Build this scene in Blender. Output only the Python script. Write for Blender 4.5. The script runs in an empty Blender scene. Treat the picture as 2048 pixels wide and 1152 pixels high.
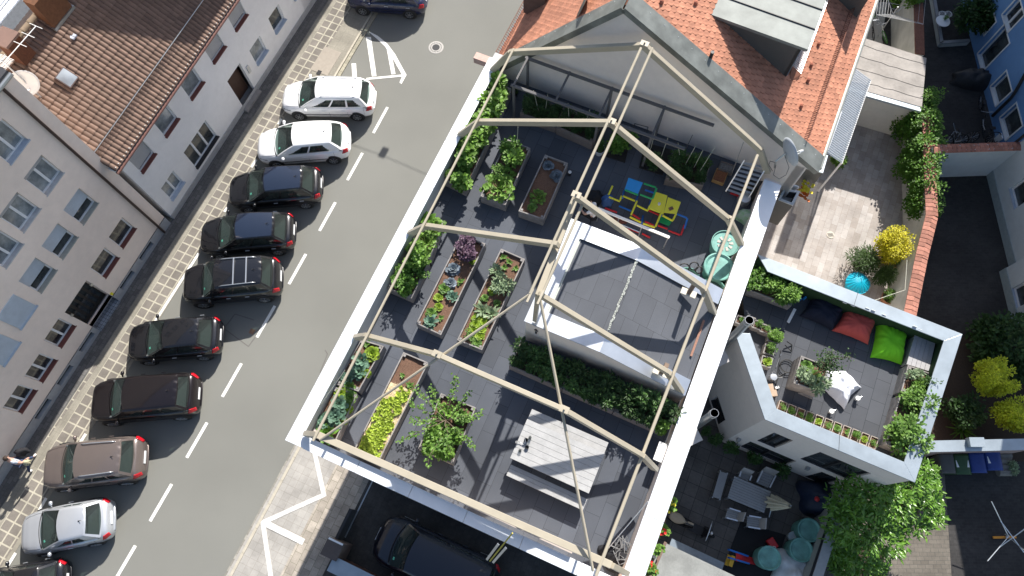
import bpy, bmesh, math, random
from mathutils import Vector, Matrix, noise
random.seed(7)
rnd = random.random
def ru(a, b): return a + (b - a) * rnd()
R = math.radians
sc = bpy.context.scene
COL = sc.collection
# ---------------------------------------------------------------- camera, sky, sun, exposure
H = 30.0                     # camera height over the street (m)
FPX = 1450.0                 # focal length in pixels of a 2048 px wide frame
_up = -Vector(((1045 - 1024) / FPX, -(1100 - 576) / FPX, -1.0)).normalized()
_Y = Vector((0, 1, 0)); _Y = (_Y - _Y.dot(_up) * _up).normalized()
_X = _Y.cross(_up)
cam = bpy.data.cameras.new('camera')
cam.sensor_width = 36; cam.lens = FPX / 2048 * 36; cam.clip_end = 500; cam.clip_start = .1
co = bpy.data.objects.new('camera', cam); COL.objects.link(co)
M3 = Matrix((_X, _Y, _up))
co.matrix_world = Matrix.Translation((0, 0, H)) @ M3.to_4x4()
sc.camera = co
SUN_AZ = 69.0; SUN_EL = 38.2   # azimuth counted from +X towards +Y
w = bpy.data.worlds.new('World'); sc.world = w; w.use_nodes = True
nt = w.node_tree; bg = nt.nodes['Background']; sky = nt.nodes.new('ShaderNodeTexSky')
sky.sky_type = 'NISHITA'; sky.sun_disc = False; sky.sun_elevation = R(SUN_EL)
sky.sun_rotation = R(90 - SUN_AZ); sky.air_density = 1.0; sky.dust_density = 1.4; sky.ozone_density = .6
nt.links.new(sky.outputs[0], bg.inputs[0]); bg.inputs[1].default_value = .1
sl = bpy.data.lights.new('sun', 'SUN'); sl.energy = 5.0; sl.angle = R(.5); sl.color = (1, .96, .9)
so = bpy.data.objects.new('sun', sl); COL.objects.link(so)
sd = Vector((math.cos(R(SUN_EL)) * math.cos(R(SUN_AZ)), math.cos(R(SUN_EL)) * math.sin(R(SUN_AZ)), math.sin(R(SUN_EL))))
so.rotation_euler = sd.to_track_quat('Z', 'Y').to_euler(); so.location = sd * 60
sc.view_settings.view_transform = 'Standard'; sc.view_settings.look = 'None'
sc.view_settings.exposure = .75; sc.view_settings.gamma = 1

# ---------------------------------------------------------------- survey helpers: sight lines of the survey camera -> real points
def ray(x, y):
    return M3 @ Vector(((x - 1024) / FPX, -(y - 576) / FPX, -1.0))
def W(x, y, z=0.0):
    r = ray(x, y); t = (z - H) / r.z
    return Vector((r.x * t, r.y * t, z))
def hit(x, y, p0, n):
    r = ray(x, y); o = Vector((0, 0, H)); t = (Vector(p0) - o).dot(n) / r.dot(n)
    return o + r * t
def zat(x, y, p):            # height at which the sight line passes closest to the vertical through p
    r = ray(x, y); k = (r.x * p[0] + r.y * p[1]) / (r.x ** 2 + r.y ** 2)
    return H + r.z * k
A = R(66.7)                  # direction of the street and of every wall built along it
U = Vector((math.cos(A), math.sin(A), 0)); Q = Vector((math.sin(A), -math.cos(A), 0)); Z = Vector((0, 0, 1))
def lerp(a, b, t): return a + (b - a) * t
def V3(p, z=None): return Vector((p[0], p[1], p[2] if z is None else z))

# ---------------------------------------------------------------- mesh builder
class MB:
    def __init__(s): s.v = []; s.f = []
    def add(s, vs, fs):
        k = len(s.v); s.v += [tuple(v) for v in vs]; s.f += [tuple(i + k for i in f) for f in fs]; return s
    def prism(s, pts, z0, z1, top=True, bot=True):
        n = len(pts); vs = [(p[0], p[1], z0) for p in pts] + [(p[0], p[1], z1) for p in pts]
        fs = [(i, (i + 1) % n, n + (i + 1) % n, n + i) for i in range(n)]
        if top: fs.append(tuple(range(n, 2 * n)))
        if bot: fs.append(tuple(reversed(range(n))))
        return s.add(vs, fs)
    def hexa(s, lo, hi):     # two quads (lists of 4 points)
        return s.add(list(lo) + list(hi), [(0, 1, 5, 4), (1, 2, 6, 5), (2, 3, 7, 6), (3, 0, 4, 7), (4, 5, 6, 7), (3, 2, 1, 0)])
    def box(s, c, sz, ang=0.0):
        ca, sa = math.cos(ang), math.sin(ang); pts = []
        for a, b in ((-1, -1), (1, -1), (1, 1), (-1, 1)):
            x = a * sz[0] / 2; y = b * sz[1] / 2; pts.append((c[0] + x * ca - y * sa, c[1] + x * sa + y * ca))
        return s.prism(pts, c[2] - sz[2] / 2, c[2] + sz[2] / 2)
    def beam(s, p, q, w, h, up=Z):
        p = Vector(p); q = Vector(q); d = (q - p).normalized(); a = d.cross(up)
        if a.length < 1e-4: a = d.cross(Vector((1, 0, 0)))
        a.normalize(); b = a.cross(d).normalized(); a = a * w / 2; b = b * h / 2
        return s.hexa([p - a - b, p + a - b, p + a + b, p - a + b], [q - a - b, q + a - b, q + a + b, q - a + b])
    def tube(s, path, r, n=8, cap=True, closed=False):
        P = [Vector(p) for p in path]; m = len(P); rs = r if isinstance(r, (list, tuple)) else [r] * m
        rings = []; ref = None
        for i, p in enumerate(P):
            if closed: d = P[(i + 1) % m] - P[i - 1]
            else: d = P[min(i + 1, m - 1)] - P[max(i - 1, 0)]
            d.normalize()
            if ref is None: ref = d.orthogonal().normalized()
            a = (ref - d * ref.dot(d)); a = a.normalized() if a.length > 1e-5 else d.orthogonal().normalized(); ref = a
            b = d.cross(a)
            rings.append([p + (a * math.cos(t) + b * math.sin(t)) * rs[i] for t in [2 * math.pi * k / n for k in range(n)]])
        vs = [v for rg in rings for v in rg]; fs = []
        for i in range(m if closed else m - 1):
            j = (i + 1) % m
            for k in range(n): l = (k + 1) % n; fs.append((i * n + k, i * n + l, j * n + l, j * n + k))
        if cap and not closed: fs += [tuple(reversed(range(n))), tuple((m - 1) * n + k for k in range(n))]
        return s.add(vs, fs)
    def lathe(s, prof, c=(0, 0, 0), n=24, axis=Z, closed=False):
        ax = Vector(axis).normalized(); a = ax.orthogonal().normalized(); b = ax.cross(a); c = Vector(c)
        vs = []; fs = []; m = len(prof)
        for r, z in prof:
            for k in range(n):
                t = 2 * math.pi * k / n; vs.append(c + ax * z + (a * math.cos(t) + b * math.sin(t)) * r)
        for i in range(m - 1):
            for k in range(n): l = (k + 1) % n; fs.append((i * n + k, i * n + l, (i + 1) * n + l, (i + 1) * n + k))
        if prof[0][0] > 1e-4 and not closed: fs.append(tuple(reversed(range(n))))
        if prof[-1][0] > 1e-4 and not closed: fs.append(tuple((m - 1) * n + k for k in range(n)))
        return s.add(vs, fs)
    def grid(s, fn, nu, nv, keep=None):
        vs = [fn(i / nu, j / nv) for j in range(nv + 1) for i in range(nu + 1)]; fs = []
        for j in range(nv):
            for i in range(nu):
                if keep is None or keep((i + .5) / nu, (j + .5) / nv):
                    k = j * (nu + 1) + i; fs.append((k, k + 1, k + nu + 2, k + nu + 1))
        return s.add(vs, fs)
    def poly(s, pts): return s.add(pts, [tuple(range(len(pts)))])
    def build(s, name, m, parent=None, smooth=False, local=False, bevel=0, norm=True, solid=0):
        me = bpy.data.meshes.new(name); off = Vector((0, 0, 0))
        if parent is not None and not local: off = Vector(parent.get('_o', (0, 0, 0)))
        me.from_pydata([tuple(Vector(v) - off) for v in s.v], [], s.f)
        if norm:
            bm = bmesh.new(); bm.from_mesh(me)
            bmesh.ops.remove_doubles(bm, verts=bm.verts, dist=1e-5)
            bmesh.ops.recalc_face_normals(bm, faces=bm.faces); bm.to_mesh(me); bm.free()
        me.materials.append(m)
        if smooth:
            me.polygons.foreach_set('use_smooth', [True] * len(me.polygons))
            if smooth != 'all':
                try: me.set_sharp_from_angle(angle=R(38))
                except Exception: pass
        o = bpy.data.objects.new(name, me); COL.objects.link(o)
        if parent is not None: o.parent = parent; o['_o'] = tuple(off)
        if solid: md = o.modifiers.new('solid', 'SOLIDIFY'); md.thickness = solid
        if bevel: md = o.modifiers.new('bevel', 'BEVEL'); md.width = bevel; md.segments = 2; md.limit_method = 'ANGLE'
        return o

def T(name, label, cat, loc=(0, 0, 0), rot=0, group=None):
    o = bpy.data.objects.new(name, None); COL.objects.link(o); o.location = loc; o.rotation_euler = (0, 0, rot)
    o.empty_display_size = .2
    o['label'] = label; o['category'] = cat; o['_o'] = tuple(loc)
    if group: o['group'] = group
    return o
def tag(o, label, cat, group=None, kind=None):
    o['label'] = label; o['category'] = cat
    if group: o['group'] = group
    if kind: o['kind'] = kind
    return o
def struct(o): o['kind'] = 'structure'; return o
def dup(root, loc, rot=0, scale=1, label=None, group=None):
    r = root.copy(); COL.objects.link(r); r.location = loc; r.rotation_euler = (0, 0, rot); r.scale = (scale,) * 3
    if label: r['label'] = label
    if group: r['group'] = group
    for ch in list(root.children):
        c = ch.copy(); COL.objects.link(c); c.parent = r
        for g in list(ch.children):
            d = g.copy(); COL.objects.link(d); d.parent = c
    return r
ORD = ['first', 'second', 'third', 'fourth', 'fifth', 'sixth', 'seventh', 'eighth', 'ninth', 'tenth', 'eleventh', 'twelfth', 'thirteenth']

# ---------------------------------------------------------------- materials
MC = {}
def mat(name, c, rough=.75, var=.15, scale=6., bump=0., metal=0., spec=.4, island=0., brick=None, c2=None, coat=0., detail=6, trans=0., rot=None, stain=None):
    if name in MC: return MC[name]
    m = bpy.data.materials.new(name); MC[name] = m; m.use_nodes = True; nt = m.node_tree; N = nt.nodes; L = nt.links
    b = N['Principled BSDF']; b.inputs['Roughness'].default_value = rough; b.inputs['Metallic'].default_value = metal
    b.inputs['Specular IOR Level'].default_value = spec
    if coat: b.inputs['Coat Weight'].default_value = coat; b.inputs['Coat Roughness'].default_value = .03
    tc = N.new('ShaderNodeTexCoord'); no = N.new('ShaderNodeTexNoise'); no.inputs['Scale'].default_value = scale
    no.inputs['Detail'].default_value = detail; no.inputs['Roughness'].default_value = .65
    L.new(tc.outputs['Object'], no.inputs['Vector'])
    c = (*c, 1) if len(c) == 3 else c; c2 = (*c2, 1) if c2 else None
    mr = N.new('ShaderNodeMapRange'); L.new(no.outputs['Fac'], mr.inputs['Value'])
    mr.inputs['From Min'].default_value = .3; mr.inputs['From Max'].default_value = .7
    src = None
    if c2:
        mx = N.new('ShaderNodeMix'); mx.data_type = 'RGBA'; mx.inputs[6].default_value = c; mx.inputs[7].default_value = c2
        L.new(mr.outputs[0], mx.inputs[0]); src = mx.outputs[2]
    if brick:
        mp = N.new('ShaderNodeMapping'); mp.inputs['Rotation'].default_value = (0, 0, -(A if rot is None else rot))
        if 'off' in brick: mp.inputs['Location'].default_value = brick['off']
        L.new(tc.outputs['Object'], mp.inputs['Vector']); br = N.new('ShaderNodeTexBrick'); L.new(mp.outputs[0], br.inputs['Vector'])
        br.inputs['Scale'].default_value = 1; br.inputs['Brick Width'].default_value = brick['w']; br.inputs['Row Height'].default_value = brick['h']
        br.inputs['Mortar Size'].default_value = brick.get('m', .01); br.inputs['Mortar Smooth'].default_value = .3
        br.offset = brick.get('o', .5); br.offset_frequency = 2
        k = brick.get('v', .12)
        br.inputs['Color1'].default_value = tuple(x * (1 - k) for x in c[:3]) + (1,)
        br.inputs['Color2'].default_value = tuple(min(1, x * (1 + k)) for x in (c2 or c)[:3]) + (1,)
        br.inputs['Mortar'].default_value = (*brick.get('mc', (.05, .05, .05)), 1); src = br.outputs['Color']
    hv = N.new('ShaderNodeHueSaturation'); hv.inputs['Color'].default_value = c
    if src: L.new(src, hv.inputs['Color'])
    val = N.new('ShaderNodeMapRange'); L.new(no.outputs['Fac'], val.inputs['Value'])
    val.inputs['From Min'].default_value = .25; val.inputs['From Max'].default_value = .75
    val.inputs['To Min'].default_value = 1 - var; val.inputs['To Max'].default_value = 1 + var
    last = val.outputs[0]
    if island:
        ge = N.new('ShaderNodeNewGeometry'); im = N.new('ShaderNodeMapRange'); L.new(ge.outputs['Random Per Island'], im.inputs['Value'])
        im.inputs['To Min'].default_value = 1 - island; im.inputs['To Max'].default_value = 1 + island
        mu = N.new('ShaderNodeMath'); mu.operation = 'MULTIPLY'; L.new(last, mu.inputs[0]); L.new(im.outputs[0], mu.inputs[1]); last = mu.outputs[0]
    if stain:
        n3 = N.new('ShaderNodeTexNoise'); n3.inputs['Scale'].default_value = stain[0]; n3.inputs['Detail'].default_value = 8; L.new(tc.outputs['Object'], n3.inputs['Vector'])
        m3 = N.new('ShaderNodeMapRange'); L.new(n3.outputs['Fac'], m3.inputs['Value']); m3.inputs['From Min'].default_value = .35; m3.inputs['From Max'].default_value = .65
        m3.inputs['To Min'].default_value = 1 - stain[1]; m3.inputs['To Max'].default_value = 1 + stain[1]
        mu = N.new('ShaderNodeMath'); mu.operation = 'MULTIPLY'; L.new(last, mu.inputs[0]); L.new(m3.outputs[0], mu.inputs[1]); last = mu.outputs[0]
    L.new(last, hv.inputs['Value']); L.new(hv.outputs[0], b.inputs['Base Color'])
    if bump:
        bp = N.new('ShaderNodeBump'); bp.inputs['Strength'].default_value = bump; bp.inputs['Distance'].default_value = .01
        n2 = N.new('ShaderNodeTexNoise'); n2.inputs['Scale'].default_value = scale * 8; n2.inputs['Detail'].default_value = 3
        L.new(tc.outputs['Object'], n2.inputs['Vector']); L.new(n2.outputs['Fac'], bp.inputs['Height']); L.new(bp.outputs[0], b.inputs['Normal'])
    if trans:
        b.inputs['Subsurface Weight'].default_value = 0
        tr = N.new('ShaderNodeBsdfTranslucent'); L.new(hv.outputs[0], tr.inputs['Color']); ms = N.new('ShaderNodeMixShader'); ms.inputs[0].default_value = trans
        L.new(b.outputs[0], ms.inputs[1]); L.new(tr.outputs[0], ms.inputs[2]); L.new(ms.outputs[0], N['Material Output'].inputs[0])
    return m
def glassmat(name, tint, alpha=.35):
    if name in MC: return MC[name]
    m = bpy.data.materials.new(name); MC[name] = m; m.use_nodes = True; nt = m.node_tree; N = nt.nodes; L = nt.links
    b = N['Principled BSDF']; b.inputs['Base Color'].default_value = (*[x * .12 for x in tint], 1); b.inputs['Roughness'].default_value = .03
    t = N.new('ShaderNodeBsdfTransparent'); t.inputs[0].default_value = (*tint, 1); ms = N.new('ShaderNodeMixShader'); ms.inputs[0].default_value = alpha
    L.new(t.outputs[0], ms.inputs[1]); L.new(b.outputs[0], ms.inputs[2]); L.new(ms.outputs[0], N['Material Output'].inputs[0])
    return m
asphalt = mat('asphalt', (.196, .195, .175), .9, .14, 40, .3, stain=(.22, .06))
mpaint = mat('road paint', (.8, .79, .74), .7, .1, 25, stain=(3, .1))
mpaint2 = mat('worn pavement paint', (.66, .64, .6), .8, .12, 18, stain=(4, .15))
slabL = mat('pale pavement', (.27, .25, .205), .9, .14, 12, .2, brick=dict(w=.5, h=.5, m=.006, mc=(.2, .18, .15), o=0, v=.04), stain=(.9, .16))
paverL = mat('square pavers', (.195, .175, .152), .9, .14, 20, .2, brick=dict(w=.42, h=.42, m=.035, mc=(.42, .39, .31), o=0, v=.1), stain=(1.5, .14))
slabR = mat('concrete slabs', (.36, .34, .31), .9, .1, 8, .2, brick=dict(w=.3, h=.3, m=.007, mc=(.27, .25, .22), o=0, v=.06), stain=(1.2, .12))
cobR = mat('brown cobbles', (.38, .335, .28), .9, .16, 15, .3, brick=dict(w=.42, h=.3, m=.01, mc=(.2, .19, .14), o=.5, v=.18), stain=(2, .15))
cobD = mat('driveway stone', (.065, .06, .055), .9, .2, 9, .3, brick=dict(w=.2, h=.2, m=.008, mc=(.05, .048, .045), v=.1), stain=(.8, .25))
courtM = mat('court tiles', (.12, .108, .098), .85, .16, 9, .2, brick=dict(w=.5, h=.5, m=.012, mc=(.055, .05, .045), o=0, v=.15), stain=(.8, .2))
patioM = mat('patio pavers', (.44, .39, .35), .85, .1, 9, .2, brick=dict(w=.5, h=.27, m=.005, mc=(.25, .21, .18), o=.4, v=.22), c2=(.36, .335, .315), stain=(1.3, .12))
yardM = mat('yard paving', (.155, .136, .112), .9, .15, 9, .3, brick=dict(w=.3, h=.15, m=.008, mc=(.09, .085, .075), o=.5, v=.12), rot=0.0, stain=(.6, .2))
yardShadeM = mat('yard asphalt', (.036, .034, .033), .9, .2, 9, .3, brick=dict(w=.22, h=.11, m=.006, mc=(.045, .042, .04), o=.5, v=.15), rot=0.0, stain=(.5, .25))  # darker yard paving: the shade over these yards is put into its colour
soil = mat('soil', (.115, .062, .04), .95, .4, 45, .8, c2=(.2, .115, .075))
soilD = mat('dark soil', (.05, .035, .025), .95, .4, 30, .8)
straw = mat('straw mulch', (.55, .42, .24), .9, .3, 60, .6, c2=(.78, .66, .44))
deckM = mat('rubber deck tiles', (.08, .088, .105), .8, .1, 60, .2, brick=dict(w=1.0, h=.5, m=.005, mc=(.02, .022, .026), o=.5, v=.12), stain=(.5, .13))
deck2M = mat('terrace tiles', (.068, .073, .084), .8, .1, 60, .2, brick=dict(w=.8, h=.5, m=.007, mc=(.018, .02, .024), o=.5, v=.13), stain=(.6, .12))
zinc = mat('bright zinc coping', (.78, .8, .82), .45, .05, 3, metal=.15, spec=.5, stain=(.6, .05))
zincD = mat('weathered zinc', (.40, .455, .49), .36, .08, 3, metal=.45, spec=.5, stain=(1, .1))
zincB = mat('satin zinc', (.66, .69, .72), .4, .05, 3, metal=.9, stain=(1, .08))
patina = mat('green grey sheet metal', (.185, .195, .18), .5, .15, 4, .1, metal=.3, stain=(1.5, .22))
render_ = mat('white render', (.84, .82, .80), .9, .05, 3, .3, stain=(.35, .05))
gable_ = mat('gable render', (.72, .66, .61), .9, .05, 3, .3, stain=(.35, .05))
creamr = mat('cream render', (.86, .73, .63), .9, .05, 3, .4, stain=(.3, .06))
plinth = mat('grey plinth', (.36, .37, .38), .9, .12, 5, .3)
browr = mat('brown tiled wall', (.17, .09, .065), .8, .2, 4, .3)
annexr = mat('annex render', (.76, .68, .61), .9, .05, 4, .3)
bluer = mat('blue render', (.15, .30, .55), .9, .06, 3, .3, stain=(.4, .06))
paler = mat('pale grey render', (.55, .60, .61), .9, .06, 3, .3, stain=(.4, .06))
wallr = mat('garden wall render', (.5, .5, .46), .9, .12, 3, .3, stain=(.8, .15))
tilebr = mat('brown roof tile', (.18, .115, .085), .8, .14, 9, .2, island=.16)
tilebase = mat('roof underlay', (.05, .035, .03), .9)
tileor = mat('orange roof tile', (.47, .205, .125), .8, .14, 7, .2, island=.15, stain=(.7, .14))
tileor0 = mat('orange tile base', (.22, .085, .05), .9)
tilered = mat('red coping tile', (.36, .16, .115), .85, .25, 9, .3, island=.25)
beige = mat('beige steel', (.42, .37, .28), .5, .04, 4, spec=.4, stain=(1.5, .05))
white_p = mat('white paint', (.8, .8, .78), .5, .04)
plast_w = mat('white plastic frame', (.78, .79, .8), .35, .03)
shut = mat('roller shutter', (.42, .42, .42), .6, .1, 3)
shutb = mat('pale blue shutter', (.5, .56, .62), .6, .1, 3)
sillr = mat('red brown sill', (.17, .06, .05), .5, .1)
sillg = mat('grey blue sill', (.42, .48, .56), .5, .1)
dglass = mat('dark window glass', (.02, .025, .03), .05, .5, 1.2, spec=.8, c2=(.07, .08, .08))
lglass = mat('pale window glass', (.15, .18, .2), .06, .5, 1.5, spec=.8, c2=(.3, .32, .32))
dark = mat('dark trim', (.025, .025, .027), .5, .1)
anth = mat('anthracite panel', (.09, .09, .085), .5, .08)
pipem = mat('galvanised pipe', (.42, .44, .44), .35, .08, 6, metal=.8)
pipebr = mat('brown downpipe', (.06, .04, .035), .4, .1, metal=.3)
alu = mat('aluminium', (.6, .62, .64), .35, .05, metal=.8)
wood = mat('weathered boards', (.34, .32, .30), .85, .12, 20, .3, stain=(4, .12))
woodp = mat('planter boards', (.27, .25, .235), .85, .15, 18, .3, stain=(4, .15))
woodT = mat('pale decking boards', (.4, .395, .385), .8, .08, 15, .2, stain=(3, .08))
woodY = mat('yellow timber', (.5, .33, .13), .8, .15, 20)
leafM = {}
for k, (c, c2) in dict(lettuce=((.2, .33, .025), (.33, .43, .045)), green=((.07, .17, .02), (.14, .27, .04)), dark=((.02, .055, .012), (.05, .1, .025)), kale=((.1, .2, .13), (.17, .28, .2)),
        mid=((.09, .2, .035), (.18, .3, .06)), zuc=((.11, .24, .03), (.2, .33, .06)), purple=((.1, .055, .09), (.2, .12, .17)), cabbage=((.13, .17, .2), (.24, .28, .32)), yellow=((.42, .4, .015), (.62, .55, .03)),
        glossy=((.07, .19, .02), (.2, .36, .045)), sage=((.17, .25, .13), (.3, .38, .22)), straw=((.3, .42, .04), (.45, .55, .08)), conif=((.03, .07, .015), (.07, .12, .03)), olive=((.42, .5, .025), (.66, .68, .04))).items():
    leafM[k] = mat('leaf ' + k, c, .32 if k == 'glossy' else .5, .2, 3, island=.35, c2=c2, spec=.6 if k == 'glossy' else .35, trans=.28)
bark = mat('bark', (.16, .12, .085), .9, .25, 12, .5)
red = mat('red plastic', (.6, .03, .035), .4, .05); bluep = mat('blue plastic', (.02, .15, .5), .4, .05); yel = mat('yellow plastic', (.75, .68, .04), .4, .05); grn = mat('green plastic', (.02, .33, .1), .4, .05)
skyb = mat('light blue plastic', (.02, .28, .65), .4, .05)
water = mat('dark water', (.05, .09, .085), .08, .3, 3, spec=.8)
barrelg = mat('green barrel plastic', (.13, .32, .27), .5, .08); barrell = mat('green barrel lid', (.16, .36, .31), .55, .12, 3, stain=(3, .2))
skin = mat('skin', (.55, .33, .25), .55, .08, 8); blackc = mat('black cloth', (.015, .015, .018), .9, .2); jean = mat('blue jeans', (.04, .06, .12), .9, .2)
whitec = mat('white cloth', (.7, .7, .72), .9, .06); hairm = mat('dark hair', (.04, .025, .018), .7, .2, 60)
rubber = mat('tyre rubber', (.02, .02, .02), .8, .1); rimm = mat('alloy rim', (.45, .46, .47), .3, .05, metal=.7)
carglass = glassmat('car glass', (.5, .6, .57), .34); hglass = glassmat('headlight glass', (.85, .88, .9), .45)
interior = mat('car interior', (.13, .14, .14), .8, .2, 6); seatm = mat('car seats', (.2, .21, .2), .85, .2, 6)
redl = mat('red tail light', (.5, .01, .02), .15, .05, spec=.7); plate = mat('number plate', (.75, .76, .76), .5, .05)

# ---------------------------------------------------------------- the ground, street and pavements
def sheet(name, pts, z, m, th=.004):
    return struct(MB().prism([(p[0], p[1]) for p in pts], z - th, z).build(name, m))
road = sheet('road', [(-60, -40), (60, -40), (60, 70), (-60, 70)], 0.0, asphalt, .3)
def sline(p, r): return V3(p, 0) + Q * r      # shift across the street
kb = W(7, 1150, 0); kt = W(617, 157, 0)        # edge of the parking pavement (the white line)
wl = W(68, 865, 0) - U * 14; wr = W(612, 27, 0) + U * 14
kq = W(675, 160, 0)
pv = sheet('pavement', [wl - Q * 3, kb - U * 14, kt, kq, kq + (W(790, -36) - kq) * 2, wr - Q * 3 + U * 2], .012, slabL, .012)
def pline(pa, pb, w, name, m, z, ext=0):
    a = W(*pa, 0); b = W(*pb, 0); d = (b - a).normalized(); a -= d * ext; b += d * ext; n = Vector((d.y, -d.x, 0)) * w / 2
    return sheet(name, [a - n, a + n, b + n, b - n], z, m)
pa = W(0, 1096, 0); pb = W(693, 3, 0)
pline((0, 1096), (693, 3), .94, 'paver_strip', paverL, .018, 8)
pline((60, 880), (170, 720), 1.3, 'paver_strip', paverL, .0185)
# dark cobbled strip at the wall foot
pline((92, 852), (632, 20), .62, 'gutter_strip', mat('dark cobbles', (.13, .125, .12), .9, .2, 9, .3, brick=dict(w=.3, h=.18, m=.01, mc=(.08, .08, .075), v=.2)), .020, 8)
# kerb at the bulge (top)
def kerb(pts, name, w=.13, h=.06, m=None):
    mb = MB()
    for a, b in zip(pts[:-1], pts[1:]):
        a = V3(a); b = V3(b); d = b - a; L_ = d.length; d.normalize(); s = 0
        while s < L_:
            e = min(s + ru(.22, .32) if w > .12 else s + 1.0, L_); p = a + d * s; q = a + d * (e - .012); n = Vector((d.y, -d.x, 0)) * w / 2
            mb.prism([p - n, p + n, q + n, q - n], -.02, h + ru(-.006, .006)); s = e
    return struct(mb.build(name, m or mat('kerb stone', (.34, .315, .24), .9, .2, 9, .3, island=.15)))
kerb([W(673, 161), W(790, -36)], 'kerb', .16)
kerb([W(667, 159), W(782, -38)], 'kerb', .1, .07, mat('pale kerb', (.45, .41, .33), .9, .15, 6))
# markings
mk = MB()
mkz = [.006]
def mark(pts, mb=mk, z=.006):
    mkz[0] += .0006; return mb.prism([W(*p, 0) for p in pts], .002, mkz[0])
for x, y in ((248, 1130), (322, 1005), (394, 880), (464, 760), (532, 643), (595, 538), (655, 433), (710, 333), (761, 240)):
    c = W(x, y, 0); k = (1130 - y) / 890; ang = R(66 + 1.8 * k); d = Vector((math.cos(ang), math.sin(ang), 0)); n = Vector((d.y, -d.x, 0)) * .065
    mk.prism([c - d * .78 - n, c - d * .78 + n, c + d * .78 + n, c + d * .78 - n], .002, .006)
mark([(703, 127), (712, 127), (714, 156), (705, 156)]); mark([(732, 74), (742, 74), (753, 152), (744, 153)]); mark([(773, 95), (781, 97), (791, 148), (783, 149)])
arc = [(738, 63), (756, 72), (775, 88), (790, 108), (802, 130), (813, 150), (803, 168)]; arc2 = [(741, 67), (754, 78), (770, 93), (783, 112), (795, 134), (805, 151), (799, 165)]
for i in range(6): mark([arc[i], arc[i + 1], arc2[i + 1], arc2[i]])
mark([(733, 156), (808, 149), (807, 153), (733, 160)])
struct(mk.build('road_marking', mpaint))
mk2 = MB()
for a, b in (((398, 507), (310, 644)), ((563, 238), (557, 249)), ((513, 320), (503, 335)), ((172, 868), (156, 893)), ((93, 996), (78, 1023)), ((32, 1106), (3, 1153)), ((300, 660), (296, 668)), ((455, 415), (449, 424)), ((235, 765), (231, 772))):
    p = W(*a); q = W(*b); d = (q - p).normalized(); n = Vector((d.y, -d.x, 0)) * .06; mk2.prism([p - n, p + n, q + n, q - n], .018, .023)
struct(mk2.build('road_marking', mpaint))
# repaired patch, manhole and drain in the road
pm = MB(); 
for a, b in (((448, 657), (497, 693)), ((497, 693), (535, 640)), ((448, 657), (470, 628)), ((470, 628), (508, 640)), ((640, 745), (655, 708)), ((655, 708), (650, 700))):
    p = W(*a); q = W(*b); d = (q - p).normalized(); n = Vector((d.y, -d.x, 0)) * .018; pm.prism([p - n, p + n, q + n, q - n], .0005, .0035)
struct(pm.build('tar_seam', mat('tar', (.13, .12, .11), .8)))
mh = T('manhole_cover', 'round cast manhole cover in the asphalt between the zigzag arc and the tall building', 'manhole cover', W(872, 95, 0))
MB().lathe([(.0, .012), (.36, .012), (.38, .004)], W(872, 95, 0), 32).build('rim', mat('pale iron ring', (.42, .4, .37), .7), mh)
mbh = MB(); c = W(872, 95, 0)
for k in range(20):
    t = k * math.pi / 10; mbh.box((c.x + .27 * math.cos(t), c.y + .27 * math.sin(t), .014), (.035, .05, .006), t)
mbh.lathe([(0, .015), (.19, .015), (.19, .012)], c, 20); mbh.build('vent_holes', dark, mh)
dr = T('drain_cover', 'square rusty drain cover set in the road near the parked black hatchback', 'drain cover', W(504, 663, 0))
MB().box(W(504, 663, .004), (.22, .22, .008), A).build('plate', mat('rusty iron', (.25, .14, .09), .8), dr)
gr = T('pavement_grate', 'concrete hatch with small drain grate in the pavement above the white estate car', 'drain cover', W(655, 130, 0))
MB().box(W(652, 122, .02), (1.5, .95, .014), A).build('hatch', mat('hatch concrete', (.34, .3, .25), .9, .1), gr)
MB().box(W(638, 145, .03), (.25, .2, .012), A).build('grate', dark, gr)
# right hand pavement, driveway and courts
kr = W(593, 891, 0); kr2 = W(453, 1152, 0); dk = (kr - kr2).normalized()
k0 = kr2 - dk * 12; k1 = kr + dk * 3
sheet('pavement', [k0, k1, k1 + Q * 6, k0 + Q * 6], .06, slabR, .06)
b0 = W(672, 931, .06); b1 = W(560, 1152, .06)
sheet('paver_strip', [b1 - (b0 - b1).normalized() * 9, b0 + U * .6, b0 + U * .6 + Q * 2.2, b1 - (b0 - b1).normalized() * 9 + Q * 2.2], .066, cobR)
kerb([k0, k1], 'kerb', .15, .05, mat('kerb cobbles', (.27, .255, .22), .9, .2, 9, .3, island=.2))
kerb([k0 + Q * .17, k1 + Q * .17], 'kerb', .11, .085, mat('pale kerb', (.45, .41, .33), .9, .15, 6))
zz = MB(); zc = [0]
def zline(a, b, w=.09):
    p = W(*a, .06); q = W(*b, .06); d = (q - p).normalized(); n = Vector((d.y, -d.x, 0)) * w; e = d * w * .8
    zz.prism([p - n - e, p + n - e, q + n + e, q - n + e], .067, .071 + .0015 * zc[0]); zc[0] += 1
zline((628, 900), (648, 990)); struct(zz.build('road_marking', mpaint2)); zz = MB(); zline((645, 991), (528, 1044)); struct(zz.build('road_marking', mpaint2)); zz = MB()
zline((526, 1046), (543, 1162)); struct(zz.build('road_marking', mpaint2)); zz = MB(); zline((534, 1048), (603, 1082), .12); struct(zz.build('road_marking', mpaint2))
dw = W(738, 962, 0)
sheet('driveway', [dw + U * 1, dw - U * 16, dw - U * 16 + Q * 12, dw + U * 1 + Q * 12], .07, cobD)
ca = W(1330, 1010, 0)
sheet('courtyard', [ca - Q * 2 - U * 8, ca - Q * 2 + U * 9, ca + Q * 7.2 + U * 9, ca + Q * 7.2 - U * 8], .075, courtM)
pt = W(1560, 400, 0)
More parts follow.
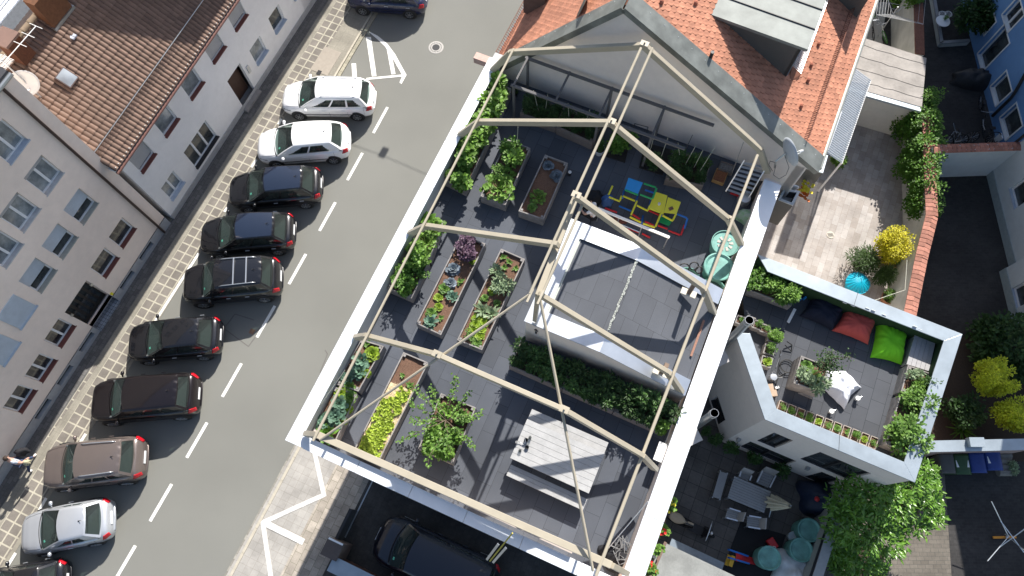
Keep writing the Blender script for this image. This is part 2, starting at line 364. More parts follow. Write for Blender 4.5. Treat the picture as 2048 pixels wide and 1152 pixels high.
sheet('patio', [(9, 9), (20, 4), (20.5, 26), (9, 26)], .012, patioM)
sheet('yard', [(15.8, 6), (30, 6), (30, 34), (17.9, 34), (17.9, 17)], .02, yardShadeM)
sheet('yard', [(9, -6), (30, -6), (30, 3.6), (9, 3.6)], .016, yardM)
sheet('yard', [W(1886, 905), W(1906, 1200), W(2200, 1200), W(2200, 880)], .02, yardShadeM)
sheet('flower_bed', [(13, 3.6), (30, 3.2), (30, 8.6), (13, 8.6)], .04, soilD)
mt = sheet('play_mat', [W(1480, 1043), W(1570, 1070), W(1540, 1165), W(1440, 1150)], .09, mat('black rubber mat', (.02, .02, .022), .9, .1), .01)

# ---------------------------------------------------------------- walls with openings
class Face:
    """a vertical wall plane: s runs along d, z up, n points outwards"""
    def __init__(s, p0, d, n): s.p = V3(p0, 0); s.d = Vector(d).normalized(); s.n = Vector(n).normalized()
    def pt(s, a, z, off=0): return s.p + s.d * a + s.n * off + Z * z
    def at(s, x, y, off=0):
        h = hit(x, y, s.p + s.n * off, s.n); return ((h - s.p).dot(s.d), h.z)
def wall(fc, s0, s1, z0, z1, holes, name, m, parent, depth=.16, D=-6.5):
    xs = sorted(set([s0, s1] + [v for h in holes for v in h[:2]])); zs = sorted(set([z0, z1] + [v for h in holes for v in h[2:4]]))
    mb = MB()
    for i in range(len(xs) - 1):
        for j in range(len(zs) - 1):
            cx = (xs[i] + xs[i + 1]) / 2; cz = (zs[j] + zs[j + 1]) / 2
            if any(h[0] < cx < h[1] and h[2] < cz < h[3] for h in holes): continue
            mb.poly([fc.pt(xs[i], zs[j]), fc.pt(xs[i + 1], zs[j]), fc.pt(xs[i + 1], zs[j + 1]), fc.pt(xs[i], zs[j + 1])])
    for a, b, c, d in [h[:4] for h in holes]:
        for (p, q) in (((a, c), (b, c)), ((b, c), (b, d)), ((b, d), (a, d)), ((a, d), (a, c))):
            mb.poly([fc.pt(*p), fc.pt(*q), fc.pt(*q, -depth), fc.pt(*p, -depth)])
    # the rest of the building's body
    if D: mb.poly([fc.pt(s0, z0), fc.pt(s0, z1), fc.pt(s0, z1, D), fc.pt(s0, z0, D)]); mb.poly([fc.pt(s1, z0), fc.pt(s1, z1), fc.pt(s1, z1, D), fc.pt(s1, z0, D)])
    if D: mb.poly([fc.pt(s0, z0, D), fc.pt(s1, z0, D), fc.pt(s1, z1, D), fc.pt(s0, z1, D)])
    return mb.build(name, m, parent)
def bar(mb, fc, a, b, c, d, o0, o1):
    mb.hexa([fc.pt(a, c, o0), fc.pt(b, c, o0), fc.pt(b, c, o1), fc.pt(a, c, o1)], [fc.pt(a, d, o0), fc.pt(b, d, o0), fc.pt(b, d, o1), fc.pt(a, d, o1)])
def window(fc, a, b, c, d, parent, glass=None, shutter=0, smat=None, sill=None, panes=2, depth=.14, fm=None, name='window', sd=.1, tilt=0):
    f = MB(); t = .06; o0, o1 = -depth - .04, -depth + .04
    bar(f, fc, a + .004, b - .004, c + .004, c + t, o0, o1); bar(f, fc, a + .004, b - .004, d - t, d - .004, o0, o1)
    bar(f, fc, a + .004, a + t, c + t, d - t, o0, o1); bar(f, fc, b - t, b - .004, c + t, d - t, o0, o1)
    for k in range(1, panes):
        m_ = a + (b - a) * k / panes; bar(f, fc, m_ - .045, m_ + .045, c + t, d - t, o0, o1 + .01)
    fo = f.build(name, fm or plast_w, parent)
    g = MB(); bar(g, fc, a + .03, b - .03, c + .03, d - .03, -depth - .03, -depth - .01); g.build('pane', glass or dglass, fo)
    if shutter > 0:
        s = MB(); zz0 = d - (d - c) * shutter; n = max(3, int((d - zz0) / .05))
        for k in range(n): z0 = zz0 + (d - zz0) * k / n; z1 = zz0 + (d - zz0) * (k + .88) / n; bar(s, fc, a + .012, b - .012, z0, z1, -depth + .045, -depth + .065)
        s.build('shutter', smat or shut, fo)
    s = MB(); bar(s, fc, a - .03, b + .03, c - .03, c + .012, -depth + .045, sd); s.build('sill', sill or sillg, fo)
    return fo
# ---- white rendered house with the brown tiled roof
f0 = W(383, 384, 0)
FW = Face(f0, U, Q)
wh = T('white_house', 'white rendered two storey house with brown tiled roof and skylight, left of the street', 'house', f0)
s_e0 = -1.85; s_e1 = 20.0; EZ = 5.3
holes = []; specs = []
for (x, y, w_, h_, sh, gl, pn, si) in ((470, 25, 1.0, 1.25, .85, dglass, 1, sillr), (425, 90, 1.0, 1.25, .9, dglass, 1, sillr), (380, 163, 1.0, 1.25, 0, lglass, 1, sillr), (328, 238, 1.0, 1.25, 0, lglass, 1, sillr), (280, 310, 1.0, 1.25, .85, dglass, 1, sillr),
        (552, 37, .95, 1.05, 0, dglass, 1, sillg), (515, 100, .95, 1.05, 0, lglass, 1, sillg), (400, 288, 1.85, 1.35, 0, dglass, 3, dark), (343, 370, 1.0, 1.05, 0, lglass, 2, sillg), (515, -45, 1.0, 1.25, .8, dglass, 1, sillr), (590, -30, .95, 1.05, 0, dglass, 1, sillg)):
    s_, z_ = FW.at(x, y, -.05); h = (s_ - w_ / 2, s_ + w_ / 2, max(.5, z_ - h_ / 2), min(EZ - .25, z_ + h_ / 2)); holes.append(h); specs.append((h, sh, gl, pn, si))
sD, _ = FW.at(487, 182, -.1)
dh = (sD - .55, sD + .55, .15, 2.25); holes.append(dh)
wall(FW, s_e0 + .35, s_e1, 0, EZ, holes, 'wall', render_, wh, .18)
for h, sh, gl, pn, si in specs: window(FW, *h, wh, gl, sh, sill=si, panes=pn, depth=.13)
d = MB(); bar(d, FW, dh[0], dh[1], dh[2], dh[3], -.45, -.4); d_ = d.build('door', mat('brown door', (.09, .05, .035), .5), wh)
d = MB(); bar(d, FW, dh[0] + .1, dh[0] + .16, 1.1, 1.3, -.4, -.35); d.build('handle', alu, d_)
d = MB(); bar(d, FW, dh[0] - .1, dh[1] + .1, 0, .15, -.45, .25); d.build('doorstep', mat('doorstep stone', (.3, .28, .26), .8), wh)
d = MB(); bar(d, FW, s_e0 + .35, s_e1, 0, .35, 0.003, .03); d.build('plinth', mat('stained plinth', (.42, .41, .4), .9, .15, 4), wh)
d = MB(); s_, z_ = FW.at(502, 165, 0); bar(d, FW, dh[1] + .15, dh[1] + .32, 1.3, 1.75, .0, .07); d.build('letterbox', alu, wh)
# roof: front slope with modelled tiles
ev = FW.pt(s_e0, EZ + .05, .42); PIT = R(40); Sd = (-Q * math.cos(PIT) + Z * math.sin(PIT)); Nr = (Q * math.sin(PIT) + Z * math.cos(PIT)); RL = 5.0
def tileroof(org, ul, sl, Sd, Nr, nm, m, parent, tw=.2, tl=.335, kind='roll', jit=.004):
    mb = MB(); nu = int(ul / tw); ns = int(sl / tl)
    for j in range(ns):
        for i in range(nu):
            o = org + U * (i * tw) + Sd * (j * tl) + Nr * (.02 + ru(-jit, jit)); L_ = tl + .03
            if kind == 'roll':
                vs = []; n = 5
                for e, hh in ((0, .045), (L_, .0)):
                    for k in range(n): t = k / (n - 1); vs.append(o + U * (t * tw * .93) + Sd * e + Nr * (hh + .035 * math.sin(math.pi * t)))
                fs = [(k, k + 1, n + k + 1, n + k) for k in range(n - 1)]
                vs += [v - Nr * .05 for v in vs[:n]]; fs += [(k, 2 * n + k, 2 * n + k + 1, k + 1) for k in range(n - 1)]
                mb.add(vs, fs)
            else:
                o = o + U * (tw * .5 if j % 2 else 0); r = tw * .47; c = o + U * tw / 2; vs = []
                for k in range(7): t = math.pi * k / 6; vs.append(c + U * (-math.cos(t) * r) - Sd * (math.sin(t) * r * .75) + Nr * .022)
                top = [c + U * r + Sd * tl - Nr * .002, c - U * r + Sd * tl - Nr * .002]
                lo = [v - Nr * .018 for v in vs]
                mb.add(vs + top + lo, [tuple(range(9))] + [(k, 9 + k, 10 + k, k + 1) for k in range(6)])
    return mb.build(nm, m, parent, norm=False)
rf = tileroof(ev, s_e1 - s_e0 + .3, RL, Sd, Nr, 'roof', tilebr, wh, tw=.185, tl=.33)
rt = ev + Sd * RL; ue = U * (s_e1 - s_e0 + .3)
MB().hexa([ev, ev + ue, ev + ue - Nr * .1, ev - Nr * .1], [rt, rt + ue, rt + ue - Nr * .1, rt - Nr * .1]).build('roof_deck', tilebase, wh)
Sb = (-Q * math.cos(PIT) - Z * math.sin(PIT)); Nb = (-Q * math.sin(PIT) + Z * math.cos(PIT))
bk = MB()
for i in range(int((s_e1 - s_e0) / .22)): 
    o = rt + U * (i * .22); bk.tube([o + Nb * .02, o + Sb * 6 + Nb * .02], .075, 6)
bk.hexa([rt, rt + ue, rt + ue + Sb * 6, rt + Sb * 6], [p - Nb * .1 for p in (rt, rt + ue, rt + ue + Sb * 6, rt + Sb * 6)])
bk.build('rear_roof', mat('dark rear tiles', (.13, .09, .075), .85, .2, 6, .3), wh, smooth=True)
rg = MB(); n = int((s_e1 - s_e0) / .38)
for i in range(n): a = rt + U * (i * .38); rg.tube([a - Q * 0, a + U * .40], [.13, .115], 10)
rg.build('ridge_tiles', mat('ridge tile', (.25, .185, .125), .85, .18, 9, .3), wh, smooth=True)
g = MB(); gp = ev + Q * .04 - Z * .1
g.tube([gp - U * .05, gp + ue], .07, 10); g.build('gutter', mat('reddish gutter', (.2, .1, .08), .5, .1), wh, smooth=True)
fl = MB(); fl.hexa([ev - Z * .02 - Nr * .1, ev + ue - Z * .02 - Nr * .1, ev + ue - Q * .45 - Z * .15, ev - Q * .45 - Z * .15], [p - Z * .12 for p in (ev - Z * .02 - Nr * .1, ev + ue - Z * .02 - Nr * .1, ev + ue - Q * .45 - Z * .15, ev - Q * .45 - Z * .15)]); fl.build('eaves_board', render_, wh)
sg = MB(); so_ = ev + Sd * .95 + Nr * .1
for dz in (0, .09, .18): sg.tube([so_ + U * .1 + Nr * dz, so_ + ue + Nr * dz], .014, 5)
k = 0
while k < (s_e1 - s_e0): sg.beam(so_ + U * k - Nr * .06, so_ + U * k + Nr * .2, .012, .02); k += .16
sg.build('snow_guard', alu, wh)
br_ = MB(); k = 0
while k < (s_e1 - s_e0): p = ev + Sd * .08 + U * (k + .09) + Nr * .11; br_.lathe([(0, .02), (.028, 0), (0, -.02)], p, 6); k += .185
br_.build('eave_clips', mat('clip metal', (.6, .58, .54), .5), wh)
def onroof(x, y, off=0): return hit(x, y, ev + Nr * off, Nr)
s0_ = onroof(133, 157, .05)
sk = MB(); e1 = U * .27; e2 = Sd * .3
sk.hexa([s0_ - e1 - e2, s0_ + e1 - e2, s0_ + e1 + e2, s0_ - e1 + e2], [p + Nr * .16 for p in (s0_ - e1 - e2, s0_ + e1 - e2, s0_ + e1 + e2, s0_ - e1 + e2)])
sko = sk.build('skylight', mat('skylight frame', (.12, .08, .07), .5), wh); sk = MB(); e1 *= .88; e2 *= .88; s1_ = s0_ + Nr * .165
sk.grid(lambda a, b: s1_ + e1 * (2 * a - 1) + e2 * (2 * b - 1) + Nr * (.06 * (1 - (2 * a - 1) ** 2) * (1 - (2 * b - 1) ** 2)), 6, 6); sk.build('dome', mat('skylight dome', (.3, .33, .36), .15, .1, spec=.8), sko, smooth='all')
v0 = onroof(146, 73, .08); vm = MB()
for k in (-1, 1): vm.box(v0 + U * .06 * k, (.1, .22, .06), A)
vm.build('glass_tile', mat('glass tile', (.5, .53, .6), .2, .3, 12), wh)
# antenna + dish
di = T('satellite_dish', 'white oval satellite dish on the brown tiled roof by the cream house', 'satellite dish', onroof(60, 178))
c = onroof(48, 165, .75); nz = Vector((.55, -.75, .45)).normalized()
MB().lathe([(.0, -.02), (.2, .0), (.36, .055), (.47, .11), (.475, .1), (.36, .03), (.2, -.03), (0, -.05)], c, 28, nz, closed=True).build('reflector', white_p, di, smooth='all')
m = MB(); m.tube([onroof(50, 172, 0), c - nz * .06], .025, 8); m.build('mast', alu, di)
m = MB(); m.tube([c - Z * .3 + nz * .1, c + nz * .62 - Z * .12], .015, 6); m.lathe([(.0, 0), (.04, .0), (.035, .1), (0, .1)], c + nz * .6 - Z * .12, 10, nz); m.build('receiver_arm', white_p, di)
an = T('tv_antenna', 'thin white multi bar television antenna over the ridge at the top left', 'antenna', onroof(15, 130))
a0 = hit(8, 125, ev + Nr * 1.6, Nr); a1 = hit(72, 52, ev + Nr * 1.6, Nr); m = MB(); m.tube([a0, a1], .018, 6)
dn = (a1 - a0).normalized(); sdn = dn.cross(Z).normalized()
for k in range(3): p = lerp(a0, a1, .5 + .25 * k); m.tube([p - sdn * .28, p + sdn * .28], .012, 5)
m.build('boom', white_p, an); m = MB()
for k in range(16): p = lerp(a0, a1, -.3 + .45 * k / 16); m.tube([p - sdn * .3 + Z * .05, p + sdn * .3 + Z * .05], .01, 4); m.tube([p - Z * .15, p + Z * .2], .01, 4)
m.build('elements', white_p, an); m = MB(); m.tube([a0 - Z * 2, a0 + Z * .1], .03, 8); m.build('mast', alu, an)
# chimney stack and dormer behind the ridge
ch = T('brick_chimney', 'square brown chimney with flat cap behind the ridge at the left edge', 'chimney', hit(14, 78, ev, Nr))
c = hit(12, 77, rt + Z * .9, Z); MB().box(c - Z * .5, (.6, .6, 1.0), A).build('stack', mat('rusty brick', (.11, .04, .02), .85, .3, 14), ch); MB().box(c + Z * .05, (.72, .72, .1), A).build('cap', mat('chimney cap', (.2, .125, .1), .8, .1), ch)
c2 = hit(72, 8, rt + Z * .7, Z); ch2 = T('brick_chimney', 'orange brown chimney with pale flashing on the ridge at the top left', 'chimney', c2)
MB().box(c2 - Z * .7 + U * .4 - Q * .1, (1.1, .5, 1.7), A).build('stack', mat('wood brown cladding', (.15, .065, .03), .8, .3, 9), ch2); MB().box(c2 - Z * 1.1 + U * .4 - Q * .1, (1.2, .6, .12), A).build('flashing', pipem, ch2)
# bright flat roof far behind
br = T('flat_roof_building', 'overexposed white flat roof with railing in the top left corner', 'building', (-25, 18, 0))
bq = W(0, 0, 3.2); MB().prism([bq - U * 4 - Q * 9, bq + U * 8 - Q * 9, bq + U * 8 + Q * .85, bq - U * 4 + Q * .85], 0, 3.2).build('roof', mat('white membrane', (.88, .9, .92), .6), br)
m = MB(); 
for dz in (.35, .5): m.tube([bq - U * 4 + Q * .8 + Z * dz, bq + U * 8 + Q * .8 + Z * dz], .02, 5)
for k in range(48): m.tube([bq + U * (-4 + k * .25) + Q * .8, bq + U * (-4 + k * .25) + Q * .8 + Z * .5], .012, 4)
m.build('railing', alu, br)

# ---- cream house
g0 = W(328, 466, 0)
FC = Face(g0, U, Q); CZ = 11.15
chs = T('cream_house', 'tall cream rendered house with rows of windows and brown downpipe', 'house', g0)
sE = 0.55
holes = []; specs = []
rowsC = [(243, 465, 1, 'r'), (208, 525, 1, 'r'), (118, 665, 1, 'r2'), (80, 735, 1, 'r2'), (38, 797, 1, 'r2'), (160, 412, 2, 's'), (118, 482, 2, 's'), (74, 550, 2, 's'), (30, 622, 2, 'c'), (-4, 697, 2, 'c'), (86, 350, 3, 'o'), (38, 424, 3, 'o'), (2, 497, 3, 'o'), (10, 282, 4, 'b')]
for x, y, r_, k in rowsC:
    s_, z_ = FC.at(x, y, -.06); w_ = 1.02; h_ = {1: 1.15, 2: 1.3, 3: 1.3, 4: 1.3}[r_]
    h = (s_ - w_ / 2, s_ + w_ / 2, z_ - h_ / 2, z_ + h_ / 2); holes.append(h); specs.append((h, k))
sD, zD = FC.at(172, 605, -.2); dh = (sD - .75, sD + .75, .14, 2.6); holes.append(dh)
bas = []
for x, y in ((290, 500), (254, 560), (171, 683), (134, 752), (92, 820)):
    s_, z_ = FC.at(x, y, 0); bas.append((s_ - .45, s_ + .45, .22, .55))
wall(FC, -16, sE, .62, CZ, holes[:-1] + [(dh[0], dh[1], .62, dh[3])], 'wall', creamr, chs, .26)
pw = MB(); cells = sorted(bas + [(dh[0], dh[1], 0, .62)]); a = -16
FP = Face(FC.pt(0, 0, .03), U, Q)
wall(FP, -16, sE, 0, .62, bas + [(dh[0], dh[1], 0, .62)], 'plinth', plinth, chs, .2)
for h in bas:
    m = MB(); bar(m, FP, *h, -.2, -.17); m.build('cellar_window', dglass, chs)
for h, k in specs:
    if k == 'r': window(FC, *h, chs, dglass, 0, sill=sillr, panes=1, depth=.22, sd=.02)
    elif k == 'r2': window(FC, *h, chs, dglass, 0, sill=sillr, panes=2, depth=.22, sd=.02)
    elif k == 's': window(FC, *h, chs, dglass, .62, sill=mat('green grey sill', (.36, .37, .33), .7), panes=1, depth=.22, smat=shutb, sd=.02)
    elif k == 'c': window(FC, *h, chs, dglass, 1, smat=shutb, sill=sillg, panes=1, depth=.02)
    elif k == 'o': window(FC, *h, chs, lglass, .2, sill=mat('pale sill', (.5, .5, .5), .7), panes=2, depth=.2, sd=.02)
    else: window(FC, *h, chs, lglass, 0, sill=sillg, panes=2, depth=.2, sd=.05)
m = MB(); bar(m, FC, dh[0] + .01, dh[1] - .01, .14, 2.58, -.7, -.64); do = m.build('door', mat('dark timber gate', (.045, .04, .035), .5, .2, 4), chs)
m = MB()
for k in range(5): x = dh[0] + .15 + k * .28; bar(m, FC, x, x + .16, .4, 2.4, -.64, -.625)
m.build('door_panels', dglass, do)
m = MB(); bar(m, FC, dh[0], dh[1], 0, .14, -.7, .06); m.build('tiled_step', mat('step tiles', (.3, .33, .37), .6, .1, 5, brick=dict(w=.15, h=.15, m=.01, mc=(.08, .08, .09), o=0)), chs)
for s_ in (dh[0], dh[1]):
    m = MB(); bar(m, FC, s_ - .005, s_ + .005, .1, 2.6, -.7, -.26); m.build('door_reveal', creamr, chs)
m = MB(); bar(m, FC, dh[0], dh[1], 2.6, 2.61, -.7, -.26); m.build('door_reveal', creamr, chs)
m = MB(); pA = FC.pt(.02, CZ - .1, .07); m.tube([pA, FC.pt(.02, .1, .07)], .055, 8); m.build('downpipe', pipebr, chs, smooth=True)
m = MB(); e0 = FC.pt(sE, CZ - .05, .03)
m.hexa([e0, e0 - U * 17, e0 - U * 17 - Q * 4 + Z * 3, e0 - Q * 4 + Z * 3], [p + Z * .15 for p in (e0, e0 - U * 17, e0 - U * 17 - Q * 4 + Z * 3, e0 - Q * 4 + Z * 3)]); m.build('roof', mat('dark slate', (.06, .06, .065), .7), chs)
m = MB(); m.tube([e0 + Q * .05, e0 - U * 17 + Q * .05], .08, 8); m.build('gutter', pipem, chs)
for (x, y) in ((182, 569), (143, 630)):
    s_, z_ = FC.at(x, y, 0); m = MB(); bar(m, FC, s_ - .06, s_ + .06, z_ - .07, z_ + .07, 0, .04); m.build('bell_plate', pipem, chs)
m = MB(); s_, z_ = FC.at(227, 590, 0); bar(m, FC, s_ - .05, s_ + .05, .7, .85, 0, .05); m.build('gas_marker', yel, chs)

# ---- brown house at the lower left corner
h0 = W(68, 866, 0); FB = Face(h0 - Q * .25, U, Q); bh = T('brown_house', 'reddish brown clad house front with grey gutter at the lower left edge', 'house', h0)
sdd, _z = FB.at(8, 925, 0); dh = (sdd - .6, sdd + .6, .1, 2.2)
wall(FB, -14, -.12, 0, 5.2, [dh], 'wall', browr, bh, .35)
m = MB(); bar(m, FB, *dh[:2], .1, 2.2, -.36, -.33); m.build('door', dark, bh)
m = MB(); sb_, zb_ = FB.at(20, 875, .1); bar(m, FB, -14, -.3, zb_ - .04, zb_ + .5, .0, .12); m.build('fascia', mat('dark red fascia', (.11, .04, .035), .6), bh)
m = MB(); m.tube([FB.pt(-14, 3.2, .14), FB.pt(-.5, 3.2, .14)], .06, 8); m.build('gutter', pipem, bh)
m = MB(); bar(m, FB, -14, -.12, 0, .3, .002, .03); m.build('plinth', plinth, bh)

# ---- taller neighbour up the street (only its shadow on the brown roof is seen), and the lamp hung over the road
rpA = onroof(383, 76); rpB = onroof(103, 24); sA_ = (rpA - f0).dot(U); sB_ = (rpB - f0).dot(U)
k_ = 1.27 * math.cos(R(SUN_AZ - 66.7)); nU = max(sA_, sB_) + 6.5; hA = rpA.z + (nU - sA_) / k_; hB = rpB.z + (nU - sB_) / k_
qA = (rpA - f0).dot(Q); qB = (rpB - f0).dot(Q); print('neighbour', nU, hA, hB, qA, qB)
def NP(u, q, z): return V3(f0 + U * u + Q * q, z)
nh = T('tall_house', 'tall rendered house up the street beyond the top edge of the photo', 'house', NP(nU, 0, 0)); mb = MB(); sl_h = (hB - hA) / (qB - qA); h0_ = hA + sl_h * (0 - qA); pr = [NP(nU, .0, 0), NP(nU, .0, h0_), NP(nU, qB, hB), NP(nU, qB * 2, h0_), NP(nU, qB * 2, 0)]
n_ = 5; mb.add(pr + [p + U * 9 for p in pr], [tuple(range(5)), tuple(reversed(range(5, 10)))] + [(i, (i + 1) % 5, 5 + (i + 1) % 5, 5 + i) for i in range(5)]); mb.build('wall', render_, nh)
lp = W(767, 305, 0) + V3(sd, 0).normalized() * 1.27 * 8; lp.z = 8
lmp = T('hanging_lamp', 'street lamp hung on a cable over the road, its shadow beside the white coping', 'street lamp', lp)
MB().box(lp, (.42, .34, .16), A).build('housing', pipem, lmp, bevel=.03); MB().tube([lp - Q * 9 + Z * .4, lp + Z * .12, lp + Q * 9 + Z * .4], .012, 5).build('cable', dark, lmp)

# ================================================================ the main building with the roof garden
DZ = 6.3; CP = 7.4
lo = W(570, 880, CP); li = W(608, 870, CP); lt = W(985, 115, CP)
mb_ = T('garden_building', 'low building with a vegetable roof garden behind wide white copings', 'building', (0, 8, 0))
RI0 = W(1240, 1152, CP); RIe = W(1545, 335, CP)
# outer outline of the coping: A (bottom left) -> B (top left) -> C (top right) -> D (bottom right)
rr = (W(1436, 617, CP) - lo).dot(Q)                 # inner right edge across
wl_ = (W(608, 868, CP) - lo).dot(Q)                 # width of the left coping
topL = lo + U * ((lt - lo).dot(U)); 
ro_ = (W(1477, 617, CP) - lo).dot(Q)
Cw = lambda u, q, z=CP: Vector((lo.x, lo.y, z)) + U * u + Q * q
LU = (lt - lo).dot(U)
frontU = (W(632, 908, CP) - lo).dot(U)
RU_ = (W(1570, 367, CP) - lo).dot(U); 
cp = MB()
def strip(mb, a, b, z, th=.05): mb.hexa([a[0], a[1], b[1], b[0]], [V3(p) + Z * th for p in (a[0], a[1], b[1], b[0])])
gapj = .012
def copingrun(u0, u1, q0, q1, name, m, z=CP, along='u', seg=1.9, parent=None, th=.06):
    mb = MB(); L_ = (u1 - u0) if along == 'u' else (q1 - q0); n = max(1, round(L_ / seg))
    for k in range(n):
        if along == 'u': a = u0 + L_ * k / n; b = u0 + L_ * (k + 1) / n - gapj; pts = [Cw(a, q0), Cw(a, q1), Cw(b, q1), Cw(b, q0)]
        else: a = q0 + L_ * k / n; b = q0 + L_ * (k + 1) / n - gapj; pts = [Cw(u0, a), Cw(u0, b), Cw(u1, b), Cw(u1, a)]
        mb.prism(pts, z - th, z)
        if along == 'u' and k: mb.prism([Cw(a - .02, q0), Cw(a - .02, q1), Cw(a, q1), Cw(a, q0)], z - .002, z + .012)
    return mb.build(name, m, parent, bevel=.006)
copingrun(-.0, LU, 0, wl_, 'coping', zinc, parent=mb_)
copingrun(frontU - .02, frontU + .36, .62, ro_ + .0, 'coping', zinc, along='q', parent=mb_)
MB().prism([Cw(0, 0), Cw(0, .02), Cw(frontU, .62), Cw(frontU + .36, .62), Cw(.36, wl_), Cw(.3, 0)], CP - .058, CP - .002).build('coping_corner', zinc, mb_)
copingrun(frontU + .36, RU_ - .1, rr, ro_, 'coping', zinc, parent=mb_, seg=1.95)
# parapet + outer walls
wt = .28
def wallseg(u0, u1, q0, q1, z0, z1, name, m): return MB().prism([Cw(u0, q0), Cw(u0, q1), Cw(u1, q1), Cw(u1, q0)], z0, z1).build(name, m, mb_)
wallseg(frontU + .36, LU + .3, .08, wl_ - .03, DZ - .3, CP - .07, 'parapet', mat('grey parapet', (.5, .5, .49), .9, .08))
wallseg(frontU + .02, frontU + .34, .66, ro_ - .05, DZ - .3, CP - .07, 'parapet', creamr)
wallseg(frontU + .36, RU_, rr + .03, ro_ - .06, DZ - .3, CP - .07, 'parapet', creamr)
wallseg(frontU + .03, RU_ + .3, 1.02, ro_ - .1, 0, DZ - .31, 'wall', render_)
fl_ = wallseg(frontU + .36, LU + .2, wl_ - .02, rr + .02, DZ - .29, DZ, 'deck', deckM)
# second lower timber/pink strip behind the front coping is part of the roof frame
# ---------------- gable house
Ag = R(-23.7); Gd = Vector((math.cos(Ag), math.sin(Ag), 0)); Gn = Vector((math.cos(Ag - math.pi / 2), math.sin(Ag - math.pi / 2), 0)); Gu = -Gn
gp0 = Vector((-1.0, 17.4, 0)); FG = Face(gp0, Gd, Gn)
def gat(x, y, off=0): s_, z_ = FG.at(x, y, off); return s_, z_
sA, zA = gat(1249, 14); sL, zL = gat(998, 142); sR, zR = gat(1622, 330)
gh = T('tiled_gable_house', 'house with orange beaver tail roof and grey gable wall above the roof garden', 'house', (5, 18, 0))
sL -= .35; zL -= .25
gw = MB(); gw.poly([FG.pt(sL - .0, 0), FG.pt(sR - .05, 0), FG.pt(sR - .05, zR - .25), FG.pt(sA, zA - .25), FG.pt(sL, zL - .2)])
gwl = gw.build('wall', gable_, gh)
mslL = (zA - zL) / (sA - sL); mslR = (zA - zR) / (sR - sA)
def roofside(sign, m_, s0, z0, s1, z1, length, tw, tl, name):
    e = FG.pt(s1, z1, -.0); top = FG.pt(s0, z0, 0); d = (top - e); L_ = d.length; d.normalize(); nrm = d.cross(Gu if sign > 0 else -Gu).normalized()
    if nrm.z < 0: nrm = -nrm
    return e, d, nrm, L_
def tiles2(e, d, nrm, L_, length, tw, tl, m, nm, parent, uu, skip=None):
    mb = MB(); ns = int(L_ / tl); nu = int(length / tw)
    for j in range(ns):
        for i in range(nu):
            o = e + uu * (i * tw + (tw * .5 if j % 2 else 0)) + d * (j * tl) + nrm * ru(-.003, .003)
            if skip and skip(o): continue
            r = tw * .47; c = o + uu * tw / 2; vs = []
            for k in range(6): t = math.pi * k / 5; vs.append(c - uu * (math.cos(t) * r) - d * (math.sin(t) * r * .8) + nrm * .035)
            top = [c + uu * r + d * tl, c - uu * r + d * tl]; lo_ = [v - nrm * .03 for v in vs]
            mb.add(vs + top + lo_, [tuple(range(8))] + [(k, 8 + k, 9 + k, k + 1) for k in range(5)])
    return mb.build(nm, m, parent, norm=False)
rE, rD, rN, rL = roofside(1, 0, sA, zA, sR, zR, 16, .19, .17, 'r'); lE, lD, lN, lL = roofside(-1, 0, sA, zA, sL, zL, 16, .19, .17, 'l')
rE = rE - rD * .25; rL += .25
DORM = []
ui = Gu * .45
tiles2(rE + ui + rN * .03, rD, rN, rL, 17, .235, .2, tileor, 'roof_tiles', gh, Gu)
tiles2(lE + ui + lN * .03, lD, lN, lL, 14, .235, .2, tileor, 'roof_tiles', gh, Gu)
for e, d, nn, L_ in ((rE, rD, rN, rL), (lE, lD, lN, lL)):
    q_ = [e + Gu * .1, e + Gu * 18, e + Gu * 18 + d * L_, e + Gu * .1 + d * L_]; MB().hexa([p - nn * .12 for p in q_], q_).build('roof_deck', tileor0, gh)
# verge metal
def verge(e, d, nn, L_, w0=-.12, w1=.52):
    q_ = [e + Gu * w0 - d * .1, e + Gu * w1 - d * .1, e + Gu * w1 + d * L_, e + Gu * w0 + d * L_]; mb = MB(); mb.hexa([p + nn * .04 for p in q_], [p + nn * .1 for p in q_])
    q2 = [e + Gu * w0 - d * .1, e + Gu * (w0 + .03) - d * .1, e + Gu * (w0 + .03) + d * L_, e + Gu * w0 + d * L_]; mb.hexa([p - nn * .12 for p in q2], [p + nn * .04 for p in q2])
    o = mb.build('verge_flashing', patina, gh); m2 = MB()
    for k in range(int(L_ / .6)): m2.lathe([(.0, .02), (.02, 0)], e + Gu * (w0 + .5) + d * (k * .6 + .3) + nn * .1, 6, nn)
    m2.build('rivets', mat('pale rivet', (.5, .52, .5), .5), o)
verge(rE, rD, rN, rL, -.12, .58); verge(lE, lD, lN, lL)
m = MB(); q_ = [rE + rD * .0 + Gu * .1 - Z * .02, rE + Gu * 17]; m.tube([rE - rD * .12 + Gu * .1, rE - rD * .12 + Gu * 17], .1, 10); m.build('gutter', mat('pale zinc gutter', (.42, .42, .37), .5, .12, 5, metal=.3), gh, smooth=True)
m = MB(); m.tube([lE - lD * .12 + Gu * .1, lE - lD * .12 + Gu * 14], .07, 8); m.build('gutter', pipem, gh, smooth=True)
def fence_on(e, d, nn, at, L_, hgt, m, x0=.6):
    mb = MB(); o = e + d * at + nn * .06
    for dz in (0, hgt): mb.tube([o + Gu * x0 + nn * dz, o + Gu * L_ + nn * dz], .014, 5)
    k = x0
    while k < L_: mb.tube([o + Gu * k, o + Gu * k + nn * hgt], .01, 4); k += .11
    return mb.build('snow_guard', m, gh)
fence_on(rE, rD, rN, .95, 9.5, .22, mat('rusty snow guard', (.2, .08, .05), .7)); fence_on(lE, lD, lN, .25, 12, .25, mat('rusty snow guard', (.2, .08, .05), .7))
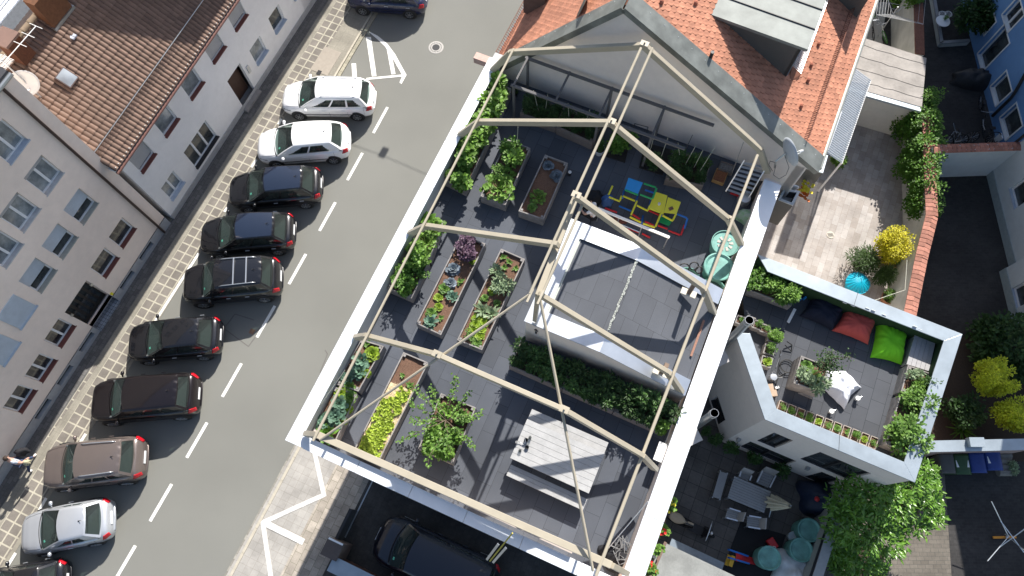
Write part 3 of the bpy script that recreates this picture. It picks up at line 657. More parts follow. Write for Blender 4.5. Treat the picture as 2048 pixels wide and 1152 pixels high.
# ridge
m = MB()
rp0 = FG.pt(sA, zA)
for k in range(38): m.tube([rp0 + Gu * (.5 + k * .4), rp0 + Gu * (.92 + k * .4)], [.13, .11], 8)
m.build('ridge_tiles', tileor, gh, smooth=True)
def onR(x, y, off=0): return hit(x, y, rE + rN * off, rN)
def onL(x, y, off=0): return hit(x, y, lE + lN * off, lN)
# vent tiles
for x, y in ((1636, 88), (1621, 130), (1615, 160), (1601, 212), (1390, 6), (1322, 3)):
    p = onR(x, y, .06); m = MB(); m.lathe([(.11, 0), (.09, .06), (0, .1)], p, 10, (rN + rD * .0 - rD * .8).normalized()); m.build('vent_tile', mat('vent tile', (.36, .12, .07), .8), gh)
p = onR(1420, 118, 0); m = MB(); m.tube([p, p + Z * .35], .06, 10); m.build('vent_pipe', dark, gh)
# dormer
fb = onR(1570, 156); ftz = zat(1608, 90, fb); ft = V3(fb, ftz)
bl_ = hit(1423, 23, ft, Vector((0, 0, 1))); 
dd = (bl_ - ft); dd.z = 0; back = ft - Gd * 0
# dormer box: front face along Gu at fb, running back towards the ridge (-Gd)
LB = -(bl_ - ft).dot(Gd); LBd = LB
dq = [ft + Gd * .18 - Gu * .12, ft + Gd * .18 + Gu * 6, ft - Gd * LB + Gu * 6, ft - Gd * LB - Gu * .12]
zt_b = .0
dq[2] = dq[2] + Z * .1; dq[3] = dq[3] + Z * .1
MB().hexa([p - Z * .12 for p in dq], dq).build('dormer_roof', mat('dormer zinc', (.2, .215, .2), .6, .12, 3, metal=.1, stain=(1.2, .15)), gh)
m = MB()
for k in range(1, 8): a = dq[0] + Gu * (.85 * k); b_ = dq[3] + Gu * (.85 * k); m.beam(a + Z * .015, b_ + Z * .015, .03, .04)
m.build('standing_seams', dark, gh)
m = MB(); cheek = [fb - Z * .3, ft - Z * .12, ft - Gd * LB - Z * .12, ft - Gd * LB - Z * 1.2]; m.hexa(cheek, [p + Gu * .1 for p in cheek]); fr = [fb - Z * .3, fb + Gu * 6 - Z * .3, ft + Gu * 6 - Z * .12, ft - Z * .12]; m.hexa(fr, [p - Gd * .1 for p in fr]); m.build('dormer_wall', anth, gh)
m = MB(); g_ = [fb + Gu * .08 + Gd * .02 - Z * .2, fb + Gu * .2 + Gd * .02 - Z * .2, ft + Gu * .2 + Gd * .02 - Z * .2, ft + Gu * .08 + Gd * .02 - Z * .2]; m.hexa(g_, [p + Gd * .02 for p in g_]); m.build('dormer_trim', mat('blue grey trim', (.25, .32, .38), .5), gh)
# walkway grating below the dormer
s1_ = onR(1601, 148, .12); m = MB(); w_ = .46
m.beam(s1_, s1_ + Gu * 6, .02, .04); m.beam(s1_ + rD * w_, s1_ + rD * w_ + Gu * 6, .02, .04)
for k in range(75): m.beam(s1_ + Gu * k * .08, s1_ + Gu * k * .08 + rD * w_, .012, .03)
for k in range(1, 9): m.beam(s1_ + rD * w_ * k / 9, s1_ + rD * w_ * k / 9 + Gu * 6, .008, .02)
m.build('walkway_grate', alu, gh)
m = MB(); m.hexa([s1_ - rD * .02, s1_ + rD * w_, s1_ + rD * w_ * .6 - Gu * .5 - rN * .1, s1_ - Gu * .3 - rN * .1], [p + rN * .02 for p in (s1_ - rD * .02, s1_ + rD * w_, s1_ + rD * w_ * .6 - Gu * .5 - rN * .1, s1_ - Gu * .3 - rN * .1)]); m.build('grate_bracket', mat('rusty mesh', (.25, .1, .06), .8), gh)
# second dormer/dark chimney at top right, chimney top left, roof window
fb2 = onR(1712, 38); ft2 = V3(fb2, fb2.z + 1.4); m = MB(); q2 = [ft2, ft2 + Gu * 3, ft2 + Gu * 3 - Gd * 2.6, ft2 - Gd * 2.6]; m.hexa([p - Z * 2.2 for p in q2], q2); m.build('dormer_wall', anth, gh)
c = onL(1075, 10); m = MB(); m.box(c + Z * .55 + Gu * .15, (.9, 1.0, 1.6), Ag); m.build('chimney', mat('brown chimney', (.13, .085, .07), .8, .2), gh)
m = MB(); m.box(c + Z * 1.38 + Gu * .15, (1.05, 1.15, .08), Ag); m.build('chimney_cap', pipem, gh)
c = onL(1172, 2, .2); up_ = Z * .28 + Gd * .0
m = MB(); e1 = Gu * .42; e2 = (lD * .5 + lN * .25); m.hexa([c - e1 - e2, c + e1 - e2, c + e1 + e2, c - e1 + e2], [p + lN * .06 for p in (c - e1 - e2, c + e1 - e2, c + e1 + e2, c - e1 + e2)]); rw = m.build('roof_window', pipem, gh)
e1 *= .84; e2 *= .84; c = c + lN * .07; m = MB(); m.hexa([c - e1 - e2, c + e1 - e2, c + e1 + e2, c - e1 + e2], [p + lN * .01 for p in (c - e1 - e2, c + e1 - e2, c + e1 + e2, c - e1 + e2)]); m.build('pane', lglass, rw)
m = MB(); m.box(W(968, 121, 6.6) - Z * 0, (.75, .3, .3), Ag); m.build('cornice_stone', mat('pink stone', (.55, .38, .32), .8), gh)
# street side wall of that house
m = MB(); a = FG.pt(sL, 0); m.hexa([a, a + Gu * 14, a + Gu * 14 + Gd * .3, a + Gd * .3], [V3(p, zL - .3) for p in (a, a + Gu * 14, a + Gu * 14 + Gd * .3, a + Gd * .3)]); m.build('wall', gable_, gh)
a = FG.pt(sR - .1, 0); m = MB(); m.hexa([a, a + Gu * 17, a + Gu * 17 - Gd * .3, a - Gd * .3], [V3(p, zR - .3) for p in (a, a + Gu * 17, a + Gu * 17 - Gd * .3, a - Gd * .3)]); m.build('wall', gable_, gh)

# ---------------- beige steel roof skeleton
fr_ = T('steel_roof_frame', 'beige steel skeleton of a hipped roof standing over the roof garden', 'steel frame', (0, 8, CP))
def fv(x, y, p0): 
    return hit(x, y, p0, Vector((-math.sin(R(-23.8)), math.cos(R(-23.8)), 0)))
def bm(p, q, w=.13, h=.22, name='rafter', m=beige, up=Z):
    o = MB().beam(p, q, w, h, up).build(name, m, fr_, bevel=.008); return o
def frame(foot, pts, w=.135, h=.22):
    p0 = W(*foot, CP); P = [fv(x, y, p0) for x, y in pts]
    for a, b in zip(P[:-1], P[1:]): bm(a, b, w, h)
    return P
F1 = frame((985, 140), [(985, 140), (1022, 105), (1288, 92), (1520, 300), (1535, 345)])
F2 = frame((920, 270), [(920, 270), (957, 244), (1222, 246), (1458, 440), (1483, 490)])
F3 = frame((820, 467), [(820, 467), (852, 452), (1117, 490)])
F3r = frame((1425, 625), [(1152, 393), (1407, 577), (1427, 627)])
F4r = frame((1362, 785), [(1076, 587), (1336, 745), (1364, 787)])
F4 = frame((712, 675), [(712, 675), (735, 672), (875, 710), (1128, 820), (1283, 910), (1310, 938)])
zk = 8.6
f5l = W(636, 870, zk); f5r = W(1222, 1130, zk)
bm(f5l, f5r, .2, .26); bm(W(612, 868, CP + .1), f5l, .16, .2); bm(f5r, f5r + Q * .6 - Z * 1.0, .16, .2)
m = MB(); a = Cw(frontU + .55, .75, 7.55); m.beam(a, a + Q * 8.6, .16, .12); m.build('lower_rail', mat('pinkish timber', (.5, .42, .36), .6, .06), fr_)
m = MB()
for k in range(5): m.tube([a + Q * (1.2 + k * 1.9) - Z * .3, a + Q * (1.2 + k * 1.9) + Z * .95], .035, 6)
m.build('rail_posts', beige, fr_)
def rod(p, q, r=.042, name='purlin'): return MB().tube([p, q], r, 8).build(name, beige, fr_, smooth=True)
UPz = Z * .15
rod(W(1027, 98, 9.0), W(626, 882, 8.75)); rod(W(1515, 310, 8.85), W(1192, 1152, 8.7), .05)
ra0 = F1[2]; 
rod(W(1282, 96, 11.75), W(1060, 588, 11.3)); rod(W(1305, 96, 11.7), W(1083, 592, 11.25))
rod(W(1058, 590, 11.25), W(640, 880, 8.7), .042, 'hip_rod'); rod(W(1080, 596, 11.2), W(1186, 1142, 8.7), .042, 'hip_rod')
bm(W(1150, 400, 11.1), W(1076, 592, 10.95), .17, .2, 'ridge_beam'); bm(W(1076, 590, 10.9), W(1070, 640, 8.5), .13, .13, 'post', up=U)
for x, y in ((1060, 591), (1081, 595)):
    c = W(x, y, 11.3); m = MB(); m.box(c, (.06, .42, .06), Ag); m.build('hip_bracket', beige, fr_)
for p in (F1[2], F2[2], F4[2], F4[3], F2[3], F3r[0]):
    m = MB(); m.box(p + Z * .12, (.26, .19, .03), Ag); m.box(p + Z * .15, (.05, .05, .09), Ag); m.build('joint_plate', beige, fr_)
# ---------------- stair house with metal copings
bxn = T('stair_house', 'flat topped stair house with bright metal copings on the roof garden', 'stair house', (3, 7, DZ))
SWp = W(1048, 642, 8.4); Wn = 3.62
def bp_(u, q, z): return Vector((SWp.x, SWp.y, z)) + U * u + Q * q
NL = (W(1150, 440, 8.4) - SWp).dot(U)
qe = (W(1365, 805, 7.45) - SWp).dot(Q); 
rdg = fv(1198, 706, SWp); rq = (rdg - SWp).dot(Q); rz = rdg.z
print('ridge z', rz, 'qe', qe, 'NL', NL)
rz = 8.42
def bz(q): return lerp(8.4, rz, q / rq) if q < rq else lerp(rz, 7.5, (q - rq) / (qe - rq))
def slab(u0, u1, q0, q1, off, name, m, th=.05):
    mb = MB(); qs = sorted(set([q0, q1] + ([rq] if q0 < rq < q1 else [])))
    for a, b in zip(qs[:-1], qs[1:]):
        lo_ = [bp_(u, q, bz(q) + off - th) for u, q in ((u0, a), (u0, b), (u1, b), (u1, a))]; hi_ = [p + Z * th for p in lo_]; mb.hexa(lo_, hi_)
    return mb.build(name, m, bxn)
cw = .55
slab(0, cw, 0, qe, 0, 'coping', zincB); slab(NL - cw, NL, 0, qe, 0, 'coping', zincB)
slab(cw + .002, NL - cw - .002, 0, cw, .001, 'coping', zincB)
sl2 = slab(cw, NL - cw, cw + .06, qe, -.08, 'roof', mat('roof slabs', (.10, .106, .12), .85, .08, 30, .2, brick=dict(w=.5, h=1.0, m=.005, mc=(.035, .037, .04), o=.5, v=.07), rot=A + R(90), stain=(.6, .1)), .1)
slab(cw + .01, NL - cw - .01, cw, cw + .06, -.06, 'gravel_strip', mat('pale sealing', (.5, .52, .47), .9, .2, 20), .03)
m = MB(); 
for k in range(40): u_ = cw + (NL - 2 * cw) * k / 40; m.box(bp_(u_ + .04, rq + ru(-.02, .02), rz - .045), (.1, .055, .03), A)
m.build('ridge_joint', mat('pale sealing', (.5, .52, .47), .9), bxn)
m = MB(); mb2 = [bp_(.06, q, 0) for q in (.06, rq, qe)] 
for u_, nm_ in ((.06, 'wall'), (NL - .06, 'wall')):
    m = MB(); m.poly([bp_(u_, .06, DZ - .2), bp_(u_, qe, DZ - .2), bp_(u_, qe, bz(qe) - .05), bp_(u_, rq, rz - .05), bp_(u_, .06, bz(0) - .05)]); m.build(nm_, annexr if nm_ else render_, bxn, solid=.05)
m = MB(); m.poly([bp_(.06, .06, DZ - .2), bp_(NL - .06, .06, DZ - .2), bp_(NL - .06, .06, 8.34), bp_(.06, .06, 8.34)]); m.build('wall', render_, bxn, solid=.05)
m = MB(); m.poly([bp_(.06, qe, DZ - .2), bp_(NL - .06, qe, DZ - .2), bp_(NL - .06, qe, bz(qe) - .04), bp_(.06, qe, bz(qe) - .04)]); m.build('wall', render_, bxn)
m = MB(); 
for k, (dz, hh) in enumerate(((-.32, .05), (-.42, .03), (-.66, .2))): m.box(bp_(.0, .42, 8.35 + dz), (.03, .06 if k != 1 else .14, hh), A)
m.build('wall_letters', dark, bxn)
m = MB(); c = bp_(0, 0, 0)
for (x, y) in ((1377, 586), (1322, 745)):
    p = W(x, y, 7.95); m = MB(); m.box(p + Z * .02, (.5, .22, .04), Ag); m.build('base_plate', mat('cream plate', (.65, .6, .5), .6), bxn)
    t_ = W(x - 3 + (15 if x > 1350 else 14), y - 12 - (10 if x > 1350 else 0), 8.85); m = MB(); m.beam(p, V3(p) + Z * .95, .13, .13, U); m.build('strut', mat('brown strut', (.2, .14, .1), .6), bxn)
# brick strip at the right end
m = MB(); c = bp_(NL * .5, qe - .25, 0); m.box((c.x, c.y, 7.55), (1.3, .07, .03), A); m.build('brick_edge', mat('bare brick', (.32, .17, .12), .9, .4, 30), bxn)

# ================================================================ annex with the small roof terrace
AZ = 5.7; AF = 4.6
ax = T('annex_building', 'beige annex with roof terrace, grey copings and dark slanted windows', 'building', (11, 6, 0))
ap = [W(*p, AZ) for p in ((1470, 665), (1530, 839), (1830, 965), (1925, 668), (1515, 508))]
ap[0] = V3(ap[4] + (ap[0] - ap[4]) * 1.0)
cen = sum(ap, Vector()) / 5
def inset(pts, d):
    n = len(pts); out = []
    for i in range(n):
        a, b, c = pts[i - 1], pts[i], pts[(i + 1) % n]; d1 = (b - a).normalized(); d2 = (c - b).normalized()
        n1 = Vector((-d1.y, d1.x, 0)); n2 = Vector((-d2.y, d2.x, 0)); k = (n1 + n2).normalized(); out.append(b + k * d / max(.3, k.dot(n1)))
    return out
ai = inset(ap, .5)
ww = inset(ap, .06); wi = inset(ap, .42)
for i in range(5):
    j = (i + 1) % 5
    if i in (4,): continue
    MB().hexa([ap[i] - Z * .05, ap[j] - Z * .05, ai[j] - Z * .05, ai[i] - Z * .05], [ap[i], ap[j], ai[j], ai[i]]).build('coping', zincD, ax, bevel=.006)
    if i != 0:
        m = MB(); k = .5; a = lerp(ap[i], ap[j], k); b = lerp(ai[i], ai[j], k); m.beam(a + Z * .002, b + Z * .002, .012, .006); m.build('coping_joint', dark, ax)
    MB().hexa([V3(ww[i], AF - .1), V3(ww[j], AF - .1), V3(wi[j], AF - .1), V3(wi[i], AF - .1)], [V3(ww[i], AZ - .06), V3(ww[j], AZ - .06), V3(wi[j], AZ - .06), V3(wi[i], AZ - .06)]).build('parapet', annexr if i < 2 else mat('artificial turf lining', (.02, .05, .015), .95, .3, 60), ax)
MB().prism([(p.x, p.y) for p in wi], AF - .15, AF).build('terrace_floor', deck2M, ax)
# white squares stuck to the parapet lining
m = MB()
for x, y in ((1633, 581), (1643, 584), (1689, 606), (1705, 612), (1733, 618), (1745, 622), (1766, 631), (1786, 642), (1828, 654), (1838, 660), (1867, 673)):
    i_, j_ = 3, 4; a = V3(wi[3]); d = (wi[4] - wi[3]).normalized(); n_ = Vector((-d.y, d.x, 0)); p = hit(x, y, a, n_); e = d * .07
    m.hexa([p - e, p + e, p + e + n_ * .012, p - e + n_ * .012], [q + Z * .1 for q in (p - e, p + e, p + e + n_ * .012, p - e + n_ * .012)])
tag_ = m.build('wall_squares', white_p, ax)
FAs = Face(ww[1], ww[2] - ww[1], Vector(((ww[2] - ww[1]).y, -(ww[2] - ww[1]).x, 0)).normalized()); LAs = (ww[2] - ww[1]).length
def qrect(fc, quads):
    out = []
    for q in quads:
        S = [fc.at(*p) for p in q]; out.append((min(s for s, z in S), max(s for s, z in S), min(z for s, z in S), max(z for s, z in S)))
    return out
def midrect(fc, x, y, w, h): s_, z_ = fc.at(x, y, -.1); return (s_ - w / 2, s_ + w / 2, z_ - h / 2, z_ + h / 2)
hs = []
for q in (((1512, 878), (1552, 863), (1589, 880), (1548, 893)), ((1598, 914), (1642, 903), (1748, 945), (1692, 955)), ((1482, 889), (1503, 881), (1594, 920), (1565, 929)), ((1606, 950), (1648, 942), (1682, 958), (1650, 968))):
    bl_, tl_, tr_, br_ = [FAs.at(*p, -.05) for p in q]; hs.append(((bl_[0] + tl_[0]) / 2, (br_[0] + tr_[0]) / 2, (bl_[1] + br_[1]) / 2, (tl_[1] + tr_[1]) / 2))
hs = [(max(.1, a), b, max(.1, c), min(AF - .1, d)) for a, b, c, d in hs]
print('annex windows', [tuple(round(v, 2) for v in h) for h in hs])
def fixov(hs):
    for i in range(len(hs)):
        for j in range(i):
            A_, B_ = hs[i], hs[j]
            if A_[0] < B_[1] and B_[0] < A_[1] and A_[2] < B_[3] and B_[2] < A_[3]:
                hs[i] = (A_[0], A_[1], A_[2], B_[2] - .15)
    return hs
hs = fixov(hs)
m = wall(FAs, 0, LAs, 0, AF - .09, hs, 'wall', annexr, ax, .14, None)
darkfr = mat('anthracite frame', (.03, .03, .032), .5, .1)
for h in hs: window(FAs, *h, ax, dglass, panes=2, depth=.1, fm=darkfr, sill=dark, sd=-.02)
d0 = ww[1] - ww[0]; FAw = Face(ww[0], d0, Vector((d0.y, -d0.x, 0)).normalized())
bl_, tl_, tr_, br_ = [FAw.at(*p, -.05) for p in ((1400, 815), (1437, 793), (1455, 842), (1412, 862))]; hw_ = [((bl_[0] + tl_[0]) / 2, (br_[0] + tr_[0]) / 2, max(.2, (bl_[1] + br_[1]) / 2), (tl_[1] + tr_[1]) / 2)]
print('annex west', hw_)
wall(FAw, -1.5, d0.length, 0, AF - .09, hw_, 'wall', annexr, ax, .3, None)
for h in hw_: window(FAw, *h, ax, dglass, panes=1, depth=.26, fm=darkfr, sill=dark, sd=-.02)
m = MB(); m.poly([V3(ww[2], 0), V3(ww[3], 0), V3(ww[3], AF), V3(ww[2], AF)]); m.poly([V3(ww[3], 0), V3(ww[4], 0), V3(ww[4], AF), V3(ww[3], AF)]); m.build('wall', annexr, ax)
s_, z_ = FAs.at(1738, 968, .05); m = MB(); a = FAs.pt(LAs - .5, AF - .8, .08); b = FAs.at(1678, 1003); 
m.tube([W(1822, 952, 5.0), W(1765, 970, 2.5), W(1685, 1003, .2)], .07, 10); m.build('downpipe', pipem, ax, smooth=True)
for x, y in ((1478, 877), (1616, 934)):
    s_, z_ = FAs.at(x, y, 0); m = MB(); bar(m, FAs, s_ - .06, s_ + .06, z_ - .12, z_ + .12, 0, .12); m.build('wall_lamp', mat('lamp grey', (.3, .3, .3), .5), ax)
# green metal stove pipes
for (a, b, lbl) in (((1452, 694), (1499, 640), 'galvanised flue pipe leaning over the white coping beside the herb boxes'), ((1396, 851), (1429, 826), 'short galvanised flue pipe above the dark annex side window')):
    zb = 4.2; pB = W(*b, 7.6 if b[0] > 1450 else 6.6); pB2 = V3(pB); o = T('flue_pipe', lbl, 'flue pipe', V3(pB, 0)); 
    m = MB(); m.tube([V3(pB, .1), pB], .135, 16, cap=False); m.lathe([(.13, 0), (.115, -.3), (0, -.31)], pB, 16); m.build('pipe', pipem, o, smooth=True)
    m = MB(); m.lathe([(.135, -.25), (.15, -.22), (.135, -.19)], pB, 16); m.lathe([(.13, -.02), (.14, 0), (.115, 0)], pB, 16); m.build('collar', alu, o)
# little grey canopies sticking out from under the coping
for q_, lbl in (((1450, 700), 'upper'), ((1395, 858), 'lower')):
    x, y = q_; pts = [W(x - 12, y - 22, 5.2), W(x + 11, y + 27 - 5, 5.2), W(x - 18, y + 36, 5.2), W(x - 40, y + 40, 5.2)]
    o = tag(MB().prism([(p.x, p.y) for p in pts], 5.15, 5.2).build('wall_canopy', mat('canopy sheet', (.5, .48, .46), .5, .08)), lbl + ' small grey canopy jutting out below the right coping', 'canopy')

# ================================================================ walls, shed, canopy, patio
def coped_wall(name, label, pts, h, th, m, cm, cw=.3, ct=.06, tile=False):
    o = T(name, label, 'wall', V3(pts[0], 0)); mb = MB(); c = MB()
    for a, b in zip(pts[:-1], pts[1:]):
        d = (V3(b, 0) - V3(a, 0)).normalized(); n = Vector((d.y, -d.x, 0))
        mb.prism([V3(a, 0) - n * th / 2, V3(a, 0) + n * th / 2, V3(b, 0) + n * th / 2, V3(b, 0) - n * th / 2], 0, h - ct)
        if tile:
            L_ = (V3(b, 0) - V3(a, 0)).length; k = 0
            while k < L_ - .05:
                p = V3(a, h) + d * k; e = min(k + .2, L_) - k - .012; q = p + d * e
                for sgn in (-1, 1):
                    r0 = Z * ru(-.006, .006); c.hexa([p - Z * ct, q - Z * ct, q + n * sgn * cw / 2 - Z * (ct + .05), p + n * sgn * cw / 2 - Z * (ct + .05)], [p + r0, q + r0 - Z * .015, q + n * sgn * cw / 2 - Z * .08 + r0, p + n * sgn * cw / 2 - Z * .07 + r0])
                k += .2
        else: c.prism([V3(a, 0) - n * cw / 2, V3(a, 0) + n * cw / 2, V3(b, 0) + n * cw / 2, V3(b, 0) - n * cw / 2], h - ct, h)
    mb.build('wall', m, o); c.build('coping_tiles' if tile else 'coping', cm, o, norm=not tile); return o
WH = 2.3
tw_ = [W(1823, 622, WH), W(1845, 520, WH), W(1868, 420, WH), W(1862, 308, WH)]
tw_ = [W(1822, 628, WH), W(1846, 510, WH), W(1866, 430, WH), W(1861, 300, WH), W(1858, 225, WH)]
coped_wall('garden_wall', 'garden wall with orange tile coping between patio and dark yard', tw_, WH, .24, wallr, tilered, .5, .05, True)
coped_wall('garden_wall', 'pale wall with dark red tile coping across the yard below the bicycles', [W(1868, 296, 2.5), W(2080, 289, 2.5)], 2.5, .24, paler, tilered, .42, .05, True)
coped_wall('garden_wall', 'brick topped wall beside the clothes dryer at the upper right', [W(1840, 108, 2.3), W(1836, -30, 2.3)], 2.3, .4, wallr, mat('old bricks', (.2, .09, .06), .9, .3, 12), .42, .05)
coped_wall('garden_wall', 'long white topped wall above the row of bins', [W(1845, 893, 2.2), W(2075, 888, 2.2)], 2.2, .3, mat('pinkish wall', (.4, .3, .27), .9), zincD, .42)
cw2 = coped_wall('court_wall', 'grey concrete wall with dark rail beside the leafy tree', [W(1692, 978, 1.9), W(1632, 1165, 1.9)], 1.9, .3, mat('grey concrete', (.33, .33, .3), .9, .1), mat('concrete coping', (.3, .31, .31), .8, .12), .34)
m = MB(); a = W(1680, 980, 1.75); b = W(1618, 1165, 1.75); m.beam(a, b, .12, .06); m.build('rail', dark, cw2)
tag(MB().box(W(1951, 885, 2.3), (.55, .35, .25), 0).build('post_cap', zincD, None), 'square white cap block on the long white topped wall', 'wall cap')
# felt roofed shed
SH = 2.6; shp = [W(*p, SH) for p in ((1716, 72), (1853, 116), (1844, 214), (1690, 170), )]
sh = T('garden_shed', 'low shed with flat grey felt roof next to the clothes dryer', 'shed', V3(shp[0], 0))
rf_ = MB().prism([(p.x, p.y) for p in shp], SH - .08, SH).build('roof', mat('roofing felt', (.36, .33, .30), .9, .12, 8, .4, stain=(1.2, .15)), sh)
m = MB()
for t_ in (.15, .38, .62, .84):
    pts = [lerp(shp[0], shp[3], t_), lerp(shp[1], shp[2], t_)]; L_ = [lerp(pts[0], pts[1], k / 10) + U * ru(-.04, .04) + Z * .004 for k in range(11)]; m.tube(L_, .01, 4)
m.build('felt_seams', mat('seam tar', (.12, .11, .1), .8), rf_)
ins = inset(list(reversed(shp)), .15); MB().prism([(p.x, p.y) for p in ins], 0, SH - .09).build('wall', mat('shed wall', (.6, .58, .52), .9, .06), sh)
m = MB(); m.beam(shp[3] - Z * .08 + Gn * .12, shp[2] - Z * .08 + Gn * .12, .22, .12); m.build('fascia', zincD, sh)
# corrugated plastic canopy
CH = 2.75; cq = [W(*p, CH) for p in ((1693, 135), (1742, 160), (1684, 327), (1634, 302))]
cn = T('plastic_canopy', 'corrugated clear plastic canopy along the gutter of the orange roof', 'canopy', V3(cq[0], 0))
corr = mat('corrugated plastic', (.8, .84, .88), .2, .05, 3, spec=.9)
t_ = corr.node_tree; tr_n = t_.nodes.new('ShaderNodeBsdfTransparent'); ms_ = t_.nodes.new('ShaderNodeMixShader'); ms_.inputs[0].default_value = .5; t_.links.new(t_.nodes['Principled BSDF'].outputs[0], ms_.inputs[2]); t_.links.new(tr_n.outputs[0], ms_.inputs[1]); t_.links.new(ms_.outputs[0], t_.nodes['Material Output'].inputs[0])
def cor(a, b): p = lerp(lerp(cq[0], cq[3], a), lerp(cq[1], cq[2], a), b); return p + Z * (.028 * math.sin(a * 2 * math.pi * 42) + .25 * (1 - b) - 0)
MB().grid(cor, 336, 6).build('sheet', corr, cn, smooth='all', solid=.004)
m = MB(); 
for t_ in (.12, .98): m.beam(lerp(cq[0], cq[1], t_) - Z * .05 + Z * .25 * (1 - t_), lerp(cq[3], cq[2], t_) - Z * .05 + Z * .25 * (1 - t_), .08, .08)
m.build('beam', white_p, cn); m = MB()
for t_ in (.03, .5, .97): p = lerp(cq[1], cq[2], t_) - Z * .08; m.beam(V3(p, 0), p, .07, .07, U)
m.build('posts', white_p, cn)
m = MB(); m.hexa(*[[lerp(lerp(cq[0], cq[3], a), lerp(cq[1], cq[2], a), b) + Z * (z + .25 * (1 - b)) for a, b in ((.52, .05), (.97, .05), (.97, .35), (.52, .35))] for z in (.03, .04)]); m.build('white_sheet', mat('glossy white sheet', (.85, .88, .92), .15, .05, spec=.9), cn)
# grey bay balconies hanging on the building's right side
def bay(name, label, quad, zt, depth, winpx=None):
    P = [W(*p, zt) for p in quad]; o = T(name, label, 'balcony', V3(P[0], 0)); ii = inset(P if (P[1] - P[0]).cross(P[2] - P[1]).z > 0 else P[::-1], .09); PP = P if (P[1] - P[0]).cross(P[2] - P[1]).z > 0 else P[::-1]
    for i in range(4):
        j = (i + 1) % 4; MB().hexa([V3(PP[i], zt - depth), V3(PP[j], zt - depth), V3(ii[j], zt - depth), V3(ii[i], zt - depth)], [PP[i], PP[j], ii[j], ii[i]]).build('panel', anth, o)
        MB().hexa([PP[i] + Z * .002, PP[j] + Z * .002, ii[j] + Z * .002, ii[i] + Z * .002], [p + Z * .05 for p in (PP[i], PP[j], ii[j], ii[i])]).build('rail', zincD, o)
    MB().prism([(p.x, p.y) for p in ii], zt - 1.0, zt - .95).build('floor', mat('balcony boards', (.55, .52, .48), .8, .1, 9), o)
    return o, P
o, P = bay('balcony', 'upper grey panelled balcony beside the satellite dish', ((1622, 308), (1655, 312), (1645, 347), (1612, 338)), 6.0, 1.3)
o, P = bay('balcony', 'lower grey panelled balcony with pale chair beside the white coping', ((1567, 378), (1600, 383), (1585, 412), (1555, 400)), 5.6, 1.7)
m = MB(); c = W(1572, 392, 5.15); m.box(c, (.5, .5, .06), A); m.box(c - Q * .25 + Z * .25, (.5, .05, .5), A); o = T('balcony_chair', 'pale slatted chair standing on the lower balcony', 'chair', c)
MB().box(c, (.5, .5, .05), A).build('seat', white_p, o); MB().box(c + Gu * .25 + Z * .25, (.05, .5, .5), A).build('backrest', white_p, o); 
for a_, b_ in ((-1, -1), (1, -1), (1, 1), (-1, 1)): MB().box(c + U * .2 * a_ + Q * .2 * b_ - Z * .25, (.04, .04, .5), A).build('leg', white_p, o)
# patio drain
pd = T('patio_drain', 'small round drain cover in the sunny beige patio', 'drain cover', W(1661, 470, 0)); c = W(1661, 470, .02)
MB().lathe([(0, .012), (.16, .012), (.18, 0)], c, 24).build('rim', mat('drain rim', (.55, .5, .42), .7), pd); m = MB()
for k in range(-3, 4): m.box(c + Vector((k * .035, 0, .014)), (.015, .18, .005), .3)
m.build('slots', dark, pd)

# ---------------- big satellite dish at the corner
sdh = T('satellite_dish', 'large grey satellite dish mounted at the corner of the gable and the right coping', 'satellite dish', W(1550, 345, 7.6))
c = W(1574, 306, 8.6); nz = Vector((.93, .32, .12)).normalized()
rd = MB(); a_ = nz.orthogonal().normalized(); prof = [(.0, .0), (.15, .01), (.3, .04), (.42, .085), (.5, .13), (.505, .12), (.42, .07), (.3, .02), (.15, -.01), (0, -.02)]
rd.lathe(prof, c, 32, nz, closed=True); rd.build('reflector', mat('dish grey', (.42, .45, .48), .5, .08), sdh, smooth='all')
m = MB(); m.tube([c - nz * .05, W(1552, 322, 8.3), W(1549, 335, 7.4)], .03, 8); m.build('mast', pipem, sdh)
m = MB(); rcv = c + nz * .62 - Z * .3
for k in (-.06, .06): m.tube([c - Z * .4 + nz * .1 + U * k, rcv + U * k], .015, 6)
m.lathe([(0, 0), (.04, 0), (.035, .12), (0, .12)], rcv - nz * .05, 10, nz); m.build('receiver_arm', white_p, sdh)
m = MB(); p0 = W(1552, 330, 7.9)
m.tube([p0, W(1547, 350, 7.6), W(1558, 358, 7.5), W(1572, 350, 7.6), W(1578, 335, 7.9), c - nz * .1], .009, 5); m.tube([W(1550, 325, 8), W(1540, 322, 8), W(1538, 330, 7.7), W(1545, 342, 7.5)], .01, 5); m.build('cable', dark, sdh)

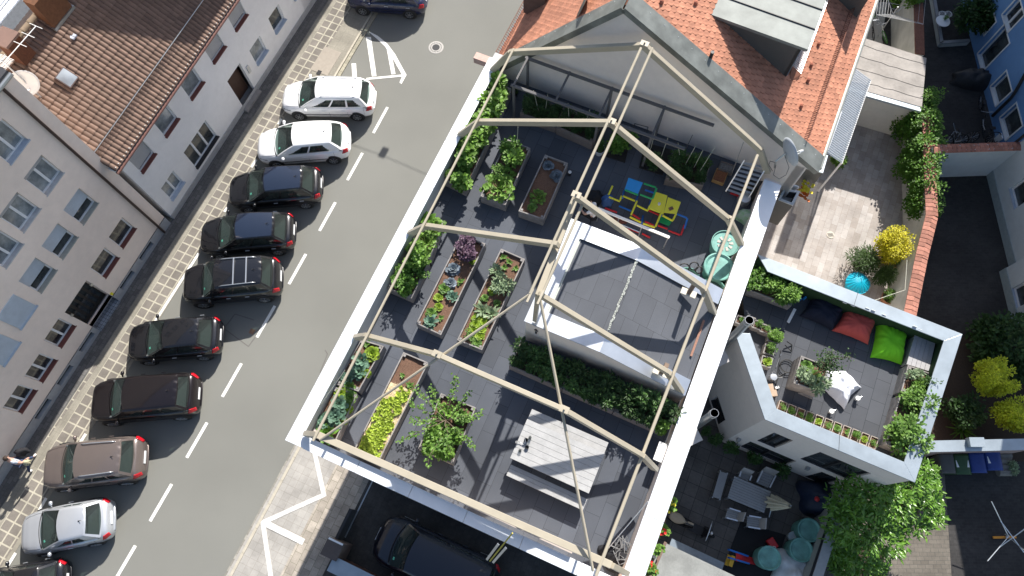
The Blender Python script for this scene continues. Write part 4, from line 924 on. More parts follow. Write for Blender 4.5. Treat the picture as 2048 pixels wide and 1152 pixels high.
# ================================================================ houses on the right
FBl = Face(Vector((22.25, 30, 0)), Vector((0, -1, 0)), Vector((-1, 0, 0)))
bl = T('blue_house', 'bright blue rendered house with white framed windows at the upper right', 'house', FBl.p)
s1, _ = FBl.at(2012, 288, 0); s1 = 13.4
hs = []; sp = []
for (x, y, w_, h_, kind) in ((1975, 25, 1.9, .95, 'w'), (2030, 30, 1.0, 1.2, 'm'), (1990, 98, 1.0, 2.1, 'd'), (2006, 178, 1.05, 1.2, 'w1'), (2026, 244, 1.15, 1.2, 'w1')):
    s_, z_ = FBl.at(x, y, -.1); h = (s_ - w_ / 2, s_ + w_ / 2, max(.12, z_ - h_ / 2), z_ + h_ / 2); hs.append(h); sp.append(kind)
print('blue', [tuple(round(v, 1) for v in h) for h in hs])
wall(FBl, -8, s1, 0, 12, hs, 'wall', bluer, bl, .2)
for h, k in zip(hs, sp):
    window(FBl, *h, bl, dglass, panes=(2 if k == 'm' else 1), depth=.17, sill=white_p, fm=plast_w, sd=.02)
    m = MB(); t = .07
    for a, b, c_, d in ((h[0] - t, h[1] + t, h[3], h[3] + t), (h[0] - t, h[0], h[2], h[3]), (h[1], h[1] + t, h[2], h[3])): bar(m, FBl, a, b, c_, d, 0.002, .02)
    m.build('window_surround', white_p, bl)
m = MB(); m.tube([FBl.pt(*FBl.at(2055, 140, .1), .1), FBl.pt(*FBl.at(2031, 183, .1), .1), FBl.pt(*FBl.at(2022, 196, .1), .1), FBl.pt(*FBl.at(1985, 232, .1), .1)], .07, 8); m.build('downpipe', dark, bl, smooth=True)
FPa = Face(Vector((21.42, 16.6, 0)), Vector((0, -1, 0)), Vector((-1, 0, 0)))
pa_ = T('pale_house', 'pale grey rendered house with plinth at the right edge', 'house', FPa.p)
hs = [midrect(FPa, 2046, 385, 1.0, 1.2), midrect(FPa, 1999, 415, .5, .5), midrect(FPa, 2021, 508, .5, .6)]
hs = [(a, b, max(.2, c), d) for a, b, c, d in hs]
print('pale', [tuple(round(v, 1) for v in h) for h in hs])
wall(FPa, 0, 5.0, 0, 9, hs, 'wall', paler, pa_, .2)
for h in hs: window(FPa, *h, pa_, dglass, panes=1, depth=.15, fm=plast_w, sd=.02)
FPb = Face(Vector((20.95, 11.6, 0)), Vector((0, -1, 0)), Vector((-1, 0, 0))); hs = [midrect(FPb, 2046, 590, .9, .9)]
wall(FPb, 0, 2.85, 0, 9, hs, 'wall', paler, pa_, .2)
for h in hs: window(FPb, *h, pa_, dglass, panes=1, depth=.15, sd=.02)
m = MB(); m.prism([(20.95, 8.75), (28, 8.75), (28, 8.8), (20.95, 8.8)], 0, 9); m.build('wall', paler, pa_)
m = MB(); bar(m, FPb, 0, 2.85, 0, .5, .003, .03); bar(m, FPa, 0, 5, 0, .5, .003, .03); m.build('plinth', mat('teal grey plinth', (.3, .36, .37), .9), pa_)
m = MB(); m.tube([FPa.pt(-.1, 5, .08), FPa.pt(-.1, .1, .08)], .06, 8); m.build('downpipe', dark, pa_, smooth=True)

# ---------------- driveway gate, post, low wall with zinc coping
gw_ = T('gate_wall', 'low wall with blue grey metal coping running beside the parked van', 'wall', W(690, 1100, 0))
a = W(668, 1112, 1.5); d_ = Gd; q4 = [a, a + Gd * 11, a + Gd * 11 - Gu * .55, a - Gu * .55]
MB().prism([(p.x, p.y) for p in q4], 1.44, 1.5).build('coping', zincD, gw_); MB().prism([(p.x, p.y) for p in inset(q4[::-1], .06)], 0, 1.44).build('wall', browr, gw_)
m = MB(); c = W(665, 1098, 1.6); m.box(c - Z * .8, (.62, .62, 1.6), A); gp_ = T('gate_post', 'square brown brick gate post with white lit cap', 'gate post', V3(c, 0)); m.build('post', mat('dark brick post', (.2, .15, .12), .9, .25, 12), gp_)
MB().box(c + Z * .03, (.66, .66, .06), A).build('cap', mat('dark post cap', (.1, .08, .07), .6), gp_); MB().box(c + Z * .07 + U * .29, (.07, .6, .03), A).build('cap_lit_edge', white_p, gp_)  # the white strip paints the sunlit sliver along the cap's upper edge
gt = T('sliding_gate', 'dark solid metal driveway gate standing open', 'gate', W(690, 1060, 0)); a = W(703, 1018, .9); b = W(668, 1090, .9)
m = MB(); m.beam(a - Z * .4, b - Z * .4, .08, .95); m.build('panel', anth, gt); m = MB(); m.beam(a + Z * .1, b + Z * .1, .12, .06); m.build('rail', dark, gt)
m = MB(); a = W(760, 960, .075); pth = W(668, 1112, .075); m.beam(W(745, 962, .08), W(690, 1075, .08), .05, .02); m.build('ground_rail', pipem, gt)

# ================================================================ cars
def interp(keys, t):
    for (a, va), (b, vb) in zip(keys[:-1], keys[1:]):
        if t <= b:
            k = (t - a) / (b - a) if b > a else 0; k = k * k * (3 - 2 * k) * .5 + k * .5; return [x + (y - x) * k for x, y in zip(va, vb)]
    return keys[-1][1]
def car(name, label, cat, pf, pr, paint, Wd=1.78, Ht=1.46, z0=.012, kind='hatch', roofm=None, rails=None, zoom=.55, doors=4, sun=False, rimc=None, group='cars parked slantwise along the left pavement', Lfix=None, ring=False, lights=True, bars=False, two=False, shelf=0):
    f = W(*pf, zoom); r = W(*pr, zoom); f.z = r.z = 0; L_ = (f - r).length; hd = math.atan2(f.y - r.y, f.x - r.x)
    if Lfix: f = r + (f - r).normalized() * Lfix; L_ = Lfix
    c = (f + r) / 2; root = T(name, label, cat, (c.x, c.y, z0), hd, group); root['_o'] = (0, 0, 0)
    h = L_ / 2; hw = Wd / 2; suv = kind in ('suv', 'van')
    belt = {'hatch': .93, 'wagon': .93, 'suv': 1.06, 'van': 1.15}[kind]; hood = belt - (.04 if not suv else .05); nose = .72 if not suv else .86
    tail = belt + .02
    xw0 = h - {'hatch': .92, 'wagon': .92, 'suv': 1.0, 'van': .85}[kind]      # windscreen base
    xw1 = xw0 - {'hatch': .92, 'wagon': .9, 'suv': .74, 'van': .72}[kind]       # roof front
    xr0 = -h + {'hatch': .2, 'wagon': .12, 'suv': .2, 'van': .12}[kind]         # rear window base
    xr1 = xr0 + {'hatch': .48, 'wagon': .36, 'suv': .34, 'van': .16}[kind]       # roof rear
    # stations: t along x ; values halfwidth, top z, shoulder z, bottom z
    K = [(-h, (hw * .60, .62, .58, .34)), (-h + .06, (hw * .76, .84, .78, .28)), (-h + .2, (hw * .89, tail - .02, tail - .10, .24)), (-h + .55, (hw * .975, tail, tail - .05, .22)), (-h + 1.1, (hw, belt, belt - .04, .2)),
         (0, (hw, belt, belt - .03, .2)), (h - 1.25, (hw * .99, hood + .02, hood - .05, .2)), (h - .85, (hw * .98, hood - .02, hood - .09, .22)), (h - .48, (hw * .92, hood - .08, hood - .16, .24)), (h - .2, (hw * .79, nose + .02, nose - .07, .26)), (h - .07, (hw * .62, .64, .58, .3)), (h, (hw * .42, .5, .48, .34))]
    ns = 44; ring_ = []; xs = []
    for i in range(ns + 1):
        t = i / ns; x = -h + L_ * (t - .018 * math.sin(4 * math.pi * t)); w_, zt, zs, zb = interp(K, x); xs.append(x)
        half = [(0, zt + .015), (.35, zt + .012), (.62, zt), (.80, zt - (zt - zs) * .35), (.90, zs), (.955, zs - .09), (1.0, .60 if zs > .66 else zs - .03), (1.0, .47 if zs > .6 else zs - .08), (.985, .33 if zb < .3 else zb + .02), (.93, zb), (.5, zb - .02)]
        rg = [(x, a * w_, z) for a, z in half]; ring_.append([(x, -y, z) for x_, y, z in reversed(rg[1:])] + rg)
    vs = [p for g in ring_ for p in g]; n = len(ring_[0]); fb = []; fi = []
    for i in range(ns):
        for k in range(n - 1):
            a = i * n + k; q = (a, a + 1, a + n + 1, a + n); cx = sum(vs[j][0] for j in q) / 4; cy = sum(vs[j][1] for j in q) / 4; cz = sum(vs[j][2] for j in q) / 4
            ins = cz > belt - .12 and xr0 + .12 < cx < xw0 - .10 and abs(cy) < hw * .80
            (fi if ins else fb).append(q)
    fb.append(tuple(range(n))); fb.append(tuple(reversed(range(ns * n, ns * n + n))))
    b = MB(); b.v = vs; b.f = fb; body = b.build('body', paint, root, smooth='all', local=True)
    # interior tub
    m = MB(); fx = xw0 - .06; rx = xr0 + .1; m.box(((fx + rx) / 2, 0, belt - .34), (fx - rx, Wd * .84, .04)); m.box((xw0 - .3, 0, belt - .12), (.42, Wd * .8, .12)); m.box(((fx + rx) / 2, hw * .8, belt - .2), (fx - rx, .06, .32)); m.box(((fx + rx) / 2, -hw * .8, belt - .2), (fx - rx, .06, .32))
    if kind in ('hatch', 'wagon', 'suv'): m.box((xr0 + .35, 0, belt - .08), (.5, Wd * .74, .03))
    m.build('dashboard', interior, root, local=True)
    for sx, sy in ((xw0 - 1.15, .36), (xw0 - 1.15, -.36), (xw0 - 1.95, .36), (xw0 - 1.95, -.36)):
        if sx < xr0 + .5: continue
        m = MB(); m.box((sx, sy, belt - .12), (.14, .46, .5)); m.box((sx + .22, sy, belt - .3), (.42, .46, .12)); m.box((sx - .02, sy, belt + .2), (.09, .24, .16)); m.build('seat', seatm, root, local=True, bevel=.03)
    m = MB(); m.tube([(xw0 - .62 + .05 * math.cos(t), .36 + .17 * math.sin(t), belt - .02 + .16 * math.cos(t)) for t in [k * math.pi / 8 for k in range(16)]], .016, 6, closed=True); m.build('steering_wheel', dark, root, local=True)
    # cabin
    wr = hw * .70 if not suv else hw * .76; wb = hw * .885; zb_ = belt - .03; bf, bt, br = .16, .09, .10
    def Fr(s, t): return Vector((lerp(xw0 - bf * s * s, xw1 - bt * s * s, t), lerp(wb, wr, t) * s, lerp(zb_, Ht - .045 * s * s - .02, t) + .03 * math.sin(math.pi * t)))
    def Re(s, t): return Vector((lerp(xr0 + br * s * s, xr1 + .05 * s * s, t), lerp(wb * .93, wr * .93, t) * s, lerp(zb_ + .02, Ht - .045 * s * s - .05, t) + .02 * math.sin(math.pi * t)))
    def Rf(s, a):
        w_ = wr * lerp(1, .93, a ** 2); arch = .035 * (1 - (2 * a - 1) ** 2)
        return Vector((lerp(xw1 - bt * s * s, xr1 + .05 * s * s, a), w_ * s, Ht - .045 * s * s - lerp(.02, .05, a) + arch))
    def Sd_(sg, a, t):
        p = Vector((lerp(xw0 - bf, xr0 + br, a), lerp(wb, wb * .93, a ** 2) * sg, zb_ + .02 * a)); q = Rf(sg, a)
        if a < .999: pass
        return p.lerp(q, t) + Vector((0, sg * .045 * math.sin(math.pi * t) * min(1, 4 * a, 4 * (1 - a) + .3), 0))
    cab = MB(); gl = MB()
    nu, nv = 14, 8
    def both(fn, nu, nv, inside):
        cab.grid(fn, nu, nv, lambda a, b: not inside(a, b)); 
    cab.grid(lambda u, v: Fr(2 * u - 1, v), 28, 10, lambda a, b: not (.045 < a < .955 and .04 < b < .955))
    cab.grid(lambda u, v: Re(2 * u - 1, v), 28, 10, lambda a, b: not (.085 < a < .915 and .12 < b < .9))
    cab.grid(lambda u, v: Rf(2 * u - 1, v), 12, 12)
    wins = [(.13, .455, 'f'), (.485, .80 if kind != 'hatch' else .86, 'r')]
    if kind in ('wagon', 'suv', 'van'): wins = [(.13, .40, 'f'), (.43, .68, 'r'), (.71, .93, 'q')]
    if two: wins = [(.13, .50, 'f'), (.54, .86, 'r')]
    if kind == 'van': wins = wins[:1] + [(.43, .68, 'r'), (.71, .95, 'q')]
    def inwin(a, b):
        if not (.12 < b < .86): return False
        for w0, w1, k in wins:
            lo_ = w0 + (.17 * b if k == 'f' else 0); hi_ = w1 - (.10 * b if k in ('q',) or (k == 'r' and len(wins) == 2) else 0)
            if lo_ < a < hi_: return True
        return False
    for sg in (1, -1): cab.grid(lambda u, v: Sd_(sg, u, v), 60, 12, lambda a, b: not inwin(a, b))
    cab.build('cabin', paint, root, smooth='all', local=True)
    if roofm: MB().grid(lambda u, v: Rf((2 * u - 1) * .93, .03 + v * .94) + Vector((0, 0, .006)), 12, 12).build('roof_panel', roofm, root, smooth='all', local=True)
    MB().grid(lambda u, v: Fr(2 * (.04 + .92 * u) - 1, .03 + .93 * v), 16, 6).build('windscreen', carglass, root, smooth='all', local=True)
    MB().grid(lambda u, v: Re(2 * (.08 + .84 * u) - 1, .1 + .81 * v), 16, 6).build('rear_window', carglass, root, smooth='all', local=True)
    for sg in (1, -1):
        MB().grid(lambda u, v: Sd_(sg, .1 + .85 * u, .1 + .78 * v) - Vector((0, sg * .006, 0)), 24, 6).build('side_window', carglass if kind != 'van' else dglass, root, smooth='all', local=True)
    m = MB()                                                   # wipers, cowl
    m.grid(lambda u, v: Fr((2 * u - 1) * .95, -.03 + .06 * v) + Vector((.05, 0, -.01)), 16, 1); m.build('cowl', dark, root, local=True)
    # wheels
    wx = (h - .86, -h + .80); wr_ = .31 if not suv else .35
    for x in wx:
        for sg in (1, -1):
            a = MB(); a.lathe([(wr_ + .055, -.1), (wr_ + .055, .0), (wr_ - .02, .012)], (x, sg * (hw - .012), wr_ + .01), 28, (0, sg, 0)); a.build('wheel_arch', dark, root, local=True)
            ty = MB(); ty.lathe([(wr_ * .6, .0), (wr_ * .93, .012), (wr_, -.03), (wr_, -.2), (wr_ * .9, -.22)], (x, sg * (hw + .012), wr_), 28, (0, sg, 0)); to = ty.build('wheel', rubber, root, smooth=True, local=True)
            rm = MB(); cc = Vector((x, sg * (hw + .006), wr_)); rm.lathe([(wr_ * .58, .0), (wr_ * .64, .015), (wr_ * .66, .0)], cc, 24, (0, sg, 0)); rm.lathe([(.0, .018), (.055, .012), (.06, 0)], cc, 12, (0, sg, 0))
            for k in range(7): t = k * 2 * math.pi / 7; d = Vector((math.cos(t), 0, math.sin(t))); rm.beam(cc + d * .04 + Vector((0, sg * .01, 0)), cc + d * wr_ * .6, .02, .055, Vector((0, 1, 0)))
            rm.build('rim', rimm, to, local=True)
    # lamps, bumper details
    for sg in (1, -1):
        m = MB(); 
        def hl(u, v): x = h - .13 - .42 * u; w_, zt, zs, zb = interp(K, x); a = lerp(.78, .97, v); return Vector((x + .012, sg * w_ * a * 1.005, zs - .02 - .14 * max(0, v - .4) + .03 * (1 - v)))
        m.grid(hl, 6, 4); m.build('headlight', hglass, root, smooth='all', local=True, norm=True, solid=.012)
        m = MB()
        def tl(u, v): x = -h + .045 + .26 * u * (1 - .3 * v); w_, zt, zs, zb = interp(K, x); return Vector((x - .006, sg * (w_ + .012) * lerp(1.0, .86, v) , lerp(zs - .12, zs + .05, v)))
        m.grid(tl, 5, 4); m.build('tail_light', redl, root, smooth='all', local=True, solid=.012)
        m = MB(); mx_ = xw0 - .42; m.lathe([(0, -.09), (.06, -.07), (.075, 0), (.06, .07), (0, .09)], (mx_, sg * (hw + .09), belt + .02), 12, (0, 1, 0)); m.beam((mx_, sg * (hw - .06), belt - .05), (mx_, sg * (hw + .05), belt), .05, .05); m.build('wing_mirror', paint, root, smooth='all', local=True)
        for k, w in enumerate(wins[:2 if not two else 1]):
            p = Sd_(sg, w[1] - .05, 0) ; m = MB(); m.beam((p.x - .09, sg * (hw + .012), belt - .13), (p.x + .09, sg * (hw + .012), belt - .13), .03, .035); m.build('door_handle', alu if paint.name in ('car paint black', 'car paint deep blue') else paint, root, local=True, bevel=.008)
        m = MB(); xa = xw0 - .25; xb = xr0 + .75; z_ = .52; m.beam((xa, sg * (hw + .006), z_), (xb, sg * (hw + .006), z_), .015, .035); m.build('side_trim', dark, root, local=True)
    m = MB(); m.box((-h - .004, 0, .66), (.03, .5, .11)); m.build('number_plate', plate, root, local=True)
    m = MB(); m.box((h + .004, 0, .42), (.03, .5, .11)); m.build('number_plate', plate, root, local=True)
    m = MB(); m.tube([(-h + .2 - .0 * abs(y), y * .86, .50 - .02 * abs(y)) for y in ()] or [(-h + .16, -hw * .72, .47), (-h - .015, -hw * .5, .48), (-h - .03, 0, .48), (-h - .015, hw * .5, .48), (-h + .16, hw * .72, .47)], .035, 8); m.build('rear_bumper', paint, root, smooth='all', local=True)
    m = MB(); a = Rf(0, .82); m.tube([tuple(a + Vector((0, 0, .0))), tuple(a + Vector((-.12, 0, .09)))], .012, 6); m.lathe([(.03, 0), (.025, .02), (0, .022)], a, 10); m.build('roof_aerial', dark, root, local=True)
    # windscreen badge
    p = Fr(.62, .22); m = MB(); m.grid(lambda u, v: Fr(.55 + .12 * u, .2 + .1 * v) + Vector((.006, 0, .006)), 1, 1); m.build('windscreen_sticker', mat('green sticker', (.15, .6, .4), .5), root, local=True)
    if rails:
        for sg in (1, -1):
            m = MB(); pts = [Rf(sg * .88, .1 + .8 * k / 12) + Vector((0, 0, .05 * min(1, k, 12 - k))) for k in range(13)]; m.tube(pts, .018, 6); m.build('roof_rail', rails, root, smooth='all', local=True)
    if bars:
        for a in (.42, .7):
            m = MB(); m.beam(Rf(-.9, a) + Vector((0, 0, .06)), Rf(.9, a) + Vector((0, 0, .06)), .05, .03); m.build('roof_bar', alu, root, local=True)
    # shut lines
    m = MB()
    def hoodline(sg):
        pts = []
        for k in range(9): x = lerp(h - .28, xw0 - .02, k / 8); w_, zt, zs, zb = interp(K, x); pts.append((x, sg * w_ * .79, zt - (zt - zs) * .33 + .004))
        return pts
    for sg in (1, -1): m.tube(hoodline(sg), .005, 4)
    m.build('bonnet_gap', dark, root, local=True)
    if not suv or True:
        m = MB()
        for w0, w1, k in wins:
            for sg in (1, -1): p = Sd_(sg, (w1 + .015), 0); m.tube([(p.x, sg * (hw * .90), belt - .03), (p.x, sg * (hw + .002), .62), (p.x, sg * (hw + .002), .32)], .004, 4)
        m.build('door_gap', dark, root, local=True)
    return root
def paintm(n, c, metal=0., rough=.3, coat=.8): return mat('car paint ' + n, c, rough, .02, 3, metal=metal, coat=coat, spec=.5)
pw = paintm('white', (.88, .88, .88)); pk = paintm('black', (.008, .008, .01), rough=.25); pb = paintm('deep blue', (.008, .012, .05), rough=.25); pa2 = paintm('aubergine', (.014, .010, .011), .4, .3); pbr = paintm('taupe', (.19, .155, .14), .5, .35); ps = paintm('silver', (.52, .54, .57), .5, .35)
skyroof = mat('glossy dark roof', (.012, .018, .035), .08, .05, spec=.9, coat=1)
PK = 'parked_car'
car(PK, 'dark blue car cut off by the top edge of the photo', 'car', (696, -14), (854, -2), pb, 1.75, 1.5, roofm=None)
car(PK, 'white estate car with roof rails, nearest to the white road marking', 'car', (565, 196), (749, 198), pw, 1.76, 1.5, kind='wagon', rails=alu)
car(PK, 'white hatchback parked between the white estate and a black car', 'car', (515, 295), (699, 280), pw, 1.8, 1.46, kind='hatch')
car(PK, 'glossy black hatchback with silver roof edge parked right below the white hatchback', 'car', (458, 385), (644, 369), pk, 1.78, 1.5, kind='hatch', roofm=skyroof)
car(PK, 'black hatchback with bulging red tail lights, directly above the black off roader', 'car', (401, 476), (590, 462), pk, 1.8, 1.5, kind='hatch', roofm=skyroof)
car(PK, 'black off roader with silver roof bars and rails', 'car', (366, 573), (564, 554), pk, 1.82, 1.68, kind='suv', rails=alu, bars=True)
car(PK, 'black compact car with green tinted rear window, below the off roader', 'car', (257, 687), (444, 671), pk, 1.76, 1.5, kind='hatch')
car(PK, 'dark aubergine crossover parked above the light brown car', 'car', (184, 806), (401, 788), pa2, 1.84, 1.6, kind='suv')
car(PK, 'light brown crossover with silver roof rails', 'car', (89, 938), (293, 915), pbr, 1.84, 1.62, kind='suv', rails=alu)
car(PK, 'silver three door hatchback with dark glass', 'car', (43, 1072), (227, 1035), ps, 1.72, 1.42, kind='hatch', two=True)
car(PK, 'black car at the lower left corner showing only its roof and tail', 'car', (-46, 1194), (139, 1160), pk, 1.76, 1.46, kind='hatch')
car('parked_van', 'dark blue people carrier standing in the shaded driveway', 'van', (754, 1066), (988, 1178), paintm('blue black', (.004, .005, .014), rough=.3), 1.9, 1.85, z0=.075, kind='van', group=None, Lfix=4.9)

# ================================================================ plants
PF = {'oval': [(0, .06), (.25, .75), (.55, 1.0), (.85, .6), (1, .02)], 'round': [(0, .15), (.2, .8), (.5, 1.05), (.8, .95), (1, .45)], 'long': [(0, .1), (.3, 1), (.6, .8), (.85, .4), (1, .02)],
      'lobed': [(0, .08), (.18, .35), (.3, 1.0), (.42, .5), (.58, 1.05), (.7, .5), (.84, .65), (1, .05)]}
def leaf(mb, p, d, up, L_, w, kind='oval', droop=.3, fold=.15, ruf=0):
    d = d.normalized(); s = d.cross(up); s = s.normalized() if s.length > 1e-4 else Vector((1, 0, 0)); n = s.cross(d).normalized(); pf = PF[kind]; vs = []
    for t, k in pf:
        c = p + d * L_ * t + n * (L_ * (t * .15 - droop * t * t)); e = w / 2 * k; r = ru(-ruf, ruf) * w
        vs += [c - s * e + n * (fold * e + r), c, c + s * e + n * (fold * e - r)]
    m = len(pf); mb.add(vs, [q for i in range(m - 1) for q in ((3 * i, 3 * i + 1, 3 * i + 4, 3 * i + 3), (3 * i + 1, 3 * i + 2, 3 * i + 5, 3 * i + 4))])
def spray(mb, p, n, Ls, w, kind, spread=1.0):
    for _ in range(n):
        t = ru(0, 6.283); e = ru(.1, 1.2) * spread; d = Vector((math.cos(t), math.sin(t), math.tan(min(1.3, 1.35 - e)) if False else ru(-.2, .9))); leaf(mb, p, d, Z, Ls * ru(.7, 1.2), w * ru(.8, 1.15), kind, ru(.1, .5))
def rosette(r, n, w, kind='round', lo=.1, hi=1.3, ruf=.0, stem=0., h0=0.):
    mb = MB(); g = 2.39996
    for k in range(n):
        f = (k + .5) / n; el = lerp(hi, lo, f ** .8) + ru(-.1, .1); t = k * g + ru(-.2, .2); L_ = r * lerp(.45, 1.05, f) * ru(.85, 1.1); d = Vector((math.cos(t) * math.cos(el), math.sin(t) * math.cos(el), math.sin(el)))
        p = Vector((0, 0, h0 + .02)) + d * stem * r; leaf(mb, p, d, Z, L_ * (1 - stem), w * lerp(.6, 1, f) * ru(.85, 1.1), kind, ru(.15, .4), .2, ruf)
        if stem: mb.tube([(0, 0, .0), tuple(p)], .012, 4, cap=False)
    return mb
def bushmb(rx, ry, h, n, L_, w, kind='oval', clumps=10, z0=0., shell=.75, noise_=.25, sr=(.28, .48)):
    mb = MB(); cl = []
    for k in range(clumps):
        t = ru(0, 6.283); q = math.sqrt(rnd()) * .66; cl.append((Vector((rx * q * math.cos(t), ry * q * math.sin(t), z0 + h * ru(.28, .78))), ru(*sr)))
    for _ in range(n):
        c, s = random.choice(cl); v = Vector((random.gauss(0, 1), random.gauss(0, 1), random.gauss(0, 1))).normalized(); v *= s * (ru(shell, 1) if rnd() < .8 else ru(.2, 1)) * (1 + noise_ * ru(-1, 1))
        p = c + Vector((v.x * rx, v.y * ry, v.z * h)); p.z = max(p.z, z0 * .5 + .02)
        d = Vector((v.x / rx, v.y / ry, v.z / h * .6)).normalized() + Vector((ru(-.6, .6), ru(-.6, .6), ru(-.3, .6))); leaf(mb, p, d, Z, L_ * ru(.7, 1.3), w * ru(.8, 1.2), kind, ru(.0, .5), .15)
    return mb
PROTO = {}
def proto(key, fn, m):
    if key not in PROTO: PROTO[key] = (fn, m, [])
    return key
def plant(name, label, cat, key, loc, scale=1.0, group=None, variants=3, stemlabel=None):
    fn, m, made = PROTO[key]
    if len(made) < variants:
        mb = fn(); me = mb.build('leaves', m, None, norm=False, smooth=False); made.append(me.data); me.name = name; o = me; o.data.name = name
    else: o = bpy.data.objects.new(name, random.choice(made)); COL.objects.link(o)
    o.location = loc; o.rotation_euler = (0, 0, ru(0, 6.283)); o.scale = (scale,) * 3; o['label'] = label; o['category'] = cat
    if group: o['group'] = group
    return o
L = leafM; L['deep'] = mat('leaf deep', (.03, .085, .015), .5, .2, 3, island=.4, c2=(.07, .14, .03), trans=.2)
proto('lettuce', lambda: rosette(.17, 34, .13, 'round', .15, 1.4, .05), L['lettuce']); proto('green_lettuce', lambda: rosette(.17, 30, .12, 'round', .15, 1.3, .05), L['mid'])
proto('kale', lambda: rosette(.3, 20, .15, 'round', .25, 1.2, .03, .35), L['kale']); proto('cabbage', lambda: rosette(.24, 26, .2, 'round', .05, 1.4, .03), L['cabbage'])
proto('zucchini', lambda: rosette(.56, 30, .3, 'lobed', .0, 1.15, .08, .5), L['zuc']); proto('chard', lambda: rosette(.33, 26, .16, 'oval', .4, 1.4, .03, .3), L['green'])
proto('bean', lambda: bushmb(.34, .34, .6, 330, .12, .1, 'oval', 7), L['zuc']); proto('herb', lambda: bushmb(.2, .2, .26, 260, .05, .03, 'oval', 6), L['mid'])
proto('sage', lambda: bushmb(.24, .24, .28, 240, .09, .04, 'long', 6), L['sage']); proto('tomato', lambda: bushmb(.33, .33, .7, 420, .11, .045, 'lobed', 7, 0, .7, .35), L['dark']); proto('tomato2', lambda: bushmb(.33, .33, .75, 420, .11, .05, 'lobed', 7, 0, .7, .35), L['deep'])
proto('seedling', lambda: rosette(.12, 9, .07, 'oval', .3, 1.1), L['mid']); proto('artichoke', lambda: rosette(.3, 16, .1, 'long', .3, 1.2, .0, .2), L['sage']); proto('purple', lambda: bushmb(.3, .3, .45, 330, .09, .06, 'oval', 8), L['purple'])
proto('parsley', lambda: bushmb(.3, .3, .4, 520, .06, .05, 'lobed', 9), L['green'])

# ================================================================ planter boxes on the roof garden
RZ = DZ + .52
def planter(label, quad, zr=RZ, zf=DZ, soilm=None, th=.04, drop=.1, group='raised vegetable boxes on the roof garden', name='planter_box', cat='planter', corners=True, m=None):
    P = [W(*p, zr) for p in quad]
    if (P[1] - P[0]).cross(P[2] - P[1]).z < 0: P = P[::-1]
    ii = inset(P, th); c = sum(P, Vector()) / 4; o = T(name, label, cat, V3(c, zf), 0, group); wm = m or woodp
    for i in range(4):
        j = (i + 1) % 4; nb = max(2, round((zr - zf) / .18)); mb = MB(); n = (P[j] - P[i]).normalized(); n = Vector((n.y, -n.x, 0)) * .004
        for k in range(nb):
            a = zf + (zr - zf) * k / nb; b = zf + (zr - zf) * (k + 1) / nb - (.008 if k < nb - 1 else 0); e = n * (k % 2)
            mb.hexa([V3(P[i] + e, a), V3(P[j] + e, a), V3(ii[j], a), V3(ii[i], a)], [V3(P[i] + e, b), V3(P[j] + e, b), V3(ii[j], b), V3(ii[i], b)])
        mb.build('side_board', wm, o)
    if corners:
        i3 = inset(P, th + .05)
        for k in range(4): MB().box(V3(i3[k], (zr + zf) / 2 + .01), (.08, .08, zr - zf), A).build('corner_post', wm, o)
    def sf(u, v):
        p = lerp(lerp(ii[0], ii[1], u), lerp(ii[3], ii[2], u), v); return V3(p, zr - drop + .03 * noise.noise(p * 2.5) + .02 * noise.noise(p * 9))
    MB().grid(sf, 14, 26).build('soil', soilm or soil, o, smooth='all')
    return o, P, zr - drop
def inquad(P, u, v, z):      # u across, v along in the order the quad was given
    return V3(lerp(lerp(P[0], P[1], u), lerp(P[3], P[2], u), v), z)
def Q4(quad, z): return [W(*p, z) for p in quad]
def row(quad, z, spots, fallback=None):
    Pq = Q4(quad, RZ); out = []
    for s in spots: out.append(inquad(Pq, s[0], s[1], z))
    return out
def plants(quad, items, where, gname, z=RZ - .1):
    Pq = Q4(quad, RZ); cnt = {}
    for key, name, cat, lab, u, v, sc_ in items:
        cnt[lab] = cnt.get(lab, 0) + 1
    seen = {}
    for key, name, cat, lab, u, v, sc_ in items:
        seen[lab] = seen.get(lab, 0) + 1; l = lab + ' in ' + where
        if cnt[lab] > 1: l = ORD[seen[lab] - 1] + ' ' + lab + ' from the far end in ' + where
        plant(name, l, cat, key, inquad(Pq, u, v, z), sc_ * (1.22 if 'bare soil' not in where else 1.0), gname)
A1 = ((979, 160), (1023, 177), (996, 240), (951, 223)); A2 = ((949, 227), (994, 244), (931, 380), (884, 356)); B1 = ((843, 432), (886, 447), (860, 519), (815, 505)); B2 = ((813, 509), (858, 524), (823, 597), (773, 575))
C1 = ((722, 678), (768, 692), (717, 783), (670, 768)); C2 = ((668, 773), (715, 788), (669, 887), (622, 863)); D1 = ((1014, 278), (1061, 296), (1011, 410), (961, 392)); E1 = ((1090, 309), (1136, 326), (1087, 439), (1037, 422))
F1q = ((923, 468), (971, 487), (882, 670), (832, 647)); G1 = ((1002, 497), (1050, 518), (964, 700), (914, 680)); H1 = ((807, 704), (857, 725), (757, 925), (706, 903)); I1 = ((882, 786), (952, 815), (905, 928), (836, 897))
planter('grey board planter at the far end of the left coping, full of leafy beans', A1)
planter('long grey planter by the left coping with bean plants and zucchini leaves', A2)
planter('planter by the left coping holding broad pale green leaves, between two frame feet', B1)
planter('planter by the left coping holding dense dark parsley, nearest to its lit end', B2)
planter('planter by the left coping with lettuce at its upper end, below the long beam', C1)
planter('planter in the lower left corner of the roof garden full of blue green kale', C2)
planter('short planter overflowing with a big sunlit zucchini plant', D1); planter('planter of bare soil with two grey cabbages at its shaded end', E1)
planter('long planter with purple basil, cabbages and round lettuces', F1q); planter('long planter with sage, kale and a double row of yellow lettuce', G1)
planter('long planter half covered with straw and strawberry plants', H1); planter('wide planter with a small spreading tree growing in it', I1)
